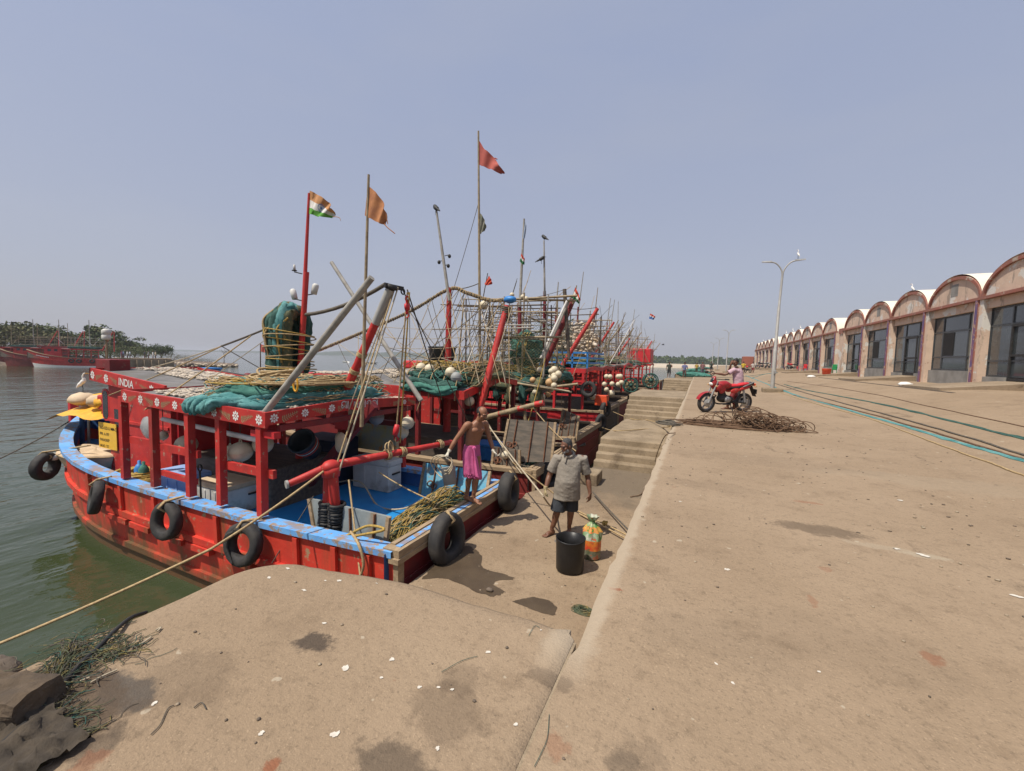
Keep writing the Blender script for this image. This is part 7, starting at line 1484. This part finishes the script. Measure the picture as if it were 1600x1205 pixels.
# heap of rusty cable
b = MB(); g = random.Random(55); cc = PZ(1172, 668, 0)
tangle(cc+V((-.35, -.05, 0)), (1.15, .40, .12), 40, .009, 'wire', '', '', '', 1.2, seed=56, b=b)
for k in range(62):
    f = g.random(); x = cc.x+.15+g.gauss(.05, .38); r = g.uniform(.14, .36); h = g.uniform(.05, .62)*max(.25, 1-abs(x-cc.x-.1)/1.0); y = cc.y+g.gauss(0, .16); t1 = g.uniform(-1.2, 1.2); t2 = g.uniform(0, 3.14); Rm = Euler((t1, g.uniform(-.6, .6), t2)).to_matrix(); P = []
    for i in range(21):
        a = 6.28*i/20*1.05; v = Rm @ V((math.cos(a)*r*1.25, math.sin(a)*r, .05*math.sin(2*a+k))); z = abs(v.z*.75+h*.45); P.append(V((x+v.x, y+v.y, .012+min(.58, z))))
    b.tube(P, .0085, 5, 0)
for k in range(5):
    x0 = cc.x-.9+.22*k; b.tube(smoothpath([(x0-.1, cc.y-.1, .01), (x0-.05, cc.y+.05, .22+.03*k), (x0+.15, cc.y+.05, .28), (x0+.35, cc.y, .12), (x0+.45, cc.y-.1, .01)], 6), .009, 5)
b.tube(smoothpath([cc+V((.7, 0, .02)), cc+V((1.0, -.05, .06)), cc+V((1.25, -.1, .02)), cc+V((1.0, -.22, .02)), cc+V((.3, -.28, .02))], 6), .009, 5)
tag(b.build('cable_heap', M['wire']), 'big tangled heap of rusty wire cable on the quay', 'cable')
# long ropes and nets trailing over the yard
G = [('rope_strip', [(1165, 587), (1180, 593), (1200, 601), (1235, 615), (1300, 634), (1400, 663), (1500, 693), (1610, 724)], .012, 'netteal', 'broad teal net rope running across the yard to the right edge', 6), ('rope_strip', [(1225, 601), (1255, 609), (1320, 621), (1400, 637), (1500, 662), (1610, 689)], .011, 'netgreen', 'green net rope curving past the lamp post to the right edge', 5),
     ('rope', [(1200, 596), (1250, 612), (1330, 634), (1430, 661), (1520, 687), (1610, 716)], .018, 'ropedark', 'upper of two dark brown ropes lying side by side on the yard', 1), ('rope', [(1240, 618), (1330, 640), (1420, 665), (1500, 689), (1610, 722)], .018, 'wire', 'lower of two dark brown ropes lying side by side on the yard', 1),
     ('rope', [(1165, 597), (1260, 627), (1350, 652), (1450, 689), (1540, 722), (1610, 748)], .014, 'rope', 'tan rope nearest the camera crossing the yard', 1), ('rope', [(1230, 596), (1330, 610), (1450, 635), (1610, 670)], .012, 'wire', 'thin rust brown line nearest the sheds', 1),
     ('rope_strip', [(1060, 589), (1120, 590), (1170, 588), (1200, 584), (1215, 582)], .018, 'netgreen', 'green net rope crossing behind the motorcycle', 4), ('rope_strip', [(1175, 591), (1195, 585), (1215, 583)], .02, 'netteal', 'short teal net rope joining the long one', 3)]
for nm, L, r, m, lab, k in G:
    b = MB(); g = random.Random(len(L)*7+k); base = smoothpath(pgl(L), 10)
    for j in range(k):
        P = []
        for i, p in enumerate(base):
            w_ = ((.010+.022*abs(nz((i*.2, j, 1), 1)))*(j-(k-1)/2)+.03*nz((i*.35, j*5, 3), 1)) if k > 1 else 0; q = p+V((w_, w_*.5+.02*nz((i*.5, j*3, 2), 1), 0)); q += V((.035*nz((i*.23, len(L), 7), 1), .05*nz((i*.23, len(L), 9), 1), 0)); q.z = gz(q.x)+r*.8; P.append(q)
        b.tube(P, [r*(1+.3*nz((i*.7, j, 4), 1)) for i in range(len(P))], 6)
    tag(b.build(nm, M[m]), lab, 'rope' if nm == 'rope' else 'net rope', 'ropes trailing over the yard')
b = MB(); a_, c_ = PG(1280, 590), PG(1490, 614)
b.bar(a_+V((0, 0, .002)), c_+V((0, 0, .002)), .10, .02); tag(b.build('drain', M['darkwood']), 'dark narrow drain running along the yard before the sheds', 'drain')
# litter, droppings, stains on the concrete
def splat(px, py, r, m, lab, cat, z0=.003, el=1.0, seed=0, zz=None):
    p = PG(px, py) if zz is None else PZ(px, py, zz); g = random.Random(seed*13+px); n = 34; a0 = g.uniform(0, 6); P = []
    for i in range(n): a = 2*math.pi*i/n; k = r*(.85+.8*nz((math.cos(a)*.7+seed*1.7, math.sin(a)*.7, px*.37), 1)+.12*nz((math.cos(a)*3+seed, math.sin(a)*3, px), 1)); P.append(p+V((math.cos(a)*k*el, math.sin(a)*k, z0)))
    o = MB().add(P, [list(range(n))]).build(cat.replace(' ', '_'), m); return tag(o, lab, cat)
drop = mat('bird_lime', (.62, .58, .50), (.50, .45, .38), 12, .9); darkst = mat('dark_stain', (.10, .075, .055), (.15, .11, .08), 6, .7, .4, 40); rust_ = mat('red_stain', (.28, .09, .045), (.24, .12, .07), 9, .9)
for i, (x, y, r, el) in enumerate(((525, 1147, .030, .9), (541, 1043, .030, 1.2), (806, 1132, .012, 1), (506, 974, .02, 1), (612, 1030, .02, 1.2), (596, 1060, .012, 1), (656, 1074, .014, 1), (706, 1078, .014, 1), (684, 1075, .012, 1), (762, 1020, .018, 1.2), (530, 908, .022, 1.6), (450, 889, .018, 1.5), (420, 903, .015, 1.5), (475, 923, .015, 1.8), (508, 908, .01, 1.4), (588, 912, .01, 1.4), (408, 1146, .016, 1), (240, 1100, .02, 1), (1443, 868, .05, 1.6), (1590, 932, .03, 1.4), (1405, 782, .03, 1.4), (1400, 858, .03, 1.2), (1135, 890, .03, 1.2), (684, 1170, .02, 1), (1120, 1038, .014, 1), (1145, 1068, .014, 1), (1063, 784, .025, 1.3), (1280, 1050, .012, 1), (845, 985, .012, 1.2), (970, 700, .0, 1))):
    if r: splat(x, y, r*.62, drop, 'white bird dropping dried on the tan concrete', 'bird dropping', seed=i, el=el)['group'] = 'bird droppings on the concrete'
b = MB(); g = random.Random(91)
for k in range(900):
    x = g.uniform(-2.55, 4.5); y = g.uniform(.35, 12)**1.0
    if x < -.5 and y > 1.9: continue
    s_ = g.uniform(.003, .009)*(1+.06*y); b.ell((x, y, gz(x)+s_*.4), (s_*g.uniform(.8, 1.8), s_, s_*.6), 5, 3, 0 if g.random() < .55 else 1)
for k in range(260):
    x = g.uniform(-3.2, -.55); y = g.uniform(2.2, 11); s_ = g.uniform(.004, .012); b.ell((x, y, LZ+s_*.4), (s_*g.uniform(.8, 1.8), s_, s_*.6), 5, 3, 0 if g.random() < .55 else 1)
tag(b.build('grit', [mat('pale_grit', (.34, .28, .2), (.26, .2, .14), 9, .9), M['bark']], fix=False), 'scattered grit and shell bits over the concrete', 'grit', None, 'stuff')
for i, (L, m, lab) in enumerate(((((826, 995), (835, 980), (843, 982)), 'netgreen', 'short green net thread on the near slab'), (((690, 1052), (720, 1035), (746, 1027)), 'netgreen', 'thin straight green thread on the near slab'), (((835, 1200), (845, 1180), (855, 1155), (858, 1118)), 'netgreen', 'green thread lying in the joint beside the slab'), (((236, 1150), (250, 1135), (262, 1110), (272, 1104)), 'ropedark', 'crooked dark twig on the left of the near slab'), (((303, 1108), (315, 1100), (322, 1110)), 'ropedark', 'small curled dark scrap on the near slab'))): rope('scrap', smoothpath(pgl(L, .006), 5), .0012 if i < 3 else .0022, m, lab, 5)
for i, (L, r) in enumerate((([(215, 1012), (232, 1002), (236, 998), (222, 1008), (205, 1014)], .004), ([(243, 988), (252, 983), (246, 990)], .004), ([(142, 1070), (160, 1060), (183, 1050)], .004), ([(125, 1068), (140, 1062)], .004))): rope('straw', smoothpath(pgl(L, .01), 4), r, 'ropepale', 'pale straw lying by the net at the left edge of the slab', 5)['group'] = 'pale straws by the net'
# debris on the left: fallen blocks, cloth, torn net
q = PZ(2, 1112, 0); ax_ = V((.92, .38, 0)); ay_ = V((-.38, .92, 0)); b = MB()
P8 = [q+ax_*(sx*.16*k)+ay_*(sy*.085*k)+V((0, 0, z)) for z, k in ((-.01, 1.06), (.10, .94)) for sx, sy in ((-1, -1), (1, -1), (1, 1), (-1, 1))]
for _ in range(1): b.hexa(P8)
bm = bmesh.new(); vs_ = [bm.verts.new(p) for p in P8]; [bm.faces.new([vs_[i] for i in f]) for f in b.f]; bmesh.ops.subdivide_edges(bm, edges=bm.edges[:], cuts=7, use_grid_fill=True)
bm.verts.index_update(); b = MB(); b.add([v.co+V((nz(v.co*14, 1), nz(v.co*14+V((5, 0, 0)), 1), nz(v.co*16+V((0, 9, 0)), 1)))*.016 for v in bm.verts], [[v.index for v in f.verts] for f in bm.faces]); bm.free()
tag(b.build('broken_block', mat('dark_broken_concrete', (.115, .082, .052), (.06, .045, .032), 5, .95, .7, 40)), 'broken concrete block at the lower left corner of the slab', 'block')
q = PZ(-2, 1056, 0); b = MB(); b.ell(q+V((-.10, .02, -.05)), (.12, .07, .07), 16, 12, fn=lambda v: 1+.25*nz(v*2.6, 3)); tag(b.build('stone', M['bark']), 'dark stone at the water edge of the slab beyond the broken block', 'stone')
b = MB(); g = random.Random(14); c = PG(112, 1035)
def netstrands(b, p0, p1, w_, n, r, mi, hgt=.05):
    p0, p1 = V(p0), V(p1); d = (p1-p0); s_ = V((-d.y, d.x, 0)).normalized()
    for k in range(n):
        u = g.uniform(-1, 1); a, e = sorted((g.uniform(-.1, .6), g.uniform(.3, 1.1))); ph = g.uniform(0, 6); P = []
        for i in range(13): t = a+(e-a)*i/12; P.append(p0+d*t+s_*(w_*(u+.35*math.sin(t*5+ph)))+V((0, 0, .01+hgt*(1-u*u)*abs(math.sin(t*9+ph)))))
        b.tube(P, r*g.uniform(.7, 1.3), 4, mi[g.randrange(len(mi))])
for (px, py, rx, ry, n, hz_) in ((118, 1020, .12, .10, 60, .05), (95, 1050, .12, .12, 70, .05), (70, 1090, .10, .10, 50, .04), (150, 1035, .12, .06, 40, .03), (180, 1028, .10, .05, 30, .025), (60, 1140, .10, .06, 36, .02), (85, 1160, .09, .05, 26, .015), (40, 1175, .08, .05, 20, .015)):
    c = PG(px, py)
    for k in range(n):
        p = c+V((g.gauss(0, rx*.5), g.gauss(0, ry*.5), 0)); a = g.uniform(.9, 2.4)+g.choice((0, 0, 1.5)); P = []; hgt = g.uniform(.1, 1)*hz_*max(0, 1-((p-c).length/(rx*1.1))**2)
        for i in range(11): P.append(V((p.x, p.y, .004+hgt*(.4+.6*math.sin(math.pi*i/10))))); a += g.gauss(0, .42); p = p+V((math.cos(a), math.sin(a), 0))*g.uniform(.010, .022)
        b.tube(P, g.uniform(.0011, .0022), 4, (0, 0, 3, 0, 3, 1, 2)[k % 7])
netstrands(b, PG(125, 1000), PG(70, 1095), .04, 60, .0014, (0, 3, 0, 2), .03)
tag(b.build('torn_net', [M['netdark'], M['netgreen'], M['nety'], M['ropedark']]), 'torn olive and grey net lying at the left edge of the slab', 'net')
b = MB(); rows = []
c0 = PG(45, 1185)
for i in range(22):
    rows.append([(c0.x-.24+.36*i/21+.02*nz((i*.6, k*.5, 0), 1), c0.y-.12+.24*k/15+.02*nz((i*.5, k*.7, 4), 1), .018+.045*abs(nz((i*.28+k*.1, k*.32, 8), 1))+.03*max(0, math.sin(i*.7+k*.25))*math.sin(k/15*math.pi)) for k in range(16)])
b.grid(rows); tag(b.build('rag', mat('grey_rag', (.075, .058, .04), (.045, .036, .027), 8, .95, .5, 60)), 'crumpled grey brown cloth at the bottom left corner', 'cloth')
rope('hose', smoothpath([PZ(228, 957, -.05), PZ(205, 965, .0), PZ(180, 985, .03), PZ(150, 1015, .02), PG(120, 1050)+V((0, 0, .02)), PG(70, 1110)+V((0, 0, .02)), PG(10, 1165)+V((0, 0, .02)), PG(-40, 1200)], 6), .010, 'black', 'black rope hose lying along the left edge of the slab', 7)
# ---------------------------------------------------------------- far along the quay
def scooter(px, py, rz, m, label, k=1.0):
    p = PG(px, py); r = local('motorcycle', label, 'motorcycle', 'motorcycles parked by the sheds')
    for x in (-.6, .6): MB().torus((x, 0, .29), .24, .05, (0, 1, 0), 16, 6).build('wheel', M['rubber'], r)
    b = MB(); b.ell((.15, 0, .80), (.25, .13, .12), 10, 8); b.ell((.48, 0, .88), (.10, .10, .13), 8, 6); b.build('tank', m, r); b = MB(); b.ell((-.35, 0, .80), (.42, .11, .07), 10, 6); b.build('seat', M['black'], r); b = MB(); b.ell((.05, 0, .45), (.24, .13, .16), 8, 6); b.tube([(.42, 0, .9), (.6, 0, .3)], .04, 6); b.tube([(.05, 0, .6), (-.6, 0, .32)], .03, 6); b.build('engine', M['black'], r)
    MB().tube([(.34, -.34, 1.0), (.42, 0, .98), (.34, .34, 1.0)], .016, 5).build('handlebar', M['black'], r); r.location = p; r.rotation_euler.z = rz; r.scale = (k,)*3; return r
scooter(1237, 580, rd(200), M['redbright'], 'red and black motorcycle parked just left of the tall lamp post'); scooter(1205, 577, rd(185), M['steel'], 'grey motorcycle at the right of the far parked row', 1.1); scooter(1191, 577, rd(170), M['black'], 'black motorcycle in the middle of the far parked row', 1.1)
scooter(1168, 583, rd(110), M['redbright'], 'red motorcycle seen end on beside the man in yellow', 1.0)
scooter(1104, 587, rd(190), M['black'], 'dark bicycle like motorcycle beside the figure in the striped wrap', 1.0)
def chair(px, py, m, label, rz=0):
    p = PG(px, py); r = local('plastic_chair', label, 'chair', 'plastic chairs by the sheds'); MB().bbox((-.22, -.22, .40), (.22, .22, .44), .02).build('seat', m, r); MB().bbox((-.22, .18, .44), (.22, .22, .85), .02).build('backrest', m, r)
    for x in (-.2, .2):
        for y in (-.2, .2): MB().tube([(x, y, 0), (x*.95, y*.95, .41)], .02, 5).build('leg', m, r)
        MB().bar((x*1.1, -.2, .62), (x*1.1, .2, .62), .04, .03).build('armrest', m, r)
    r.location = p; r.rotation_euler.z = rz; return r
GP = mat('green_plastic', (.03, .30, .10), None, 5, .5)
chair(1300, 586, GP, 'bright green plastic chair before the middle shed', rd(-60)); chair(1255, 582, M['redbright'], 'red plastic chair before the middle shed, right of the lamp post', rd(-60)); chair(1226, 578.5, M['red'], 'red plastic chair just right of the lamp post', rd(-60))
b = MB(); p = PG(1291, 587); b.lathe([(0, 0), (.24, 0), (.30, .5), (.31, .52), (.27, .5), (.22, .04), (0, .04)], p, 14); tag(b.build('drum', M['orange']), 'orange drum beside the green chair', 'drum')
b = MB(); p = PG(1256, 581); b.bbox((p.x-.5, p.y+.5, p.z), (p.x+.3, p.y+1.3, p.z+.6), .03); tag(b.build('cart', M['red']), 'red painted box standing before the middle shed', 'box')
for x, y, s_, lab in ((1415, 603, .28, 'white sack lying at the corner of the nearest shed wall'), (1268, 590, .3, 'white rag lying on the yard before the middle shed')): p = PG(x, y); tag(MB().ell(p+V((0, 0, .06)), (s_, s_*.5, .10), 10, 6, fn=lambda v: 1+.3*nz(v*2.4, 1)).build('sack', M['white']), lab, 'sack')
for i, (x, y, lab) in enumerate(((1085, 583, 'left of the green net mounds at the far quay edge'), (1100, 577, 'long green net mound behind the far figures'), (1078, 588, 'low green net scrap near the far stair head'))):
    p = PG(x, y); b = MB(); g = random.Random(i)
    for k in range(7): fat(b, smoothpath([p+V((g.uniform(-2, 0), g.uniform(-1, 1), .25)), p+V((g.uniform(-.5, .5), g.uniform(-1, 1), .4-.1*i)), p+V((g.uniform(.3, 2.2), g.uniform(-1, 1), .1))], 5), .24, k*3.3, 8)
    tag(b.build('net_mound', M['net']), lab, 'fishing net')
tag(MB().bbox((11.3, 134, .70), (14, 138, 3.7), .1).build('brick_hut', mat('red_brick_hut', (.30, .10, .06), (.24, .08, .05), .5, .9)), 'low red hut beyond the farthest shed', 'hut')
# ---------------------------------------------------------------- trees and the pier across the harbour
def tree(loc, h, cr, label, m, flat=.5, n=900, seed=1, name='tree', trunk_h=.45, group=None):
    g = random.Random(seed); r = thing(name, loc, label, 'tree', group); loc = V(loc); b = MB(); tips = []
    b.tube(smoothpath([loc, loc+V((g.uniform(-.2, .2), 0, h*trunk_h*.5)), loc+V((g.uniform(-.4, .4), 0, h*trunk_h))], 4), [h*.035]*4+[h*.028]*5, 7)
    for k in range(7):
        a = k/7*6.28+g.uniform(-.3, .3); R_ = cr*g.uniform(.45, .85); e = loc+V((math.cos(a)*R_, math.sin(a)*R_, h*(trunk_h+(1-trunk_h)*g.uniform(.35, .85)))); b.tube(smoothpath([loc+V((0, 0, h*trunk_h*.85)), loc.lerp(e, .5)+V((0, 0, h*.22)), e], 4), [h*.018]*4+[h*.010]*5, 5); tips.append(e)
    b.build('trunk', M['bark'], r); c = MB(); tips.append(loc+V((0, 0, h*.88))); cl_ = []
    for t in tips:
        for _ in range(6): cl_.append((t+V((g.gauss(0, cr*.25), g.gauss(0, cr*.25), g.gauss(0, h*.07)-h*.10*g.random())), cr*g.uniform(.22, .42)))
    for k in range(n):
        q, rr = cl_[g.randrange(len(cl_))]; d = V((g.gauss(0, 1), g.gauss(0, 1), g.gauss(0, flat))); d = d.normalized()*rr*g.uniform(.55, 1.05); d.z *= flat; p = q+d; p.z = max(p.z, loc.z+h*.08); s_ = h*g.uniform(.02, .05); u = V((g.gauss(0, 1), g.gauss(0, 1), g.gauss(0, .6))).normalized(); w_ = u.cross(V((g.gauss(0, 1), g.gauss(0, 1), g.gauss(0, 1)))).normalized()
        c.add([p-u*s_, p-w_*s_*.6, p+u*s_, p+w_*s_*.6], [(0, 1, 2, 3)], 0 if g.random() < .6 else 1)
    c.build('crown', [M[m[0]], M[m[1]]], r, fix=False); return r
def far(px, py, D, z=None):   # a place D metres off along the sight line, standing on the far bank
    d = ray(px, py); d = V((d.x, d.y, 0)).normalized(); return V((d.x*D, d.y*D, -1.6 if z is None else z))
TG = 'trees on the bank across the harbour'
for i, (px, D, h, cr, m, fl, lab) in enumerate(((15, 150, 9.5, 9, ('leaf2', 'leaf3'), .55, 'broad olive tree at the left edge across the harbour'), (45, 155, 10.5, 8, ('leaf2', 'leaf'), .55, 'tall rounded olive tree above the far maroon trawlers'), (80, 158, 8.5, 7, ('leaf', 'leaf2'), .6, 'dark round tree behind the rack of the far red trawler'), (118, 160, 8.0, 6.5, ('leaf', 'leaf2'), .5, 'green tree between the two taller ones across the harbour'), (150, 158, 11.0, 8.5, ('leaf', 'leaf2'), .4, 'flat topped tree highest on the far bank'), (172, 165, 9.0, 6, ('leaf2', 'leaf'), .5, 'sloping olive tree right of the flat topped one'), (192, 165, 6.5, 6, ('leaf', 'leaf2'), .6, 'lower green tree beside the far pier'), (210, 168, 5.0, 5.5, ('leaf2', 'leaf'), .6, 'small olive tree above the far pier'), (228, 168, 4.4, 4.5, ('leaf', 'leaf'), .7, 'bushy green shrub at the middle of the far pier'), (252, 160, 5.2, 4.0, ('leaf', 'leaf'), .8, 'dark round bush standing at the right end of the pier'))):
    tree(far(px, 545, D), h*.88, cr*.72, lab, m, fl, 3200, 200+i, group=TG, trunk_h=.22)
for i, (px, D, h, cr, lab) in enumerate(((268, 150, 2.6, 3.5, 'low brown bush right of the pier'), (285, 150, 2.4, 4.0, 'dry brown bush on the rocky spit'), (305, 150, 1.9, 3.5, 'small dry bush toward the tip of the rocky spit'), (325, 150, 1.5, 2.2, 'last low bush on the rocky spit'))): tree(far(px, 560, D, -2.2), h, cr, lab, ('leaf3', 'leaf2'), .7, 700, 230+i, 'bush', .2)
for i, px in enumerate((-12, 8, 30, 52, 75, 98, 120, 142, 165, 188, 210)): tree(far(px, 545, 146+3*(i % 3)), 3.4+.5*(i % 3), 5.2, ('low green bush on the far bank behind the moored boats'), ('leaf', 'leaf2') if i % 2 else ('leaf2', 'leaf'), .6, 1300, 260+i, 'bush', .12, 'low bushes along the far bank')
rr_ = thing('bare_tree', far(349, 560, 140, -2.4), 'bare branching tree at the tip of the rocky spit', 'tree'); g = random.Random(8); b = MB(); base = far(349, 560, 140, -2.4)
def branch(p, d, l, r, dep):
    e = p+d*l; b.tube([p, p.lerp(e, .5)+V((g.uniform(-.1, .1), g.uniform(-.1, .1), .05))*l, e], [r, r*.8, r*.6], 5)
    if dep: 
        for _ in range(3): branch(e, (d+V((g.uniform(-.9, .9), g.uniform(-.9, .9), g.uniform(-.25, .35)))).normalized(), l*.68, r*.55, dep-1)
branch(base, V((.15, 0, 1)), 1.9, .14, 4); b.build('trunk', M['bark'], rr_)
# pier on square legs with people
pa, pb = far(176, 556, 128, -.6), far(268, 556, 128, -.6); dv = (pb-pa); dn = dv.normalized(); pn = V((-dn.y, dn.x, 0))
root = thing('pier', (pa.x, pa.y, WZ), 'concrete pier on square legs across the harbour', 'pier')
b = MB(); b.hexa([pa+V((0, 0, -.35)), pb+V((0, 0, -.35)), pb+pn*6+V((0, 0, -.35)), pa+pn*6+V((0, 0, -.35)), pa, pb, pb+pn*6, pa+pn*6]); b.build('pier_deck', M['step'], root)
for k in range(8): p = pa+dv*((k+.5)/8)+pn*.3; b = MB(); b.box((p.x-.8, p.y-.8, -4), (p.x+.8, p.y+.8, -.95)); b.build('pier_leg', M['step'], root)
b = MB(); b.hexa([pa+pn*5+V((0, 0, -2)), pb+pn*5+V((0, 0, -2)), pb+pn*5.6+V((0, 0, -2)), pa+pn*5.6+V((0, 0, -2)), pa+pn*5+V((0, 0, -.4)), pb+pn*5+V((0, 0, -.4)), pb+pn*5.6+V((0, 0, -.4)), pa+pn*5.6+V((0, 0, -.4))]); b.build('pier_wall', M['darkwood'], root)
bk = MB(); A = [far(px, 560, D, 0) for px, D in ((-30, 135), (60, 138), (120, 140), (180, 140), (230, 142), (275, 140), (310, 136), (345, 134), (372, 132))]; rows = []
for i, p in enumerate(A): 
    d = V((p.x, p.y, 0)).normalized(); k = max(0, 1-max(0, i-4)/5); rows.append([p+V((0, 0, WZ-.6)), p+d*2+V((0, 0, WZ+.5)), p+d*6+V((0, 0, WZ+.6+.8*k)), p+d*30*(.15+.85*k)+V((0, 0, WZ+.6+.8*k)), p+d*34*(.15+.85*k)+V((0, 0, WZ-.6))])
struct(bk.grid(rows), 'far_bank', M['rock'])
b = MB(); g = random.Random(6)
for k in range(420):
    f = g.random(); px = 258+f*112; p = far(px, 560, 133+g.uniform(-1, 6), WZ+.1+g.uniform(0, .8)*(1-f*.6)); b.ell(p, (g.uniform(.25, .6), g.uniform(.2, .5), g.uniform(.15, .35)), 6, 4, g.randrange(2), Euler((g.random(), g.random(), g.random()*3)).to_matrix())
tag(b.build('rubble', [M['rock'], M['sand']], fix=False), 'pale rubble rocks along the spit across the water', 'rocks', None, 'stuff')
CM = {}
def tiny(px, D, z, label, c1, c2, k=1.0):
    p = far(px, 556, D, z); r = local('person', label, 'person', 'people on the pier across the harbour'); b = MB(); rings(b, [((0, 0, .5), .15, .12), ((0, 0, .9), .17, .12), ((0, 0, 1.35), .2, .11), ((0, 0, 1.45), .06, .06)], (1, 0, 0), 8)
    for s_ in (-1, 1): b.tube([(s_*.2, 0, 1.35), (s_*.27, -.05, .9)], [.06, .04], 6)
    b.build('shirt', mat('far_'+c1[0], c1[1], None, 5, .9), r); b = MB()
    for s_ in (-1, 1): b.tube([(s_*.09, 0, .85), (s_*.11, 0, .0)], [.1, .05], 6)
    b.ell((0, 0, 1.58), (.085, .1, .12), 8, 6); b.build('body', M['skind'], r); r.location = p; r.scale = (k,)*3
W_, Dk, Bl = ('white', (.6, .6, .6)), ('dark', (.05, .05, .06)), ('blue', (.2, .25, .45))
for px, c, lab in ((190, ('maroon', (.2, .06, .1)), 'person in maroon at the left end of the pier group'), (193, Bl, 'person in blue beside the maroon one on the pier'), (199, W_, 'left person in white on the far pier'), (203, ('pale_blue', (.5, .55, .62)), 'person in pale blue on the far pier'), (226, Dk, 'left of two dark figures in the middle of the pier'), (232, ('grey', (.25, .25, .25)), 'grey figure bending in the middle of the pier'), (239, W_, 'lone person in white right of the dark figures'), (243, ('cream', (.6, .5, .38)), 'person in cream near the right end of the pier')): tiny(px, 130, -.6, lab, c, c)
# small boats on the water
def skiff(loc, L, rz, m, label):
    r = local('skiff', label, 'small boat'); b = MB(); rows = []
    for i in range(11): t = i/10; w_ = L*.14*math.sin(math.pi*min(1, .15+t*.85))**.6; rows.append([((t-.5)*L, -w_, .35+.25*t*t), ((t-.5)*L, -w_*.8, -.1), ((t-.5)*L, w_*.8, -.1), ((t-.5)*L, w_, .35+.25*t*t)])
    b.grid(rows); b.build('hull', M[m], r); MB().box((-L*.1, -L*.1, .2), (0, L*.1, .26)).build('thwart', M['wood'], r); r.location = V(loc); r.rotation_euler.z = rz
skiff(PZ(265, 574, WZ), 5, 2.2, 'white', 'white skiff moored before the rubble spit'); skiff(PZ(540, 566, WZ), 7, 2.8, 'white', 'white topped launch on the water beyond the net bundle')
r = local('fishing_canoe', 'dark low canoe on the water behind the mast net bundle', 'small boat'); b = MB(); b.tube([(-5, 0, .5), (-3, 0, .1), (3, 0, .1), (5, 0, .5)], [.1, .5, .5, .1], 8); b.build('hull', M['black'], r); r.location = PZ(575, 568, WZ); r.rotation_euler.z = .3
# staff and rags seen left of the net bundle
pole(B2, 'flag_staff', [PY(407, 600, 11.5), PY(407, 537, 11.5)], [.03, .02], 'darkwood', 5)
flag('flag', [(407, 538), (413, 540), (419, 546)], [(407, 549), (413, 551), (423, 551)], 11.5, [RDC], lambda f: 0, 'small faded red flag low to the left of the net bundle', .04)
# far tree belt on the right
b = MB(); g = random.Random(44)
for k in range(5200):
    x = g.uniform(-110, 210); y = 480+g.uniform(0, 60); hh = 7.5+4.0*nz((x*.045, 1, 0), 2)+3.0*nz((x*.16, 5, 0), 1)+ (2.5 if x > 60 else 0); z = .2+hh*g.random()**.55; s_ = g.uniform(.7, 1.7); u = V((g.gauss(0, 1), g.gauss(0, .4), g.gauss(0, .8))).normalized(); w_ = u.cross(V((g.gauss(0, .4), 1, g.gauss(0, .4)))).normalized(); p = V((x, y, z)); b.add([p-u*s_, p-w_*s_*.7, p+u*s_, p+w_*s_*.7], [(0, 1, 2, 3)], g.randrange(2))
tag(b.build('treeline', [M['leaf'], M['hill']], fix=False), 'dark belt of trees along the far shore beyond the beach', 'trees', None, 'stuff')
b = MB(); b.grid([[(x, 545, .1), (x, 545, 6+4*nz((x*.045, 1, 0), 2))] for x in range(-110, 215, 4)]); b.grid([[(x, 548, .1), (x, 548, 6+4*nz((x*.045, 1, 0), 2))] for x in range(-110, 215, 4)]); tag(b.build('undergrowth', M['hill'], fix=False), 'dark undergrowth behind the far tree belt', 'trees', None, 'stuff')
# ---------------------------------------------------------------- the hazy air
hz = bpy.data.materials.new('hazy_air'); hz.use_nodes = True; hn = hz.node_tree; hn.nodes.clear(); ho = hn.nodes.new('ShaderNodeOutputMaterial'); hv = hn.nodes.new('ShaderNodeVolumePrincipled')
hv.inputs['Color'].default_value = (.80, .83, .90, 1); hv.inputs['Density'].default_value = .00035; hv.inputs['Anisotropy'].default_value = .2; hn.links.new(hv.outputs[0], ho.inputs['Volume'])
tag(MB().box((-6200, -500, WZ-4), (6200, 8700, 30)).build('haze', hz), kind='stuff')
for o in list(sc.objects):
    for k in ('_org', '_loc'):
        if k in o: del o[k]
